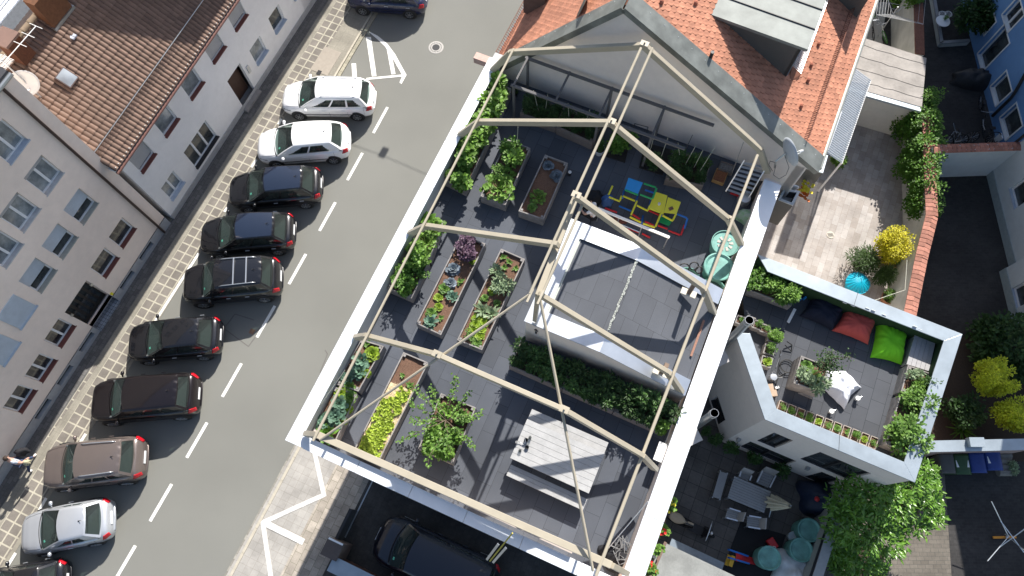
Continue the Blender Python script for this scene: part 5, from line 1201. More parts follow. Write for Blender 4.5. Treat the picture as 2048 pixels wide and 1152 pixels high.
# straw patch in H
def subquad(q, v0, v1, u0=0.06, u1=.94):
    P = Q4(q, RZ); return [inquad(P, u0, v0, 0), inquad(P, u1, v0, 0), inquad(P, u1, v1, 0), inquad(P, u0, v1, 0)]
sp = subquad(H1, .3, .985); m = MB(); m.grid(lambda u, v: V3(lerp(lerp(sp[0], sp[1], u), lerp(sp[3], sp[2], u), v), RZ - .07 + .02 * noise.noise(Vector((u * 7, v * 20, 0)))), 12, 40)
for _ in range(900):
    u, v = rnd(), rnd(); p = V3(lerp(lerp(sp[0], sp[1], u), lerp(sp[3], sp[2], u), v), RZ - .055); t = ru(0, 3.14); d = Vector((math.cos(t), math.sin(t), ru(-.1, .1))) * ru(.03, .09); m.beam(p - d, p + d, .006, .004)
tag(m.build('straw_mulch', straw, None, norm=False), 'golden straw mulch spread over the strawberry planter', 'straw', kind='stuff')
m = MB(); 
for _ in range(230):
    v = rnd() ** .8; u = rnd(); 
    if v < .22 and u < .5: continue
    p = V3(lerp(lerp(sp[0], sp[1], .08 + .84 * u), lerp(sp[3], sp[2], .08 + .84 * u), v), RZ - .05)
    for k in range(7):
        t = ru(0, 6.28); el = ru(.2, 1.2); leaf(m, p, Vector((math.cos(t) * math.cos(el), math.sin(t) * math.cos(el), math.sin(el))), Z, ru(.08, .15), ru(.06, .1), 'oval', .3)
tag(m.build('strawberry_bed', L['straw'], None, norm=False), 'dense yellow green strawberry plants growing through the straw', 'strawberries', kind='stuff')
PG = 'vegetables in the raised boxes'
X = []
plants(A1, [('bean', 'bean_plant', 'plant', 'leafy bean plant', .5, .25, 1.0), ('bean', 'bean_plant', 'plant', 'leafy bean plant', .7, .55, .9), ('bean', 'bean_plant', 'plant', 'leafy bean plant', .6, .82, 1.05)], 'the far end planter', PG)
plants(A2, [('bean', 'bean_plant', 'plant', 'pale leafy bean plant', .55, v, 1.05) for v in (.08, .24, .4, .54, .68)] + [('zucchini', 'zucchini_plant', 'plant', 'grey green zucchini plant', .18, .5, .5), ('green_lettuce', 'chard_plant', 'plant', 'loose leafed chard', .6, .8, 1.6), ('herb', 'herb_bush', 'plant', 'small herb bush', .25, .9, 1.0), ('bean', 'bean_plant', 'plant', 'trailing bean plant', .75, .97, .9)], 'the long left planter', PG)
plants(B1, [('chard', 'chard_plant', 'plant', 'broad leafed chard', .3, .1, 1.1), ('zucchini', 'cucumber_plant', 'plant', 'broad leafed cucumber plant', .7, .2, .75), ('zucchini', 'cucumber_plant', 'plant', 'broad leafed cucumber plant', .55, .62, .7), ('bean', 'bean_plant', 'plant', 'sprawling bean plant', .35, .9, .7)], 'the planter between two frame feet', PG)
plants(B2, [('bean', 'bean_plant', 'plant', 'sprawling bean plant', .6, .1, .9), ('herb', 'herb_bush', 'plant', 'trailing herb', .95, .3, 1.2), ('parsley', 'parsley', 'plant', 'dense parsley clump', .3, .45, 1.0), ('parsley', 'parsley', 'plant', 'dense parsley clump', .5, .78, 1.2)], 'the parsley planter', PG)
plants(C1, [('seedling', 'seedling', 'plant', 'small seedling', .3, .06, 1.2), ('lettuce', 'lettuce', 'lettuce', 'large yellow green lettuce', .72, .22, 1.5), ('kale', 'kale', 'kale', 'blue green kale plant', .45, .4, .95), ('kale', 'kale', 'kale', 'blue green kale plant', .6, .62, .95), ('lettuce', 'lettuce', 'lettuce', 'small yellow lettuce', .88, .62, .9), ('kale', 'kale', 'kale', 'blue green kale plant', .3, .82, .8), ('green_lettuce', 'lettuce', 'lettuce', 'mid green lettuce', .5, .95, 1.1)], 'the lettuce planter below the beam', PG)
plants(C2, [('lettuce', 'lettuce', 'lettuce', 'yellow green lettuce', .35, .08, 1.1), ('green_lettuce', 'lettuce', 'lettuce', 'mid green lettuce', .75, .1, 1.3), ('kale', 'kale', 'kale', 'large blue green kale plant', .5, .3, 1.05), ('lettuce', 'lettuce', 'lettuce', 'small yellow lettuce', .92, .32, .9), ('kale', 'kale', 'kale', 'large blue green kale plant', .6, .55, 1.15), ('lettuce', 'lettuce', 'lettuce', 'bright yellow lettuce', .95, .55, .7), ('kale', 'kale', 'kale', 'large blue green kale plant', .35, .72, 1.0), ('chard', 'chard_plant', 'plant', 'dark leafed chard', .6, .9, 1.0)], 'the lower left corner planter', PG)
plants(D1, [('parsley', 'herb_bush', 'plant', 'loose herb clump', .35, .2, 1.2), ('bean', 'pea_plant', 'plant', 'sparse pea plant', .6, .3, .8), ('herb', 'herb_bush', 'plant', 'feathery herb bush', .2, .5, 1.1), ('zucchini', 'zucchini_plant', 'plant', 'huge sunlit zucchini plant', .5, .78, 1.0), ('zucchini', 'zucchini_plant', 'plant', 'zucchini plant behind the huge one', .55, .55, .6)], 'the short overflowing planter', PG)
plants(E1, [('cabbage', 'cabbage', 'cabbage', 'grey blue cabbage', .3, .14, 1.0), ('cabbage', 'cabbage', 'cabbage', 'grey blue cabbage', .78, .25, 1.1), ('zucchini', 'zucchini_plant', 'plant', 'dark leafed young zucchini plant', .45, .68, .62), ('green_lettuce', 'lettuce', 'lettuce', 'dark leafed spinach', .4, .87, 1.2)], 'the planter of bare soil', PG)
plants(F1q, [('purple', 'basil_plant', 'plant', 'purple basil bush', .3, .08, .95), ('purple', 'basil_plant', 'plant', 'purple basil bush', .6, .17, .9), ('lettuce', 'lettuce', 'lettuce', 'small yellow lettuce', .85, .2, .8), ('cabbage', 'cabbage', 'cabbage', 'purple grey cabbage', .3, .36, .95), ('cabbage', 'cabbage', 'cabbage', 'purple grey cabbage', .45, .5, .85), ('seedling', 'seedling', 'plant', 'small seedling', .75, .45, 1.2), ('green_lettuce', 'lettuce', 'lettuce', 'mid green lettuce', .35, .58, 1.1), ('kale', 'kale', 'kale', 'blue green kale plant', .75, .62, .7), ('lettuce', 'lettuce', 'lettuce', 'round yellow lettuce', .3, .68, .85), ('lettuce', 'lettuce', 'lettuce', 'round yellow lettuce', .45, .76, .85), ('green_lettuce', 'lettuce', 'lettuce', 'open green lettuce', .3, .84, 1.0), ('kale', 'kale', 'kale', 'dark kale plant', .45, .93, .8), ('seedling', 'seedling', 'plant', 'wilted brown seedling', .7, .85, 1.0)], 'the long purple basil planter', PG)
plants(G1, [('seedling', 'seedling', 'plant', 'young bush', .2, .07, 1.1), ('seedling', 'seedling', 'plant', 'young bush', .5, .09, 1.2), ('seedling', 'seedling', 'plant', 'young bush', .82, .12, 1.1), ('seedling', 'seedling', 'plant', 'young bush', .4, .16, 1.2), ('sage', 'sage_bush', 'plant', 'grey green sage bush', .3, .28, 1.1), ('sage', 'sage_bush', 'plant', 'grey green sage bush', .68, .35, 1.2), ('lettuce', 'lettuce', 'lettuce', 'small rocket plant', .4, .42, 1.0), ('green_lettuce', 'lettuce', 'lettuce', 'loose green lettuce', .25, .52, .8), ('artichoke', 'artichoke', 'plant', 'spiky grey artichoke plant', .35, .64, 1.1), ('artichoke', 'artichoke', 'plant', 'spiky grey artichoke plant', .75, .64, 1.1), ('green_lettuce', 'lettuce', 'lettuce', 'tiny green lettuce', .75, .52, .7)] +
       [('lettuce', 'lettuce', 'lettuce', 'bright yellow green lettuce', u, v, 1.0) for u, v in ((.3, .73), (.62, .75), (.35, .79), (.65, .82), (.4, .855), (.68, .88))] + [('herb', 'herb_bush', 'plant', 'low herb clump', .3, .92, .9), ('green_lettuce', 'lettuce', 'lettuce', 'small dark lettuce at the near end', .7, .95, 1.0)], 'the sage planter', PG)
plants(H1, [('seedling', 'seedling', 'plant', 'tiny seedling', .35, .2, .9), ('seedling', 'seedling', 'plant', 'tiny seedling', .75, .26, 1.1)], 'the bare end of the straw planter', PG)
plants(I1, [('bean', 'currant_bush', 'plant', 'low leafy bush under the small tree', u, v, s_) for u, v, s_ in ((.3, .3, .6), (.78, .25, .6), (.35, .62, .75), (.75, .6, .7), (.3, .87, .7), (.7, .88, .65))], 'the tree planter', PG)
# branching small tree
def tree(name, label, base, h, spread, nb, leafn, leafL, leafW, lm, kind='oval', trunk_r=.05, bare=.3, lean=(0, 0), cat='tree', cl=.14, rise=.5):
    o = T(name, label, cat, base); tb = MB(); lf = MB(); base = Vector(base); top = base + Vector((lean[0], lean[1], h * .55)); tb.tube([base, lerp(base, top, .5) + Vector((ru(-.05, .05), ru(-.05, .05), 0)), top], [trunk_r, trunk_r * .8, trunk_r * .6], 8)
    for k in range(nb):
        t = k * 2.4 + ru(-.3, .3); el = ru(.05, .8) * rise * 2; d = Vector((math.cos(t) * math.cos(el), math.sin(t) * math.cos(el), math.sin(el))); L_ = spread * ru(.65, 1.1); s0 = lerp(base, top, ru(.45, 1)); pts = [s0]
        for j in range(1, 6): pts.append(s0 + d * L_ * j / 5 + Vector((ru(-.05, .05), ru(-.05, .05), ru(-.03, .05) + .06 * j * L_ * rise)))
        tb.tube(pts, [trunk_r * .45 * (1 - j / 7) for j in range(6)], 5)
        for _ in range(leafn):
            q = bare + (1 - bare) * rnd(); i = min(4, int(q * 5)); p = pts[i].lerp(pts[i + 1], q * 5 - i if i < 5 else 1) + Vector((random.gauss(0, cl), random.gauss(0, cl), random.gauss(0, cl))) * .6
            leaf(lf, p, Vector((ru(-1, 1), ru(-1, 1), ru(-.4, .8))), Z, leafL * ru(.7, 1.2), leafW * ru(.8, 1.2), kind, ru(0, .4))
    tb.build('trunk', bark, o, smooth='all', norm=False); lf.build('crown', lm, o, norm=False); return o
P_ = Q4(I1, RZ); tb_ = inquad(P_, .45, .42, RZ - .1)
tree('small_tree', 'small spreading currant tree with thin arching branches in the wide planter', tb_, 1.1, 1.5, 13, 62, .085, .06, L['mid'], bare=.3, trunk_r=.035, cl=.09, rise=.35)
# long dark hedge of tomatoes by the stair house: three boxes
for k, (a, b) in enumerate(((0, .34), (.345, .67), (.675, 1))):
    tl_, tr_, br_, bl_ = (1043, 681), (1352, 818), (1329, 868), (1018, 731)
    q_ = [tuple(lerp(tl_[i], tr_[i], a) for i in (0, 1)), tuple(lerp(tl_[i], tr_[i], b) for i in (0, 1)), tuple(lerp(bl_[i], br_[i], b) for i in (0, 1)), tuple(lerp(bl_[i], br_[i], a) for i in (0, 1))]
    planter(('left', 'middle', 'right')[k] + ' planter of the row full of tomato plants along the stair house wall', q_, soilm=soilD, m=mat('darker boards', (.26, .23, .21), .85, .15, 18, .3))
    P_ = Q4(q_, RZ); n_ = 0
    for u in (.12, .38, .64, .9):
        for v in (.3, .78):
            n_ += 1; bright = k == 2 and u > .8 and v > .5
            plant('tomato_plant', ('sunlit bright green tomato plant at the right end of the stair house hedge' if bright else ORD[k * 4 + int(u * 4)] + ' tomato plant from the left in the ' + ('back' if v < .5 else 'front') + ' row by the stair house wall'), 'plant', 'bean' if bright else ('tomato' if rnd() < .45 else 'tomato2'), inquad(P_, u, v, RZ - .1), ru(.85, 1.1) * (1.05 if v < .5 else .85), 'tomato plants by the stair house')
# planters along the gable wall
K1 = ((1056, 191), (1129, 216), (1112, 251), (1040, 226)); K2 = ((1131, 217), (1204, 243), (1185, 285), (1113, 253)); K3 = ((1349, 298), (1423, 327), (1407, 371), (1332, 356)); K4 = ((1225, 262), (1262, 276), (1250, 325), (1205, 310)); K5 = ((1290, 285), (1345, 300), (1325, 350), (1278, 335))
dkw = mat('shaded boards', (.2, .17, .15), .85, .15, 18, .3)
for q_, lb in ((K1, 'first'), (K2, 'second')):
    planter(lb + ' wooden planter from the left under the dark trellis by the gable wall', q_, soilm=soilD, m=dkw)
    P_ = Q4(q_, RZ); n_ = 0
    for u in (.15, .5, .85):
        for v in (.3, .75): n_ += 1; plant('tomato_plant', ORD[n_ - 1] + ' dark leafy tomato plant in the ' + lb + ' trellis planter', 'plant', 'tomato', inquad(P_, u, v, RZ - .1), ru(.7, .95), 'tomato plants under the trellis')
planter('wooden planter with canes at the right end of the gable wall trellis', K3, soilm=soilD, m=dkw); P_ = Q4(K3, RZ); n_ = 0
for u in (.15, .5, .85):
    for v in (.25, .75): n_ += 1; plant('tomato_plant', ORD[n_ - 1] + ' dark leafy tomato plant in the planter with canes', 'plant', 'tomato2' if n_ % 2 else 'tomato', inquad(P_, u, v, RZ - .1), ru(.75, 1), 'tomato plants with canes')
def pot(name, label, p, r, h, m, plantkey=None, ps=1, plabel=None, cat='pot'):
    o = T(name, label, cat, p); m_ = MB(); m_.lathe([(r * .75, 0), (r, h), (r * 1.08, h), (r * 1.08, h - .04), (r * 1.0, h - .05)], p, 20); m_.build('shell', m, o, smooth=True)
    m_ = MB(); m_.lathe([(0, h - .04), (r * .98, h - .04)], p, 20, closed=True); m_.build('soil', soilD, o)
    if plantkey: plant('potted_plant', plabel, 'plant', plantkey, Vector(p) + Z * (h - .05), ps)
    return o
greyp = mat('pale grey pot', (.5, .53, .54), .6, .05)
for q_, lb in ((K4, 'left'), (K5, 'right')):
    P_ = Q4(q_, DZ + .04); tag(MB().prism([(p.x, p.y) for p in P_], DZ + .004, DZ + .05).build('plant_tray', mat('black tray', (.03, .028, .025), .9, .3, 12), None), lb + ' flat black plant tray on the shaded deck by the gable wall', 'tray')
pot('plant_pot', 'pale grey plant pot on the deck between the two ridge purlins', W(1198, 306, DZ), .19, .32, greyp, 'tomato2', .6, 'narrow dark plant growing in the pale grey pot')
pot('plant_pot', 'wire caged plant pot on the left black tray', W(1238, 305, DZ + .05), .2, .3, dark, 'parsley', 1.6, 'bushy feathery plant on the left black tray')
pot('plant_pot', 'wire caged plant pot on the right black tray', W(1300, 335, DZ + .05), .2, .3, dark, 'tomato2', .9, 'dark plant in wire cage on the right black tray')
pot('plant_pot', 'small pot by the wall beside the black wire hoop', W(1262, 283, DZ + .05), .15, .25, dark, 'chard', .9, 'pale leafed plant beside the black wire hoop')
# trellis
tr_ = T('plant_trellis', 'dark timber trellis with posts and two top rails along the gable wall', 'trellis', W(1055, 190, DZ))
tm = mat('dark grey timber', (.13, .125, .125), .8, .12, 14); tmw = mat('light timber', (.55, .54, .52), .8, .08)
g1 = FG.at(1056, 128, .25); 
tz = zat(1055, 128, W(1055, 182, DZ)); pb1 = W(1055, 184, DZ); pf1 = W(1039, 240, DZ); tz2 = zat(1038, 163, pf1); tz = (tz + tz2) / 2
print('trellis h', tz - DZ)
Lb = (W(1221, 184, tz) - V3(pb1, tz)).dot(Gd); Lw = (W(1420, 270, tz) - V3(pb1, tz)).dot(Gd); dp = (pf1 - pb1).dot(-Gu)
def TP(a, b, z): return V3(pb1, z) + Gd * a - Gu * b
for b, L_ in ((0, Lw), (dp, Lw - .6)):
    m = MB(); m.beam(TP(-.1, b, tz), TP(L_, b, tz), .1, .07); m.build('top_rail', tm, tr_)
for a in (0, Lb * .5, Lb, Lb + 1.95):
    m = MB(); m.beam(TP(a, -.05, tz + .03), TP(a, dp, tz + .03), .07, .06); m.build('cross_rail', tm, tr_)
    for b in (0, dp):
        if a != Lb * .5: m = MB(); m.beam(TP(a, b, DZ), TP(a, b, tz), .08, .08, Gd); m.build('post', tm, tr_)
for k, (x0, y0, x1, y1) in enumerate(((1067, 181, 1077, 222), (1096, 186, 1091, 220), (1136, 206, 1138, 236), (1180, 218, 1173, 240), (1310, 265, 1300, 302), (1336, 275, 1322, 315), (1356, 285, 1360, 316), (1392, 290, 1370, 330), (1406, 300, 1388, 335), (1430, 294, 1398, 345))):
    m = MB(); zt_ = tz if k < 4 else tz; b_ = W(x1, y1, DZ + .6); t_ = W(x0, y0, tz); m.tube([b_, t_], .009, 5); m.build('string', mat('pale string', (.5, .5, .42), .8), tr_)
cr = T('garden_cane', 'thin dark cane leaning on the gable wall behind the caned planter', 'cane', W(1370, 300, DZ)); MB().tube([W(1371, 300, DZ + .4), W(1385, 270, DZ + 2.0)], .012, 6).build('cane', tm, cr)
bcane = T('broom_stick', 'long thin wooden stick leaning on the gable wall by the crates', 'stick', W(1455, 345, DZ)); MB().tube([W(1462, 352, DZ), W(1487, 285, DZ + 2.2)], .015, 6).build('stick', wood, bcane)
hp = T('wire_hoop', 'black wire hoop standing by the gable wall behind the pots', 'wire hoop', W(1275, 275, DZ)); a, b = W(1264, 268, DZ + .2), W(1290, 275, DZ + .2); MB().tube([a, V3(a, DZ + .9), V3(b, DZ + .9), b], .015, 6).build('hoop', dark, hp)
sv = pot('climbing_plant', 'thin dark climbing plant against the gable wall left of the trellis', W(1030, 190, DZ), .12, .2, dark, 'tomato', .45, 'sparse dark shoot left of the trellis', 'plant')

# ================================================================ things on the roof garden deck
def quad_axes(q, z):
    P = Q4(q, z); c = sum(P, Vector()) / 4; x = ((P[1] - P[0]) + (P[2] - P[3])) / 2; y = ((P[3] - P[0]) + (P[2] - P[1])) / 2; return P, c, x, y
# picnic table and benches
tzp = DZ + .75; P, c, ex, ey = quad_axes(((1055, 837), (1208, 906), (1178, 990), (1021, 914)), tzp); ex = Gd * ex.length; ey = Gn * ey.length
pt_ = T('picnic_table', 'big pale wooden picnic table in the sunny part of the roof garden', 'table', V3(c, DZ))
def planks(c, ex, ey, n, z, th, nm, parent, m=woodT, gap=.007):
    mb = MB()
    for k in range(n):
        a = c - ex / 2 - ey / 2 + ey * (k / n) + ey.normalized() * gap / 2; b = a + ey / n - ey.normalized() * gap; lo_ = [V3(p, z - th) for p in (a, a + ex, b + ex, b)]; mb.hexa(lo_, [p + Z * (th + .002 * (k % 2)) for p in lo_])
    return mb.build(nm, m, parent, bevel=.004)
planks(c, ex, ey, 7, tzp, .04, 'table_top', pt_)
for s_ in (-.36, .36):
    for t_ in (-.3, .3): MB().beam(V3(c + ex * s_ + ey * t_ * 1.2, DZ), V3(c + ex * s_ + ey * t_ * .6, tzp - .045), .1, .05, Gd).build('leg', woodT, pt_)
    MB().beam(V3(c + ex * s_ - ey * .45, tzp - .08), V3(c + ex * s_ + ey * .45, tzp - .08), .08, .06).build('cross_bar', woodT, pt_)
bz_ = DZ + .45
for q_, lb in ((((1026, 926), (1173, 1002), (1165, 1023), (1011, 948)), 'near'), (((1058, 828), (1212, 896), (1208, 908), (1056, 838)), 'far')):
    z_ = bz_ if lb == 'near' else bz_; P, c2, x2, y2 = quad_axes(q_, z_); 
    if lb == 'far': c2 = c - ey * .5 - Gn * .22; c2 = V3(c2, z_); wd = .36
    else: wd = y2.length
    o = T('picnic_bench', ('long pale plank bench on the near side of the picnic table' if lb == 'near' else 'long pale plank bench tucked against the far side of the picnic table'), 'bench', V3(c2, DZ))
    planks(c2, Gd * x2.length, Gn * wd, 3 if lb == 'near' else 2, z_, .04, 'seat', o)
    for s_ in (-.38, .38):
        for t_ in (-.1, .1): MB().box(V3(c2 + Gd * x2.length * s_ + Gn * t_, (DZ + z_ - .04) / 2), (.08, .05, z_ - .045 - DZ), A).build('leg', woodT, o)
# glasses, jar and candle on the table
clg = glassmat('clear glass', (.9, .92, .92), .35)
def jar(name, label, cat, p, r, h, m, lid=None):
    o = T(name, label, cat, p); a = MB(); a.lathe([(0, .002), (r * .9, .002), (r, .02), (r, h), (r * .93, h), (r * .93, .03), (0, .03)], p, 16); a.build('body', m, o, smooth=True)
    if lid: a = MB(); a.lathe([(r * 1.03, h - .02), (r * 1.03, h + .012), (0, h + .014)], p, 16); a.build('lid', lid, o)
    return o
for (x, y, r, h, mm, lb) in ((1052, 881, .06, .14, dark, 'dark round vase in the middle of the cluster on the picnic table'), (1060, 876, .05, .16, clg, 'clear drinking glass on the far side of the table cluster'), (1040, 902, .05, .1, clg, 'clear tumbler nearest to the table edge'), (1054, 895, .06, .09, dark, 'black bowl beside the bent wire on the picnic table'), (1033, 885, .035, .12, white_p, 'white candle at the left edge of the picnic table')):
    jar('tableware', lb, 'tableware', W(x, y, tzp), r, h, mm)
m = MB(); m.tube([W(1034, 887, tzp + .03), W(1040, 884, tzp + .06), W(1047, 889, tzp + .05), W(1051, 884, tzp + .1), W(1050, 876, tzp + .12)], .012, 6); tag(m.build('cable_lamp', alu, None), 'thin pale bent cable between the candle and the vase on the picnic table', 'cable')
# toy building set: coloured tubes
tb_ = T('play_frame', 'toy construction frame of yellow blue red and green tubes with two table panels', 'toy', W(1290, 410, DZ))
def tubes(segs, m, nm='tube', r=.035):
    for (x0, y0, z0_, x1, y1, z1_) in segs: MB().tube([W(x0, y0, DZ + z0_), W(x1, y1, DZ + z1_)], r, 8).build(nm, m, tb_, smooth=True)
hz = .55
tubes([(1225, 372, hz, 1217, 390, hz), (1218, 394, hz, 1240, 403, hz), (1240, 401, hz, 1243, 392, hz), (1246, 392, hz, 1270, 402, hz), (1274, 402, hz, 1262, 430, hz), (1274, 411, hz, 1296, 422, hz), (1296, 420, hz, 1299, 412, hz), (1260, 434, hz, 1282, 445, hz), (1286, 447, hz, 1310, 455, hz), (1325, 420, hz, 1311, 453, hz), (1325, 431, hz, 1346, 442, hz), (1346, 440, hz, 1352, 428, hz)], yel)
tubes([(1288, 367, .8, 1312, 375, .8), (1313, 377, .8, 1305, 397, .8), (1280, 389, .8, 1304, 398, .8), (1250, 380, .8, 1276, 390, .8)], grn)
tubes([(1290, 380, .4, 1308, 386, .4), (1248, 382, .0, 1245, 396, .55), (1276, 390, .0, 1272, 402, .5), (1302, 400, .0, 1298, 414, .5), (1286, 432, 0, 1284, 446, .5), (1238, 412, .1, 1262, 422, .1), (1354, 428, .3, 1374, 436, .3), (1375, 437, .3, 1369, 457, .1), (1325, 420, 0, 1322, 432, .5)], bluep)
tubes([(1210, 416, .05, 1234, 425, .05), (1256, 456, .05, 1280, 466, .05), (1284, 467, .05, 1300, 475, .05), (1296, 420, .1, 1318, 430, .1), (1264, 428, .1, 1280, 438, .1), (1316, 451, .1, 1335, 458, .1), (1337, 461, .05, 1360, 470, .05), (1362, 470, .05, 1369, 450, .1), (1290, 443, .1, 1308, 451, .1)], red)
def panel(q, z, m, nm): P = Q4(q, z); MB().hexa([p - Z * .03 for p in P], P).build(nm, m, tb_, bevel=.01)
panel(((1257, 355), (1286, 365), (1276, 388), (1249, 379)), DZ + .82, skyb, 'blue_table_panel'); panel(((1311, 383), (1335, 391), (1327, 429), (1296, 417)), DZ + .56, yel, 'yellow_table_panel'); panel(((1336, 394), (1362, 404), (1353, 428), (1328, 425)), DZ + .56, yel, 'yellow_table_panel'); panel(((1322, 430), (1345, 440), (1338, 452), (1316, 443)), DZ + .1, grn, 'green_base_panel')
jar('toy_cup', 'white cup with pink rim on the yellow toy table', 'cup', W(1318, 409, DZ + .565), .05, .08, white_p)
tag(MB().box(W(1342, 417, DZ + .575), (.16, .12, .02), .4).build('picture_card', mat('brown card', (.15, .08, .05), .6, .6, 30), None), 'small brown picture card lying on the yellow toy table', 'card')
jar('lantern', 'small black lantern with white top standing on the deck by the cabbage planter', 'lantern', W(1139, 350, DZ), .06, .22, dark, white_p)
# towel drying rack / white rail
dr_ = T('drying_rail', 'long white rail on thin legs beside the toy frame', 'rail', W(1270, 460, DZ)); a = W(1196, 417, DZ + 1.0); b = W(1339, 475, DZ + 1.0)
MB().beam(a, b, .09, .05).build('top_bar', white_p, dr_)
for t_ in (0.02, .3, .62, .985): p = lerp(a, b, t_); MB().beam(V3(p, DZ), p - Z * .03, .04, .04, Gd).build('leg', alu, dr_)
m = MB(); m.beam(V3(lerp(a, b, .3), DZ + .5), V3(lerp(a, b, .62), DZ + .5), .03, .03); m.build('lower_bar', alu, dr_)
# cloth & bag
def lump(name, label, cat, p, r, h, m, n=14, rough_=.25, sq=1.0, ang=0):
    mb = MB(); sd_ = ru(0, 50)
    def fn(u, v):
        t = u * 2 * math.pi; q = v * math.pi / 2; k = 1 + rough_ * noise.noise(Vector((math.cos(t) * 1.5 + sd_, math.sin(t) * 1.5, v * 2))) + .1 * math.sin(5 * t + sd_) * (1 - v); x = r * math.cos(q) * math.cos(t) * k; y = r * sq * math.cos(q) * math.sin(t) * k
        return Vector((p[0] + x * math.cos(ang) - y * math.sin(ang), p[1] + x * math.sin(ang) + y * math.cos(ang), p[2] + h * math.sin(q) * (1 + .3 * noise.noise(Vector((x * 4, y * 4, sd_))))))
    mb.grid(fn, 28, 9); return tag(mb.build(name, m, None, smooth='all'), label, cat)
lump('backpack', 'black backpack lying on the shaded deck behind the bald person', 'bag', W(1190, 397, DZ), .3, .35, blackc); lump('jeans_pile', 'crumpled blue jeans hanging at the left end of the white rail', 'cloth', W(1213, 405, DZ + .0), .24, .6, mat('bright denim', (.05, .12, .3), .9, .3, 12), rough_=.4, sq=.8)
lump('orange_net', 'tangled dark orange netting under the white rail', 'net', W(1240, 440, DZ), .3, .12, mat('rusty net', (.12, .04, .03), .9, .5, 25), rough_=.5, sq=.5, ang=Ag)
# rain barrels
def barrel(name, label, x, y, r, h, z, mode='lid', grp='green rain barrels'):
    p = W(x, y, z + h); p.z = z; o = T(name, label, 'rain barrel', p, 0, grp); m = MB(); m.lathe([(0, 0), (r * .86, 0), (r, h * .5), (r * .97, h - .03), (r * 1.05, h - .03), (r * 1.05, h), (r * .99, h), (r * .99, h * .5)], p, 36, closed=True); m.build('barrel', barrelg, o, smooth=True)
    m = MB()
    if mode == 'lid': m.lathe([(0, h - .03), (r * .35, h - .035), (r * .8, h - .05), (r * .95, h + .015), (r * 1.02, h + .01)], p, 36, closed=True); m.build('lid', barrell, o, smooth=True)
    elif mode == 'spoke':
        m.lathe([(0, h - .05), (r * .95, h - .05)], p, 36, closed=True); m.build('lid', barrell, o); m = MB()
        for k in range(9): t = k * 2 * math.pi / 9; d = Vector((math.cos(t), math.sin(t), 0)); q = Vector(p) + Z * (h - .045); m.prism([q + d * r * .3 - d.cross(Z) * .03, q + d * r * .3 + d.cross(Z) * .03, q + d * r * .6 + d.cross(Z) * .05, q + d * r * .6 - d.cross(Z) * .05], q.z, q.z + .012)
        m.build('stone_ring', mat('pale stones', (.5, .47, .42), .9, .3, 20), o)
    else: m.lathe([(0, h - .2), (r * .97, h - .2)], p, 36, closed=True); m.build('water', water, o)
    return o
barrel('rain_barrel', 'green rain barrel with a ring of stones on its lid by the right coping', 1451, 486, .46, .65, DZ, 'spoke', 'rain barrels by the right coping'); barrel('rain_barrel', 'green rain barrel crossed by a beam shadow, second of the four by the right coping', 1438, 533, .49, .65, DZ, 'lid', 'rain barrels by the right coping')
barrel('rain_barrel', 'dark open barrel behind the stair house next to the bicycle parts', 1376, 556, .38, .6, DZ, 'open', 'rain barrels by the right coping'); barrel('rain_barrel', 'open green barrel with dark water, lowest of the four by the right coping', 1425, 582, .44, .6, DZ, 'open', 'rain barrels by the right coping')
m = MB()
for (x, y, r) in ((1368, 536, .18), (1388, 532, .15), (1398, 540, .12)): m.tube([W(x, y, DZ + .7) + Vector((r * math.cos(t), r * .7 * math.sin(t), .1 * math.sin(t))) for t in [k * .52 for k in range(12)]], .025, 6, closed=True)
tag(m.build('hose_coil', dark, None), 'black coiled hoses heaped behind the open dark barrel', 'hose')
# ladder, crates, bowl, bag
ld = T('folded_ladder', 'aluminium folding ladder leaning by the right end of the gable wall', 'ladder', W(1490, 360, DZ)); la, lb_ = W(1452, 382, DZ + .2), W(1489, 320, DZ + 1.3); ra, rb = W(1496, 398, DZ + .2), W(1535, 330, DZ + 1.3)
for a, b in ((la, lb_), (ra, rb)): MB().beam(a, b, .04, .09).build('rail', alu, ld)
for k in range(8): a = lerp(la, lb_, (k + .4) / 8); b = lerp(ra, rb, (k + .4) / 8); MB().beam(a, b, .07, .04).build('rung', alu, ld)
def crate(name, label, x, y, z, s, ang, m, fill):
    p = W(x, y, z); o = T(name, label, 'crate', p); ca = Vector((math.cos(ang), math.sin(ang), 0)); sa = Vector((-math.sin(ang), math.cos(ang), 0))
    for k in (-1, 1):
        for zz_ in (.06, .17): MB().box(p + ca * k * s[0] / 2 + Z * zz_, (.02, s[1], .08), ang).build('side_slat', m, o); MB().box(p + sa * k * s[1] / 2 + Z * zz_, (s[0], .02, .08), ang).build('side_slat', m, o)
    MB().box(p + Z * .1, (s[0] - .04, s[1] - .04, .12), ang).build('contents', fill, o); return o
crate('wooden_crate', 'shallow wooden crate of rusty things on the deck beside the ladder', 1438, 357, DZ, (.42, .5), Ag, mat('orange wood', (.4, .24, .1), .8), mat('rusty odds', (.25, .1, .05), .9, .6, 30)); crate('wooden_crate', 'dark cluttered crate behind the shallow wooden crate', 1450, 340, DZ, (.5, .35), Ag, dkw, mat('grey odds', (.2, .19, .18), .9, .6, 20))
o = T('plastic_bowl', 'upturned grey metal tub on the shaded deck below the ladder', 'tub', W(1486, 402, DZ)); m = MB(); m.lathe([(.23, 0), (.24, .05), (.2, .28), (0, .3)], W(1486, 402, DZ), 24); m.build('shell', alu, o, smooth=True)
lump('white_sack', 'white sack with green print leaning on the right coping wall', 'sack', W(1494, 438, DZ), .3, .5, mat('printed sack', (.5, .5, .5), .8, .3, 6, c2=(.12, .3, .1)), sq=1.5, ang=A)
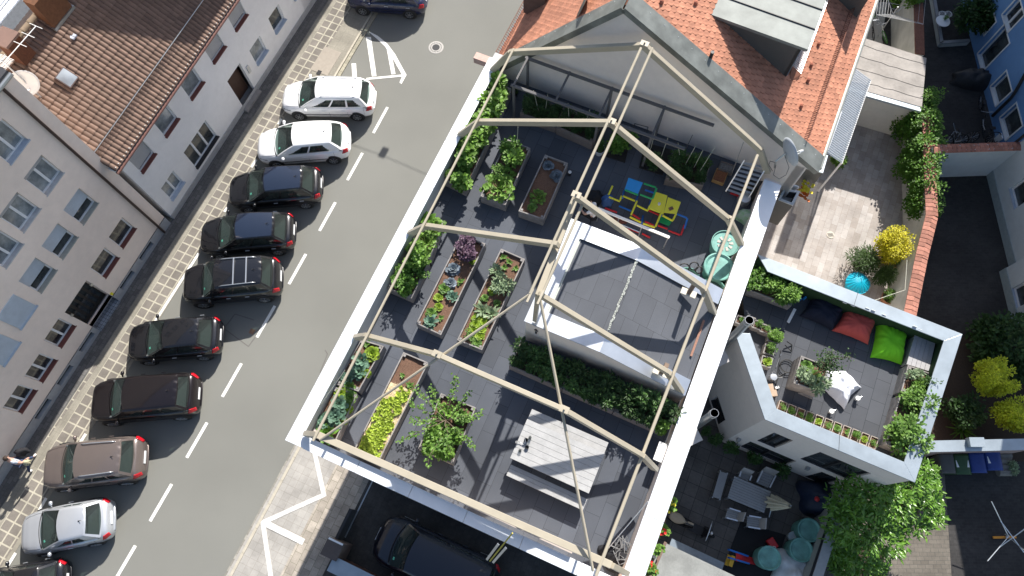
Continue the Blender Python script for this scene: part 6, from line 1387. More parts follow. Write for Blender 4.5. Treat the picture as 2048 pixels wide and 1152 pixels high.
tag(MB().box(W(1469, 388, DZ + .05), (.3, .07, .08), Ag).build('hand_brush', red, None), 'short red hand brush on the deck left of the metal tub', 'tool'); lump('tool_heap', 'dark heap of garden tools in the corner under the ladder', 'tools', W(1515, 385, DZ), .4, .3, mat('dark heap', (.05, .045, .04), .9, .4, 15), rough_=.5, sq=1.6, ang=A)
lump('black_bag', 'crumpled black bag with hoses in the lower right corner of the roof garden', 'bag', W(1238, 1118, DZ), .38, .35, blackc, rough_=.5, sq=1.6, ang=A)
m = MB(); c = W(1245, 1105, DZ + .3)
for k in range(5): m.tube([c + Vector((ru(-.1, .1) + ru(.12, .3) * math.cos(t), ru(-.2, .2) + .3 * math.sin(t), .06 * k + .04 * math.sin(3 * t))) for t in [j * .45 for j in range(14)]], .014, 5, closed=True)
tag(m.build('hose_coil', mat('grey hose', (.2, .2, .2), .5), None), 'thin grey hoses tangled over the black bag', 'hose')
wb_ = T('metal_box', 'small silvery metal cabinet standing by the right coping', 'cabinet', W(1322, 907, DZ)); MB().box(W(1321, 906, DZ + .3), (.55, .22, .6), A).build('body', alu, wb_, bevel=.01); MB().box(W(1321, 904, DZ + .63), (.6, .28, .03), A).build('lid', white_p, wb_)
for a, b, lb in ((((1296, 1003, 8.4)), ((1207, 1108, 6.6)), 'taut white cable running down to the black bag'), ):
    tag(MB().tube([W(*a), W(*b)], .012, 5).build('cable', white_p, None), lb, 'cable')
for a, b, lb in (((682, 730, 8.4), (662, 775, 6.9), 'upper thin white stay by the left coping'), ((690, 740, 8), (634, 820, 7.2), 'lower thin white stay by the left coping'), ((1036, 254, 8.9), (1034, 292, 6.8), 'thin string hanging from the second rafter over the short planter')):
    tag(MB().tube([W(*a), W(*b)], .01, 5).build('stay_cable', mat('pale string', (.5, .5, .42), .8), None), lb, 'cable')
# yellow bracket and white flashing at the front
sg_ = T('boundary_sign', 'yellow and grey bracket arm sticking out over the driveway from the front coping', 'bracket', W(1005, 1090, 7.4)); a = W(1025, 1066, 8.6); b = W(980, 1122, 7.2)
MB().beam(a, b, .04, .04).build('arm', mat('ochre paint', (.5, .4, .06), .5), sg_); MB().beam(lerp(a, b, .45) - Q * .12, b - Q * .1, .07, .04).build('tube', alu, sg_); MB().beam(lerp(a, b, .45) + Q * .12, b + Q * .1, .07, .04).build('tube', alu, sg_)

# ================================================================ annex terrace
AG = 'things on the small terrace'
def cushion(name, label, q, z, h, m, cat='bean bag'):
    P = Q4(q, z); sd_ = ru(0, 99); mb = MB()
    def fn(u, v, s=1):
        a, b = 2 * u - 1, 2 * v - 1; pin = 1 - .10 * (1 - a * a) - .0; pin2 = 1 - .10 * (1 - b * b); uu = .5 + (u - .5) * (1 - .09 * (1 - b * b)); vv = .5 + (v - .5) * (1 - .09 * (1 - a * a)); p = lerp(lerp(P[0], P[1], uu), lerp(P[3], P[2], uu), vv)
        k = max(0, (1 - a ** 4)) ** .55 * max(0, (1 - b ** 4)) ** .55; wv = .05 * noise.noise(p * 4 + Vector((sd_, 0, 0))) + .03 * math.sin(14 * math.atan2(b, a) + sd_) * (max(abs(a), abs(b)) ** 2)
        return Vector((p.x, p.y, z + .04 + (h * k + wv * (k + .25)) * s * (1 if s > 0 else .2)))
    mb.grid(fn, 30, 30); mb.grid(lambda u, v: fn(u, v, -1), 12, 12)
    return tag(mb.build(name, m, None, smooth='all'), label, cat, 'bean bags on the small terrace')
cushion('bean_bag', 'coral red square bean bag in the middle of the row along the terrace parapet', ((1690, 617), (1752, 641), (1735, 690), (1662, 662)), AF, .42, mat('red canvas', (.62, .10, .075), .85, .06, 30))
cushion('bean_bag', 'lime green square bean bag next to the wooden chest', ((1751, 643), (1812, 661), (1802, 731), (1739, 716)), AF, .45, mat('lime canvas', (.22, .68, .02), .85, .06, 30))
cushion('bean_bag', 'dark navy bean bag in the shade at the left end of the row', ((1625, 587), (1690, 617), (1664, 662), (1598, 633)), AF, .4, mat('navy canvas', (.012, .015, .03), .85, .1, 30))
wc = mat('silver white canvas', (.74, .75, .79), .7, .06, 20)
mb = MB(); c0 = W(1682, 778, AF)
ptsw = [W(*p, AF) for p in ((1645, 778), (1652, 742), (1690, 742), (1722, 775), (1702, 790), (1688, 820), (1668, 800))]
def fnw(u, v):
    n = len(ptsw); t = u * n; i = int(t) % n; f = t - int(t); e = lerp(ptsw[i], ptsw[(i + 1) % n], f); k = math.sin(math.pi * f) * .02; e = lerp(e, c0, k); p = lerp(e, c0, v); return Vector((p.x, p.y, AF + .03 + .36 * min(1, 2.2 * v) ** .7 * (1 + .5 * noise.noise(p * 3.5)) + .12 * v * noise.noise(p * 7) + .02 * math.sin(u * 60) * (1 - v)))
mb.grid(fnw, 70, 12); tag(mb.build('bean_bag', wc, None, smooth='all'), 'shiny white star shaped bean bag beside the central planter', 'bean bag', 'bean bags on the small terrace')
o = T('storage_chest', 'grey wooden plank chest in the right corner of the small terrace', 'chest', W(1845, 705, AF)); P, c, ex, ey = quad_axes(((1830, 668), (1873, 677), (1858, 742), (1813, 728)), AF + .5)
MB().prism([(p.x, p.y) for p in inset(P if (P[1] - P[0]).cross(P[2] - P[1]).z > 0 else P[::-1], .03)], AF, AF + .46).build('box', wood, o)
mb = MB()
for k in range(5): a = lerp(P[0], P[1], k / 5 + .006); b = lerp(P[0], P[1], (k + 1) / 5 - .006); d_ = lerp(P[3], P[2], k / 5 + .006); e = lerp(P[3], P[2], (k + 1) / 5 - .006); mb.hexa([p - Z * .035 for p in (a, b, e, d_)], [a, b, e, d_])
mb.build('lid', mat('grey lid boards', (.4, .39, .39), .85, .1, 15, .2), o)
TG = 'planters on the small terrace'
o, P, _ = planter('tall grey slatted planter with a thin tree in the middle of the small terrace', ((1602, 711), (1657, 732), (1645, 785), (1587, 766)), zr=AF + .85, zf=AF, group=TG)
for k, (u, v) in enumerate(((.25, .3), (.3, .75), (.6, .55), (.75, .85))): plant('herb_bush', ORD[k] + ' pale leafy plant under the thin tree in the slatted planter', 'plant', 'sage' if k % 2 else 'green_lettuce', inquad(Q4(((1602, 711), (1657, 732), (1645, 785), (1587, 766)), AF + .75), u, v, AF + .75), 1.45, TG)
tree('birch_tree', 'thin young tree with small grey green leaves leaning over the white bean bag', inquad(Q4(((1602, 711), (1657, 732), (1645, 785), (1587, 766)), AF + .75), .6, .45, AF + .7), 2.2, .55, 16, 26, .07, .055, leafM['dark'], bare=.15, trunk_r=.025, lean=(.25, .25), cl=.16, rise=.6)
MB_ = MB(); a = W(1623, 752, AF + .8); MB_.beam(a, W(1646, 738, AF + 1.5), .06, .04); tag(MB_.build('tree_stake', woodY, None), 'orange wooden stake tied to the thin young tree', 'stake')
q_ = ((1816, 730), (1866, 748), (1852, 800), (1802, 783)); planter('grey planter with silvery herbs below the wooden chest', q_, zr=AF + .6, zf=AF, group=TG)
plant('grass_tuft', 'pale silvery lavender tuft in the planter below the chest', 'plant', 'sage', inquad(Q4(q_, AF + .5), .3, .35, AF + .5), 1.1); plant('rose_bush', 'straggly brownish rose by the coping above the lower shrubs', 'plant', 'tomato2', inquad(Q4(q_, AF + .5), .75, .5, AF + .5), .8)
q2 = ((1800, 790), (1845, 806), (1812, 905), (1772, 888)); planter('large planter hidden under round bushy shrubs at the right parapet', q2, zr=AF + .6, zf=AF, group=TG)
PB = proto('shrub', lambda: bushmb(.62, .62, 1.0, 1700, .11, .07, 'oval', 16), L['mid']); proto('shrub2', lambda: bushmb(.5, .5, .8, 1100, .13, .07, 'long', 14), L['zuc'])
plant('round_shrub', 'big round light green shrub at the lower right corner of the small terrace', 'shrub', 'shrub', W(1802, 878, AF + .2), 1.15); plant('round_shrub', 'leafy shrub spilling over the right terrace coping above the round one', 'shrub', 'shrub', W(1818, 812, AF + .2), .9); plant('round_shrub', 'small glossy shrub between the herb planter and the leafy shrub', 'shrub', 'shrub2', W(1838, 783, AF + .3), .75)
q3 = ((1506, 552), (1592, 586), (1583, 612), (1497, 580)); planter('long planter of bamboo and herbs in the upper left corner of the small terrace', q3, zr=AF + .5, zf=AF, group=TG)
P_ = Q4(q3, AF + .4); plant('herb_bush', 'dark shaded shrub at the left end of the bamboo planter', 'shrub', 'parsley', inquad(P_, .08, .5, AF + .4), 1.7); plant('herb_bush', 'bright green shrub in the middle of the bamboo planter', 'shrub', 'shrub2', inquad(P_, .42, .3, AF + .4), .75); plant('bamboo', 'bamboo with long drooping leaves at the right end of the upper left planter', 'plant', 'shrub2', inquad(P_, .82, .5, AF + .4), .85); 
proto('reed', lambda: rosette(.6, 46, .07, 'long', .1, 1.3, 0, .2), L['green']); plant('bamboo', 'long bladed grass plant beside the bamboo', 'plant', 'reed', inquad(P_, .7, .5, AF + .6), 1.0)
# wooden platform in the corner
pl = T('deck_platform', 'dark raised platform with white edge in the upper left corner of the small terrace', 'platform', W(1540, 630, AF)); P = Q4(((1485, 590), (1588, 618), (1568, 660), (1490, 640)), AF + .04); MB().prism([(p.x, p.y) for p in P], AF + .004, AF + .04).build('boards', deck2M, pl); a, b = W(1590, 618, AF + .06), W(1576, 645, AF + .06); MB().beam(a, b, .1, .05).build('edge', white_p, pl)
# L shaped row of square herb boxes
n_ = 0
for (x, y, mk_, lb) in ((1484, 640, 'green_lettuce', 'bright grass'), (1503, 641, 'seedling', 'sparse seedlings'), (1517, 649, 'herb', 'brownish thyme'), (1533, 657, 'herb', 'pale oregano')):
    q_ = [(x - 9, y - 11), (x + 9, y - 5), (x + 4, y + 12), (x - 14, y + 5)]; planter('square herb box with ' + lb + ' in the row beside the flue pipe', q_, zr=AF + .3, zf=AF, group='square herb boxes', corners=False); n_ += 1
    plant('herb_plant', lb + ' growing in a square herb box beside the flue pipe', 'plant', mk_, W(x, y, AF + .25), .75, 'herbs in square boxes')
for (x, y, mk_, lb) in ((1550, 675, 'shrub2', 'feathery tall leaves'), (1541, 700, 'herb', 'dense mint'), (1535, 724, 'lettuce', 'yellow green salad')):
    q_ = [(x - 10, y - 14), (x + 12, y - 8), (x + 6, y + 12), (x - 15, y + 6)]; planter('grey box of ' + lb + ' in the short row along the terrace edge', q_, zr=AF + .35, zf=AF, group='grey boxes along the terrace edge', corners=False)
    plant('herb_plant', lb + ' in the short row along the terrace edge', 'plant', mk_, W(x, y, AF + .3), .5 if mk_ == 'shrub2' else 1.1, 'plants along the terrace edge')
# row of eleven seed boxes along the lower parapet
for k in range(11):
    t_ = k / 10; x = lerp(1564, 1747, t_); y = lerp(815, 886, t_); q_ = [(x - 4, y - 15), (x + 11, y - 9), (x + 4, y + 13), (x - 11, y + 7)]
    planter(ORD[k] + ' small seed box from the left along the lower terrace parapet', q_, zr=AF + .25, zf=AF, group='seed boxes along the lower parapet', corners=False, m=mat('thin box wood', (.36, .31, .27), .85), th=.02, drop=.05)
    plant('seedlings', 'young plants in the ' + ORD[k] + ' seed box from the left', 'plant', ('herb', 'green_lettuce', 'seedling', 'parsley', 'lettuce')[k % 5], W(x, y, AF + .2), (.7, .9, 1.3, .5, .8)[k % 5], 'plants in the seed boxes')
for k, (x, y) in enumerate(((1539, 775), (1546, 787))): tag(MB().box(W(x, y, AF + .1), (.22, .22, .2), A + .5).build('clay_pot', mat('clay', (.4, .3, .22), .8, .1), None), ('upper', 'lower')[k] + ' small square clay pot beside the watering can', 'pot')
# lantern cups, watering can, hose, blue toys
for x, y, lb in ((1711, 798, 'right'), (1659, 824, 'left')):
    o = T('white_mug', lb + ' white mug standing on the terrace floor', 'mug', W(x, y, AF)); p = W(x, y, AF); m = MB(); m.lathe([(0, 0), (.05, 0), (.075, .2), (.085, .21), (.06, .195), (0, .19)], p, 18); m.build('cup', white_p, o, smooth=True); MB().tube([p + Vector((.07, .02, .2)), p + Vector((.15, .05, .2))], .012, 6).build('handle', alu, o)
o = T('watering_can', 'grey metal watering can on the terrace by the clay pots', 'watering can', W(1543, 757, AF)); p = W(1543, 757, AF); m = MB(); m.lathe([(0, 0), (.13, 0), (.12, .26), (0, .27)], p, 20); m.build('body', alu, o, smooth=True); MB().tube([p + Vector((.1, 0, .08)), p + Vector((.28, -.02, .32))], .02, 8).build('spout', alu, o); MB().tube([p + Vector((-.05, .12, .27)), p + Vector((.0, .2, .32)), p + Vector((.08, .12, .27))], .012, 6).build('handle', alu, o)
m = MB(); c = W(1573, 733, AF + .03); m.tube([c + Vector((.24 * math.cos(t), .24 * math.sin(t), .01 * t)) for t in [k * .4 for k in range(32)]], .013, 6); m.tube([W(1573, 745, AF + .03), W(1558, 752, AF + .03), W(1552, 770, AF + .03), W(1562, 700, AF + .03)], .013, 6); m.tube([W(1574, 683, AF + .2), W(1584, 690, AF + .03), W(1583, 703, AF + .03), W(1570, 690, AF + .15)], .02, 6)
tag(m.build('garden_hose', mat('black hose', (.03, .03, .03), .5), None), 'thin black hose coiled on the small terrace', 'hose')
tag(MB().tube([W(1562, 708, AF + .02), W(1552, 735, AF + .02)], .012, 6).build('metal_rod', alu, None), 'thin metal rod lying by the herb boxes', 'rod'); tag(MB().box(W(1612, 787, AF + .04), (.5, .2, .08), Ag).build('wood_plank', wood, None), 'short grey plank in the shadow of the slatted planter', 'plank'); tag(MB().box(W(1554, 775, AF + .04), (.14, .08, .06), .3).build('white_block', white_p, None), 'small white block next to the clay pots', 'block')
m = MB(); m.lathe([(.05, 0), (.05, .2), (.02, .26)], W(1607, 598, AF), 10); m.lathe([(.05, 0), (.05, .18), (.02, .24)], W(1598, 600, AF), 10); tag(m.build('blue_bottles', skyb, None), 'two small blue bottles beside the navy bean bag', 'bottle')

# ================================================================ courtyard below the annex
CZ0 = .08
def slat_table(label, q, z, name='garden_table'):
    P, c, ex, ey = quad_axes(q, z); o = T(name, label, 'table', V3(c, CZ0)); mb = MB(); n = 9
    for k in range(n): a = P[0] + (P[3] - P[0]) * (k + .06) / n; b = P[0] + (P[3] - P[0]) * (k + .94) / n; a2 = P[1] + (P[2] - P[1]) * (k + .06) / n; b2 = P[1] + (P[2] - P[1]) * (k + .94) / n; mb.hexa([p - Z * .03 for p in (a, a2, b2, b)], [a, a2, b2, b])
    mb.build('table_top', mat('grey slats', (.33, .335, .34), .7, .08), o)
    for i in range(4): p = lerp(P[i], c, .12); MB().beam(V3(p, CZ0), V3(p, z - .03), .06, .06, Gd).build('leg', alu, o)
slat_table('grey slatted garden table in the shaded courtyard', ((1469, 952), (1542, 983), (1528, 1026), (1455, 996)), CZ0 + .74)
def slat_seat(name, label, cat, q, z, back=None, n=5, grp=None):
    P, c, ex, ey = quad_axes(q, z); o = T(name, label, cat, V3(c, CZ0), 0, grp); mb = MB()
    for k in range(n): a = P[0] + (P[3] - P[0]) * (k + .06) / n; b = P[0] + (P[3] - P[0]) * (k + .94) / n; a2 = P[1] + (P[2] - P[1]) * (k + .06) / n; b2 = P[1] + (P[2] - P[1]) * (k + .94) / n; mb.hexa([p - Z * .025 for p in (a, a2, b2, b)], [a, a2, b2, b])
    mb.build('seat', mat('grey slats', (.33, .335, .34), .7, .08), o)
    for i in range(4): MB().beam(V3(lerp(P[i], c, .1), CZ0), V3(lerp(P[i], c, .1), z - .03), .04, .04, Gd).build('leg', alu, o)
    if back is not None:
        a, b = P[back], P[(back + 1) % 4]; d = (b - a); n_ = (sum(P, Vector()) / 4 - (a + b) / 2).normalized(); mb = MB()
        mb.hexa([a, b, b - n_ * .03, a - n_ * .03], [a + Z * .45 - n_ * .12, b + Z * .45 - n_ * .12, b + Z * .45 - n_ * .15, a + Z * .45 - n_ * .15]); mb.build('backrest', mat('pale slats', (.45, .43, .4), .7, .08), o)
        for e in (back + 1, back + 3): p, q__ = P[e % 4], P[(e + 1) % 4]; m = MB(); m.beam(V3(p, z + .22), V3(q__, z + .22), .05, .03); m.build('armrest', alu, o)
CG = 'grey slatted garden chairs'
slat_seat('garden_bench', 'narrow grey slatted bench left of the garden table', 'bench', ((1441, 939), (1457, 944), (1440, 1002), (1424, 997)), CZ0 + .45, n=1) 
slat_seat('garden_chair', 'garden chair at the upper right of the slatted table with its back to the annex', 'chair', ((1522, 942), (1548, 952), (1536, 976), (1511, 965)), CZ0 + .45, 0, grp=CG); slat_seat('garden_chair', 'garden chair directly below the slatted table on the left', 'chair', ((1456, 1017), (1478, 1024), (1472, 1042), (1450, 1036)), CZ0 + .45, 1, grp=CG)
slat_seat('garden_chair', 'garden chair below the slatted table on the right, beside the play mat', 'chair', ((1495, 1032), (1519, 1036), (1517, 1058), (1493, 1054)), CZ0 + .45, 1, grp=CG); slat_seat('garden_chair', 'garden chair half hidden behind the upper edge of the slatted table', 'chair', ((1479, 944), (1500, 952), (1496, 962), (1476, 954)), CZ0 + .45, 0, grp=CG)
pz = T('closed_parasol', 'closed cream parasol lying beside the garden table', 'parasol', W(1560, 1010, CZ0)); a = W(1545, 1005, 1.0); b = W(1580, 1012, 2.4); mb = MB(); dd_ = (b - a)
def fpz(u, v): t = u * 6.283; r = (.20 * (1 - v) + .06) * (1 + .28 * math.sin(9 * t)); d = dd_.normalized(); s = d.orthogonal().normalized(); q = d.cross(s); return a + dd_ * v + (s * math.cos(t) + q * math.sin(t)) * r
mb.grid(fpz, 54, 5); mb.build('canopy', mat('cream cloth', (.6, .56, .42), .9, .1), pz, smooth='all'); MB().tube([W(1530, 1002, .9), b + Z * .1], .02, 6).build('pole', alu, pz); MB().beam(W(1548, 995, .8), W(1538, 1034, .2), .04, .04).build('stand', alu, pz)
lump('covered_barbecue', 'dark blue tarpaulin covered hot tub with red ball in the corner below the annex', 'covered tub', W(1640, 1000, CZ0), .95, .95, mat('navy tarpaulin', (.02, .03, .06), .45, .3, 5), rough_=.15, sq=.85, ang=Ag); tag(MB().lathe([(0, -.1), (.08, -.06), (.1, 0), (.08, .06), (0, .1)], W(1634, 998, 1.12), 14).build('red_ball', red, None, smooth='all'), 'red ball on top of the dark tarpaulin', 'ball')
barrel('rain_barrel', 'green lidded barrel nearest to the tarpaulin in the courtyard', 1619, 1060, .42, .95, CZ0, 'lid', 'green lidded barrels in the courtyard'); barrel('rain_barrel', 'green lidded barrel between the other barrel and the white sheet', 1603, 1100, .42, .95, CZ0, 'lid', 'green lidded barrels in the courtyard'); barrel('rain_barrel', 'green lidded barrel at the left beside the toy slide', 1539, 1116, .42, .95, CZ0, 'lid', 'green lidded barrels in the courtyard')
lump('white_sheet_heap', 'heap covered by a crumpled white plastic sheet at the bottom of the courtyard', 'covered heap', W(1580, 1138, CZ0), .75, .8, mat('white plastic sheet', (.6, .62, .62), .4, .12, 4), rough_=.3, sq=1.2, ang=Ag); o = T('white_bucket', 'grey white bucket beside the lidded barrels', 'bucket', W(1580, 1072, CZ0)); m = MB(); m.lathe([(.14, 0), (.2, .4), (0, .41)], W(1580, 1074, CZ0), 20); m.build('shell', mat('grey plastic', (.4, .46, .48), .5), o, smooth=True)
sl_ = T('toy_slide', 'small red toy slide with blue sides and yellow steps', 'toy slide', W(1485, 1118, CZ0)); a, b, c_, d_ = W(1472, 1106, .75), W(1472, 1122, .75), W(1512, 1130, .12), W(1508, 1116, .12)
MB().hexa([p - Z * .04 for p in (a, b, c_, d_)], [a, b, c_, d_]).build('chute', red, sl_)
for p, q in ((a, d_), (b, c_)): MB().beam(p - Q * .3 + Z * .04, lerp(p, q, .6) + Z * .06, .06, .14).build('side', bluep, sl_)
for k in range(2): p = W(1459 + k * 8, 1110 + k * 2, .5 + .2 * k); MB().beam(p, p - U * .4, .14, .05).build('step', mat('orange step', (.7, .4, .03), .5), sl_)
o = T('toy_tricycle', 'small red toy car beside the barrels on the black mat', 'toy car', W(1547, 1088, CZ0)); MB().box(W(1544, 1087, .25), (.3, .4, .2), .5).build('body', red, o, bevel=.03); MB().tube([W(1548, 1097, .4) + Vector((.08 * math.cos(t), .08 * math.sin(t), 0)) for t in [k * .63 for k in range(10)]], .012, 5, closed=True).build('steering_wheel', white_p, o)
for k, (x, y, s_) in enumerate(((1425, 880, 1.3), (1460, 900, 1.5), (1503, 915, 1.4), (1560, 940, 1.6), (1408, 865, 1.0))): plant('potted_shrub', ORD[k] + ' dark potted shrub from the left in the shade at the annex foot', 'shrub', 'tomato2', W(x, y, .3), s_ * .62, 'dark potted shrubs at the annex foot')
# scooter
sc_ = T('motor_scooter', 'black motor scooter with tan seat parked in the shaded courtyard', 'scooter', W(1382, 1050, CZ0)); a = W(1345, 1032, .8); b = W(1418, 1066, .8); dS = V3(b - a, 0).normalized(); nS = Vector((dS.y, -dS.x, 0)); LS = (V3(b, 0) - V3(a, 0)).length; cS = V3((a + b) / 2, CZ0)
def SP(x, y, z): return cS + dS * x + nS * y + Z * z
mb = MB(); mb.grid(lambda u, v: SP(lerp(-.85, .1, u), .20 * math.sin(math.pi * min(1, u * 1.3 + .12)) ** .6 * (2 * v - 1), .76 + .06 * (1 - (2 * v - 1) ** 2) - .04 * u), 12, 8); mb.build('seat', mat('tan leather', (.42, .34, .24), .6, .08), sc_, smooth='all', solid=.07)
mb = MB(); mb.grid(lambda u, v: SP(lerp(-.95, .12, v), .19 * math.cos(math.pi * u) * (1 - .4 * abs(2 * v - 1) ** 3), .5 + .26 * math.sin(math.pi * u)), 12, 10); mb.build('rear_body', pk, sc_, smooth='all')
mb = MB(); mb.grid(lambda u, v: SP(.62 + .1 * v, .24 * (2 * u - 1) * (1 - .3 * v), .28 + .62 * v + .04 * math.cos(math.pi * (2 * u - 1))), 8, 8); mb.build('leg_shield', pk, sc_, smooth='all', solid=.03)
MB().box(SP(.32, 0, .24), (.6, .34, .05), math.atan2(dS.y, dS.x)).build('footboard', dark, sc_)
for x in (-.62, .86): m = MB(); m.lathe([(.1, -.05), (.2, -.055), (.235, 0), (.2, .055), (.1, .05)], SP(x, 0, .235), 20, nS); m.build('wheel', rubber, sc_, smooth=True)
MB().tube([SP(.66, -.34, .98), SP(.66, -.1, 1.02), SP(.66, .1, 1.02), SP(.66, .34, .98)], .018, 8).build('handlebar', alu, sc_); MB().lathe([(0, 0), (.07, .0), (.08, .06), (0, .1)], SP(.74, 0, .96), 12, dS).build('headlight', alu, sc_, smooth=True); MB().tube([SP(.68, 0, .98), SP(.86, 0, .26)], .03, 8).build('fork', alu, sc_)
for y in (-.36, .36): m = MB(); m.lathe([(0, 0), (.05, .01), (0, .03)], SP(.6, y, 1.18), 10, dS); m.tube([SP(.66, y * .8, 1.0), SP(.6, y, 1.18)], .008, 5); m.build('mirror', alu, sc_)
MB().box(SP(-.96, 0, .6), (.08, .16, .1), math.atan2(dS.y, dS.x)).build('tail_light', redl, sc_)
# flower boxes with geraniums along the right outer wall
proto('geranium', lambda: bushmb(.2, .2, .28, 110, .09, .08, 'round', 6), L['zuc'])
def flowers(label, p, n, m, r=.22, s=1.0):
    mb = MB()
    for _ in range(n):
        c = Vector(p) + Vector((random.gauss(0, r * .6), random.gauss(0, r * .6), ru(.12, .32)))
        for k in range(6): t = k * 1.05; leaf(mb, c, Vector((math.cos(t), math.sin(t), .3)), Z, .05 * s, .045 * s, 'round', .1)
    return tag(mb.build('flowers', m, None, norm=False), label, 'flowers')
redf = mat('red petals', (.75, .02, .02), .6, .1); yef = mat('yellow petals', (.75, .6, .03), .6, .1)
for k, (x, y, fm_, lb) in enumerate(((1340, 1010, yef, 'yellow'), (1325, 1062, redf, 'upper red'), (1312, 1095, None, ''), (1301, 1140, redf, 'lower red'))):
    p = W(x, y, 3.4); tag(MB().box(p - Z * .1 - Q * .1, (.8, .2, .2), A).build('flower_box', mat('brown box', (.2, .12, .08), .8), None), ORD[k] + ' hanging flower box from the top along the right outer wall', 'flower box', 'flower boxes on the right outer wall'); plant('geranium', 'leaves of the ' + ORD[k] + ' hanging flower box from the top', 'plant', 'geranium', p, 1.1, 'geraniums on the right outer wall')
    if fm_: flowers(lb + ' flowers hanging on the right outer wall', p, 14, fm_)
# garage roof at the bottom
gr_ = T('garage', 'flat grey felt roof with brown edge at the bottom of the courtyard', 'garage', W(1380, 1140, 0)); P = Q4(((1331, 1086), (1470, 1152), (1430, 1290), (1240, 1230)), 2.5); P = P if (P[1] - P[0]).cross(P[2] - P[1]).z > 0 else P[::-1]
MB().prism([(p.x, p.y) for p in P], 2.4, 2.5).build('roof', mat('grey felt', (.27, .275, .26), .95, .12, 14, .5, stain=(1.5, .15)), gr_); MB().prism([(p.x, p.y) for p in inset(P, .1)], 0, 2.39).build('wall', mat('garage wall', (.25, .26, .27), .9), gr_); a = W(1331, 1084, 2.56); MB().beam(a, W(1290, 1180, 2.56), .1, .12).build('gutter', mat('brown gutter', (.2, .13, .1), .6), gr_)
a = W(1340, 1086, 1.2); b = W(1445, 1135, 1.2); MB().beam(a, b, .35, .1).build('low_shelf', mat('blue grey sheet', (.2, .24, .28), .5), gr_)

# ================================================================ patio plants, parasol, rear gardens
proto('hedge', lambda: bushmb(.8, .8, 1.9, 2300, .12, .085, 'oval', 20, .2), L['green']); proto('golden', lambda: bushmb(.78, .78, 1.5, 5200, .065, .05, 'oval', 34, .15, .88, .15, (.2, .36)), L['yellow']); proto('needle', lambda: bushmb(.75, .75, 1.1, 2200, .14, .03, 'long', 18, .1), L['conif']); proto('hedge_dark', lambda: bushmb(.9, .9, 1.5, 2300, .14, .09, 'oval', 20, .1), L['dark']); proto('olive', lambda: bushmb(1.0, .9, 2.0, 5600, .09, .055, 'lobed', 34, .2, .85, .25, (.15, .3)), L['olive']); proto('laurel', lambda: bushmb(.8, .8, 1.3, 900, .22, .08, 'long', 14, .1), L['glossy'])
for k, (x, y, z_, s_) in enumerate(((1838, 222, 1.3, .6), (1806, 245, .6, .85), (1775, 240, .2, .7), (1812, 280, .5, .95), (1790, 262, .1, .7), (1824, 318, .6, .95), (1800, 345, .2, .8), (1822, 365, .6, .9), (1828, 402, .7, .8), (1815, 428, .3, .75), (1836, 440, .6, .7), (1850, 248, 1.6, .45))):
    plant('hedge_shrub', ORD[k] + ' leafy shrub from the top in the hedge along the patio wall', 'shrub', 'hedge', W(x, y, z_), s_, 'hedge shrubs along the patio wall')
plant('golden_shrub', 'bright yellow rounded shrub on the sunny patio', 'shrub', 'golden', W(1765, 510, .5), 1.0); plant('needle_shrub', 'dark feathery juniper below the bright yellow shrub', 'shrub', 'needle', W(1715, 528, .1), 1.0); plant('needle_shrub', 'second dark juniper half behind the turquoise disc', 'shrub', 'needle', W(1750, 555, .0), .8)
o = T('turquoise_parasol', 'turquoise round shell shaped sandpit lid at the foot of the patio shrubs', 'sandpit', W(1716, 566, .3)); c = W(1716, 566, .7); mb = MB()
mb.grid(lambda u, v: c + Vector((.52 * v * math.cos(u * 6.283), .46 * v * math.sin(u * 6.283), .22 * (1 - v * v) + .02 * v * math.sin(18 * u * 6.283))), 108, 8); mb.build('lid', mat('turquoise plastic', (.0, .34, .48), .45, .05), o, smooth='all'); m = MB(); m.lathe([(.4, 0), (.5, .4)], V3(c, .3), 24); m.build('base', mat('turquoise plastic', (.0, .34, .48), .45, .05), o)
crate('planter_crate', 'wooden raised crate with small shrub between the yellow shrub and the wall', 1790, 525, .02, (.6, 1.6), R(60), woodY, soil); plant('bamboo_shoots', 'thin shoots growing in the wooden raised crate', 'plant', 'herb', W(1786, 525, .3), 1.6)
o = pot('flower_pot', 'large pot with yellow flowering shrub by the lower patio wall', W(1770, 600, .02), .28, .4, mat('terracotta', (.35, .16, .09), .8), 'herb', 1.6, 'yellow green shrub in the large pot by the lower patio wall')
o = T('shade_sail', 'cream shade sail stretched behind the terrace coping', 'shade sail', W(1700, 590, 2)); P = [W(1600, 545, 2.6), W(1742, 606, 2.3), W(1740, 612, 2.2), W(1560, 532, 2.6)]; MB().poly([W(1620, 555, 2.8), W(1742, 603, 2.6), W(1738, 615, 2.5), W(1640, 572, 2.8)]).build('sail', mat('cream sail', (.75, .7, .62), .8, .03), o, solid=.01); MB().tube([W(1742, 603, 2.6), W(1810, 580, 2.2), W(1814, 520, 2.2)], .012, 5).build('rope', mat('pale string', (.5, .5, .42), .8), o)
o = T('folded_canopy', 'orange and white striped awning edge seen over the terrace coping', 'awning', W(1540, 520, 2.5)); MB().hexa(Q4(((1516, 510), (1570, 532), (1568, 538), (1514, 516)), 3.4), Q4(((1516, 510), (1570, 532), (1568, 538), (1514, 516)), 3.46)).build('cassette', mat('orange board', (.6, .3, .12), .6), o); MB().hexa(Q4(((1572, 533), (1612, 552), (1600, 548), (1568, 540)), 3.2), Q4(((1572, 533), (1612, 552), (1600, 548), (1568, 540)), 3.24)).build('fabric', mat('pink fabric', (.6, .32, .26), .8), o)
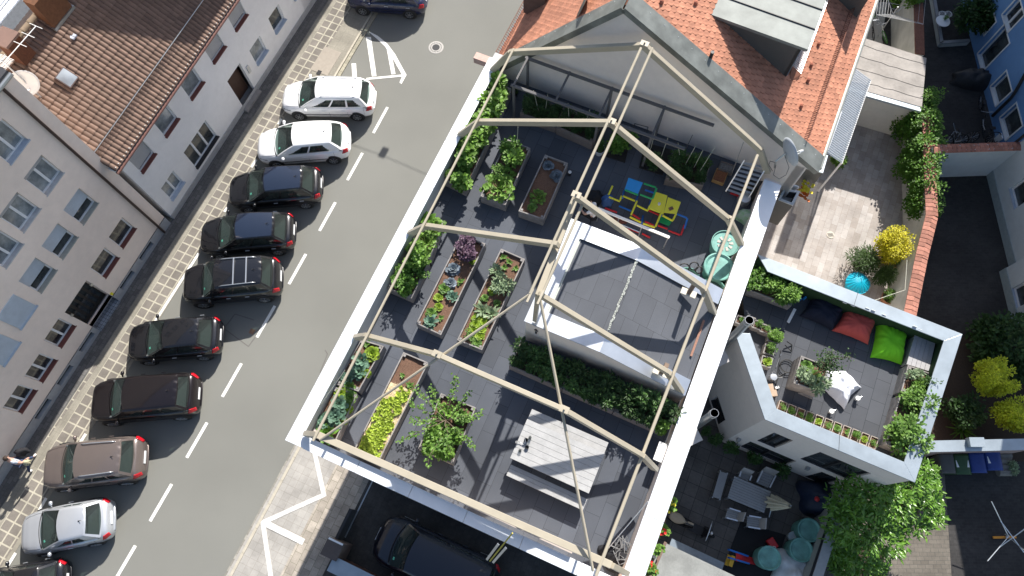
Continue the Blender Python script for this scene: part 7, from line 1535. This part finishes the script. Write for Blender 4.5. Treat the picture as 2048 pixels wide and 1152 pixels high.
plant('balcony_plant', 'green plant under the corrugated canopy beside the balcony', 'plant', 'shrub2', W(1675, 327, .3), .7); flowers('yellow and orange flowers hanging on the lower balcony', W(1607, 380, 5.0), 30, yef, .22, 1.3); flowers('orange red flowers under the yellow ones on the lower balcony', W(1604, 392, 4.8), 22, mat('orange petals', (.6, .16, .03), .6), .2, 1.3); plant('balcony_plant', 'small vine climbing inside the upper balcony rail', 'plant', 'herb', W(1632, 318, 5.6), .8)
plant('dark_shrub', 'wide dark green shrub in the shade right of the terrace corner', 'shrub', 'hedge_dark', W(1965, 690, .1), 1.25); plant('dark_shrub', 'dark shrub below the yellow thuja at the bed edge', 'shrub', 'hedge_dark', W(1905, 830, .0), .8); plant('dark_shrub', 'shaded shrub between the two yellow thujas', 'shrub', 'hedge_dark', W(2010, 745, .2), .9); plant('dark_shrub', 'shaded shrub at the right edge beside the pale house', 'shrub', 'hedge_dark', W(2050, 690, .1), .7)
plant('yellow_thuja', 'yellow green thuja with flat top, upper one of the bed', 'shrub', 'olive', W(1952, 768, .4), .95); plant('yellow_thuja', 'yellow green thuja below, beside the white topped wall', 'shrub', 'olive', W(1994, 836, .4), 1.0); plant('yellow_thuja', 'yellow green thuja cut by the right edge', 'shrub', 'olive', W(2060, 735, .3), .7); plant('grass_clump', 'dark grassy clump in the bed near the white topped wall', 'plant', 'reed', W(1922, 860, .05), 1.1)
# big leafy tree at the bottom right: trunk with a wide glossy crown
def bigtree():
    c0 = W(1765, 1010, 0); o = T('leafy_tree', 'large glossy leaved tree between the courtyard wall and the paved yard', 'tree', c0); tb = MB(); lf = MB(); top = c0 + Z * 2.6; tb.tube([c0, c0 + Vector((.1, 0, 1.2)), top], [.16, .13, .1], 10)
    blobs = [(1740, 985, 3.2, .9), (1700, 1005, 2.8, .8), (1690, 1050, 2.4, .8), (1735, 1050, 2.8, .95), (1780, 1000, 3.3, .8), (1815, 965, 3.3, .75), (1850, 940, 3.3, .38), (1850, 990, 2.8, .6), (1835, 1030, 2.5, .7), (1868, 1030, 2.2, .35), (1770, 1080, 2.4, .75), (1725, 1110, 2.0, .7), (1790, 1050, 2.0, .5), (1682, 1095, 1.6, .6), (1750, 1140, 1.6, .35), (1862, 968, 2.6, .3)]
    for (x, y, z_, r) in blobs:
        c = W(x, y, z_); tb.tube([top, lerp(top, c, .5) + Z * .1, c], [.06, .04, .015], 5)
        for _ in range(int(260 * r * r) + 60):
            v = Vector((random.gauss(0, 1), random.gauss(0, 1), random.gauss(0, .8))).normalized() * r * ru(.5, 1.05); p = c + Vector((v.x, v.y, v.z * .7)); d = Vector((v.x, v.y, v.z * .4 + ru(-.3, .5))) + Vector((ru(-.6, .6), ru(-.6, .6), 0))
            for k in range(2): leaf(lf, p + Vector((ru(-.08, .08), ru(-.08, .08), 0)), d + Vector((ru(-.8, .8), ru(-.8, .8), ru(-.3, .3))), Z, ru(.16, .27), ru(.055, .085), 'long', .2)
    tb.build('trunk', bark, o, smooth='all', norm=False); lf.build('crown', L['glossy'], o, norm=False)
bigtree()
plant('court_shrub', 'mid green shrub below the leafy tree against the concrete wall', 'shrub', 'laurel', W(1672, 1120, .3), .8); flb = sheet('flower_bed', [W(1655, 1080), W(1760, 1080), W(1780, 1200), W(1630, 1200)], .03, soilD)
# bins
def bin_(label, x, y, m, st=True):
    p = W(x, y, 1.05); p.z = .02; o = T('wheelie_bin', label, 'bin', p, 0, 'wheelie bins by the long wall'); mb = MB(); mb.hexa([p + Vector((a, b, 0)) for a, b in ((-.24, -.3), (.24, -.3), (.24, .25), (-.24, .25))], [p + Vector((a, b, 1.0)) for a, b in ((-.29, -.36), (.29, -.36), (.29, .34), (-.29, .34))]); mb.build('body', m, o, bevel=.02)
    mb = MB(); mb.grid(lambda u, v: p + Vector((.31 * (2 * u - 1), lerp(-.4, .37, v), 1.01 + .06 * (1 - (2 * u - 1) ** 4) + .04 * v)), 8, 8); mb.build('lid', m, o, smooth='all', solid=.02); MB().tube([p + Vector((-.25, .4, .98)), p + Vector((.25, .4, .98))], .02, 6).build('handle', dark, o)
    for sg in (-1, 1): MB().lathe([(.1, -.02), (.1, .02)], p + Vector((sg * .3, .28, .1)), 14, (1, 0, 0)).build('wheel', rubber, o)
    if st:
        for sg in st: MB().box(p + Vector((sg * .2, .0, 1.075)), (.09, .26, .012), 0).build('sticker', white_p, o)
bin_('anthracite wheelie bin, leftmost of the row under the long wall', 1894, 926, anth, None); bin_('dark green wheelie bin with two white labels', 1924, 928, mat('bin green', (.03, .08, .03), .5), (-1, 1)); bin_('blue wheelie bin without label, third of the row', 1955, 925, mat('bin blue', (.02, .05, .22), .5), None); bin_('blue wheelie bin with one white label', 1987, 920, mat('bin blue', (.02, .05, .22), .5), (-1,))
o = T('stacked_blocks', 'stack of grey planting blocks with trailing greenery beside the blue bins', 'blocks', W(2010, 930, 0)); 
for k in range(4): MB().tube([W(1996, 911 + k * 11, .5), W(2020, 911 + k * 11, .5)], .16, 10).build('block', mat('grey blocks', (.2, .19, .17), .9, .2), o)
plant('trailing_plant', 'yellowish trailing plant over the grey planting blocks', 'plant', 'sage', W(2022, 935, .5), 1.2)
# rotary dryers
def dryer(label, c, h, arms, R_, lean=0, m=alu, base=None, lines=6):
    o = T('rotary_dryer', label, 'clothes dryer', V3(c, 0), 0, 'rotary clothes dryers'); top = V3(c, h); MB().tube([V3(c, 0), top], .025, 8).build('pole', m, o); tips = []
    for a in arms: t = top + Vector((math.cos(a) * R_, math.sin(a) * R_, .35)); tips.append(t); MB().tube([V3(c, h - .5), t], .018, 6).build('arm', m, o)
    mb = MB()
    for k in range(1, lines + 1):
        f = k / lines
        for i in range(len(tips)): p = lerp(V3(c, h - .5), tips[i], f); q = lerp(V3(c, h - .5), tips[(i + 1) % len(tips)], f); mb.tube([p, q], .006, 4)
    mb.build('line', mat('pale line', (.6, .6, .6), .6), o, norm=False); return o
dryer('rotary clothes dryer with white arms above the bicycles at the upper right', W(1778, 40, 1.2), 2.1, [R(30), R(120), R(210), R(300)], 1.5)
o = T('rotary_dryer', 'bare folded out clothes dryer with orange stand in the dark yard at the lower right', 'clothes dryer', W(2012, 1076, 0), 0, 'rotary clothes dryers')
for a, b in (((1983, 1003, 1.9), (2018, 1075, 1.2)), ((1975, 1122, 1.9), (2018, 1072, 1.2)), ((2060, 1050, 1.9), (1998, 1095, 1.3)), ((2010, 1068, 1.2), (2060, 1110, 1.9)), ((2001, 1042, 1.6), (2048, 1105, 1.6))): MB().tube([W(*a), W(*b)], .018, 6).build('arm', alu, o)
MB().tube([W(2012, 1074, 0), W(2014, 1074, 1.3)], .03, 8).build('pole', alu, o); MB().beam(W(1986, 1075, .08), W(2032, 1074, .08), .09, .05).build('stand', mat('orange stand', (.6, .25, .03), .6), o)
# bicycles
def bicycle(label, pf, pr, z=.02, lean=.12, col=dark, s=1.0, rimc=None, group='bicycles'):
    f = W(*pf, z + .33); r = W(*pr, z + .33); d = V3(f - r, 0); L_ = d.length; d.normalize(); n = Vector((d.y, -d.x, 0)); o = T('bicycle', label, 'bicycle', V3((f + r) / 2, z), 0, group); up = (Z + n * lean).normalized(); b0 = V3(r, z); rw_ = .33 * s
    def B(x, y, h): return b0 + d * x + n * y + up * h
    wb = L_
    for x in (0, wb):
        m = MB(); c = B(x, 0, rw_); m.tube([c + d * rw_ * math.cos(t) + up * rw_ * math.sin(t) for t in [k * .3307 for k in range(19)]], .022, 6, closed=True); w = m.build('wheel', rimc or rubber, o, smooth=True, norm=False); m = MB()
        for k in range(12): t = k * math.pi / 6; m.tube([c, c + (d * math.cos(t) + up * math.sin(t)) * rw_ * .95], .004, 3)
        m.build('spokes', alu, w, norm=False)
    bb = B(wb * .42, 0, .28); st = B(wb * .3, 0, .78); hd = B(wb * .78, 0, .85); ax0 = B(0, 0, rw_); ax1 = B(wb, 0, rw_); m = MB()
    for a, b in ((ax0, bb), (bb, st), (st, hd), (bb, hd), (ax0, st), (hd, ax1)): m.tube([a, b], .018, 6)
    m.build('frame', col, o, norm=False); MB().tube([hd + n * -.28 + up * .18, hd + up * .12, hd + n * .28 + up * .18], .014, 6).build('handlebar', alu, o); MB().box(st + up * .1, (.24, .14, .05), math.atan2(d.y, d.x)).build('saddle', dark, o)
    return o
YG = 'bicycles in the dark yard'
bicycle('dark bicycle leaning against the white house wall at the top of the pavement', (620, -12), (586, 38), .02, -.35, group=None)
bicycle('bicycle with green tyres under the clothes dryer', (1776, 72), (1752, 20), .05, .5, alu, 1.0, mat('green tyre', (.05, .2, .03), .6), group='bicycles by the garden shed'); bicycle('black bicycle beside the green tyred one, next to the railing', (1752, 66), (1745, 25), .05, .4, group='bicycles by the garden shed')
bicycle('bicycle leaning on the blue house wall above the tiled wall', (1972, 250), (1966, 205), .02, .3, group=YG); bicycle('bicycle parked sideways against the dark red tile wall, left one', (1895, 288), (1925, 286), .02, .5, alu, group=YG); bicycle('bicycle parked sideways against the dark red tile wall, right one', (1945, 278), (1988, 280), .02, .4, group=YG)
fn_ = T('railing', 'thin black railing beside the bicycles under the orange roof gutter', 'railing', W(1728, 60, 0))
a = W(1733, 28, 1.2); b = W(1712, 70, 1.2); MB().beam(a, b, .04, .04).build('rail', dark, fn_)
for k in range(9): p = lerp(a, b, k / 8); MB().beam(V3(p, 0), p, .02, .02, Gd).build('bar', dark, fn_)
sheet('patio', [W(1725, 5), W(1775, 5), W(1760, 95), W(1712, 75)], .03, mat('pale paving', (.4, .39, .36), .9, .15, 5)); plant('vine', 'green vine over the brick topped wall at the top edge', 'plant', 'shrub2', W(1822, 8, 2.0), .9); plant('vine', 'leafy plant behind the clothes dryer', 'plant', 'shrub2', W(1790, 5, .6), 1.0)
# far right yard: white cafe chairs, shrub, planter border
for x, y, lb in ((1885, 28, 'left'), (1897, 28, 'right')):
    o = T('round_stool', lb + ' white round wire chair in the dark yard by the blue house', 'chair', W(x, y, 0)); c = W(x, y, .45)
    m = MB(); m.tube([c + Vector((.17 * math.cos(t), .17 * math.sin(t), 0)) for t in [k * .35 for k in range(18)]], .015, 6, closed=True); m.build('seat_ring', white_p, o); m = MB()
    for k in range(-3, 4): m.tube([c + Vector((k * .045, -.15, 0)), c + Vector((k * .045, .15, 0))], .006, 4)
    m.build('seat', white_p, o)
    for k in range(4): t = k * 1.57; MB().tube([c + Vector((.15 * math.cos(t), .15 * math.sin(t), 0)), V3(c + Vector((.2 * math.cos(t), .2 * math.sin(t), 0)), .02)], .012, 5).build('leg', white_p, o)
o = T('round_table', 'white round garden table with a small plant in the dark yard', 'table', W(1886, 42, 0)); c = W(1886, 42, .7); MB().lathe([(0, -.02), (.34, -.02), (.34, .01), (0, .015)], c, 24).build('table_top', white_p, o); MB().tube([V3(c, .02), c], .03, 8).build('leg', white_p, o); plant('potted_plant', 'small green plant on the white round table', 'plant', 'herb', W(1891, 38, .72), .7)
plant('yard_tree', 'dark bushy tree against the blue house wall', 'tree', 'hedge_dark', W(1935, 55, .4), 1.15); o = coped_wall('low_wall', 'low pale kerb wall round the seating corner of the dark yard', [W(1868, -10, .35), W(1884, 84, .35), W(1940, 80, .35)], .35, .12, wallr, mat('kerb grey', (.25, .25, .25), .9), .16)
m = MB(); lump('dark_cover', 'dark covered object along the blue house wall', 'covered object', W(1945, 165, .0), .5, .8, mat('dark tarpaulin', (.03, .03, .032), .6, .3, 5), sq=2.2, ang=R(85))
tag(MB().box(W(2000, 277, .25), (.2, .3, .5), .1).build('white_box', white_p, None), 'small white box at the foot of the blue house', 'box')

# ================================================================ people
def skinmesh(pts, edges, radii, name, m, parent, sub=2):
    me = bpy.data.meshes.new(name); me.from_pydata([tuple(p) for p in pts], edges, []); o = bpy.data.objects.new(name, me); COL.objects.link(o)
    md = o.modifiers.new('skin', 'SKIN'); md.use_smooth_shade = True
    for v, r in zip(me.skin_vertices[0].data, radii): v.radius = (r[0], r[1]) if isinstance(r, tuple) else (r, r)
    me.skin_vertices[0].data[0].use_root = True
    s = o.modifiers.new('sub', 'SUBSURF'); s.levels = s.render_levels = sub; me.materials.append(m)
    if parent: o.parent = parent
    return o
def person(label, loc, rot, J, top_m, leg_m, hair=True, shoes=white_p, sleeves=.5, extra=None):
    """J: joint positions in local metres, +Y is forwards"""
    o = T('person', label, 'person', loc, rot); o['_o'] = (0, 0, 0); j = {k: Vector(v) for k, v in J.items()}
    names = ['pelvis', 'waist', 'chest', 'neck', 'head0', 'head1', 'ls', 'le', 'lw', 'rs', 're', 'rw', 'lh', 'lk', 'la', 'lt', 'rh', 'rk', 'ra', 'rt']; idx = {n: i for i, n in enumerate(names)}
    rad = dict(pelvis=(.15, .11), waist=(.13, .1), chest=(.16, .11), neck=.055, head0=.075, head1=.09, ls=.06, le=.042, lw=.028, rs=.06, re=.042, rw=.028, lh=.09, lk=.058, la=.038, lt=.035, rh=.09, rk=.058, ra=.038, rt=.035)
    E_ = [('pelvis', 'waist'), ('waist', 'chest'), ('chest', 'neck'), ('neck', 'head0'), ('head0', 'head1'), ('chest', 'ls'), ('ls', 'le'), ('le', 'lw'), ('chest', 'rs'), ('rs', 're'), ('re', 'rw'), ('pelvis', 'lh'), ('lh', 'lk'), ('lk', 'la'), ('la', 'lt'), ('pelvis', 'rh'), ('rh', 'rk'), ('rk', 'ra'), ('ra', 'rt')]
    skinmesh([j[n] for n in names], [(idx[a], idx[b]) for a, b in E_], [rad[n] for n in names], 'body', skin, o)
    def cloth(nm, ns, es, m, g=1.16, ov={}):
        q = [ov.get(n, j[n]) for n in ns]; k = {n: i for i, n in enumerate(ns)}; skinmesh(q, [(k[a], k[b]) for a, b in es], [tuple(x * g for x in rad[n]) if isinstance(rad[n], tuple) else rad[n] * (g + .06) for n in ns], nm, m, o)
    cloth('shirt', ['waist', 'chest', 'pelvis', 'ls', 'le', 'rs', 're'], [('waist', 'chest'), ('waist', 'pelvis'), ('chest', 'ls'), ('ls', 'le'), ('chest', 'rs'), ('rs', 're')], top_m, 1.14, {'le': lerp(j['ls'], j['le'], sleeves), 're': lerp(j['rs'], j['re'], sleeves)})
    cloth('trousers', ['pelvis', 'lh', 'lk', 'la', 'rh', 'rk', 'ra'], [('pelvis', 'lh'), ('lh', 'lk'), ('lk', 'la'), ('pelvis', 'rh'), ('rh', 'rk'), ('rk', 'ra')], leg_m, 1.12)
    for a, b in (('la', 'lt'), ('ra', 'rt')): skinmesh([j[a], j[b]], [(0, 1)], [.055, .045], 'shoe', shoes, o, 1)
    hd = j['head1'] + (j['head1'] - j['head0']) * .25; fwd = j.get('face', Vector((0, 1, 0))).normalized(); upv = (j['head1'] - j['head0']).normalized(); side = fwd.cross(upv).normalized(); fw = upv.cross(side).normalized()
    hc = (j['head0'] + j['head1']) / 2 + upv * .04
    for sg in (-1, 1):
        MB().lathe([(0, -.01), (.012, 0), (0, .01)], hc + fw * .088 + side * sg * .032 + upv * .0, 8, fw).build('eye', dark, o, local=True); MB().lathe([(0, -.012), (.03, -.006), (.03, .006), (0, .012)], hc + side * sg * .088, 10, side).build('ear', skin, o, local=True)
    MB().lathe([(.02, 0), (.012, .03), (0, .04)], hc + fw * .085 - upv * .03, 8, fw).build('nose', skin, o, local=True); MB().box(hc + fw * .088 - upv * .065, (.04, .01, .008)).build('mouth', mat('lips', (.4, .14, .12), .5), o, local=True)
    if hair:
        mb = MB(); mb.grid(lambda u, v: hc + (side * math.cos(u * 6.283) + fw * math.sin(u * 6.283)) * (.108 * math.sin(v * (1.75 if math.sin(u * 6.283) < .3 else 1.0))) + upv * (.03 + .108 * math.cos(v * (1.75 if math.sin(u * 6.283) < .3 else 1.0))), 24, 8); mb.build('hair', hairm, o, smooth='all', local=True, solid=.01)
    for s_, wn, en in ((1, 'lw', 'le'), (-1, 'rw', 're')):
        w_ = j[wn]; d = (w_ - j[en]).normalized(); a = d.cross(Z); a = a.normalized() if a.length > .1 else Vector((1, 0, 0)); pc = w_ + d * .06
        pts = [w_, pc]; ed = [(0, 1)]; rr_ = [.03, (.038, .018)]
        for k, (off, ln) in enumerate(((-.03, .07), (-.01, .08), (.01, .075), (.03, .06))): b0_ = pc + a * off + d * .03; i = len(pts); pts += [b0_, b0_ + d * ln * .55 - Z * .008, b0_ + d * ln * .8 - Z * .03]; ed += [(1, i), (i, i + 1), (i + 1, i + 2)]; rr_ += [.01, .009, .007]
        i = len(pts); pts += [w_ + d * .03 + a * s_ * .035, w_ + d * .07 + a * s_ * .06 - Z * .01]; ed += [(0, i), (i, i + 1)]; rr_ += [.012, .009]; skinmesh(pts, ed, rr_, 'hand', skin, o, 1)
    return o
stand = dict(pelvis=(0, 0, .95), waist=(0, .01, 1.12), chest=(0, .03, 1.36), neck=(0, .04, 1.5), head0=(0, .06, 1.6), head1=(0, .07, 1.69), ls=(-.19, .02, 1.42), le=(-.26, .02, 1.14), lw=(-.24, .14, .92), rs=(.19, .02, 1.42), re=(.27, .04, 1.14), rw=(.26, .2, .98),
             lh=(-.09, 0, .88), lk=(-.1, .12, .5), la=(-.1, .3, .09), lt=(-.1, .44, .04), rh=(.09, 0, .88), rk=(.1, .03, .5), ra=(.1, -.28, .12), rt=(.1, -.16, .04))
pf_ = W(66, 930, .02)
prs = person('person walking on the shaded pavement in grey shirt and jeans, jacket over one arm', pf_, R(-20), stand, mat('grey white shirt', (.5, .54, .6), .9, .1), jean)
jk = lump('black_jacket', 'black jacket carried over the arm of the walking person', 'jacket', W(46, 905, .9), .28, .3, blackc, rough_=.5, sq=.6, ang=.3); 
bgm = mat('patterned bag cloth', (.75, .7, .45), .9, .3, 25, c2=(.1, .09, .06)); lump('patterned_bag', 'cream and black patterned bag at the hip of the walking person', 'bag', W(55, 925, .85), .15, .25, bgm, rough_=.3, sq=.8)
sit = dict(pelvis=(0, 0, .5), waist=(0, .04, .66), chest=(0, .10, .9), neck=(0, .14, 1.05), head0=(0, .17, 1.13), head1=(0, .2, 1.22), ls=(-.19, .1, .96), le=(-.24, .24, .74), lw=(-.12, .42, .68), rs=(.19, .1, .96), re=(.24, .26, .74), rw=(.12, .44, .68),
           lh=(-.1, .05, .48), lk=(-.13, .46, .5), la=(-.12, .48, .09), lt=(-.12, .62, .04), rh=(.1, .05, .48), rk=(.13, .46, .5), ra=(.12, .48, .09), rt=(.12, .62, .04))
person('bald person in white top sitting in the shade behind the stair house', W(1184, 442, DZ), R(60), sit, whitec, blackc, hair=False)
st_ = T('stool', 'small dark stool under the sitting bald person', 'stool', W(1184, 442, DZ)); p = W(1184, 442, DZ); MB().lathe([(0, .36), (.17, .36), (.17, .4), (0, .4)], p, 20).build('seat', dark, st_)
for k in range(3): t = k * 2.1; MB().tube([p + Vector((.12 * math.cos(t), .12 * math.sin(t), .36)), p + Vector((.17 * math.cos(t), .17 * math.sin(t), 0))], .015, 6).build('leg', dark, st_)
# hanging street lamp over the road (casts the small square shadow near the white coping)

for o in sc.objects:
    if 'label' in o and not (4 <= len(o['label'].replace(',', ' ').split()) <= 16): print('LABEL', o.name, len(o['label'].split()), o['label'])
    if '_o' in o: del o['_o']
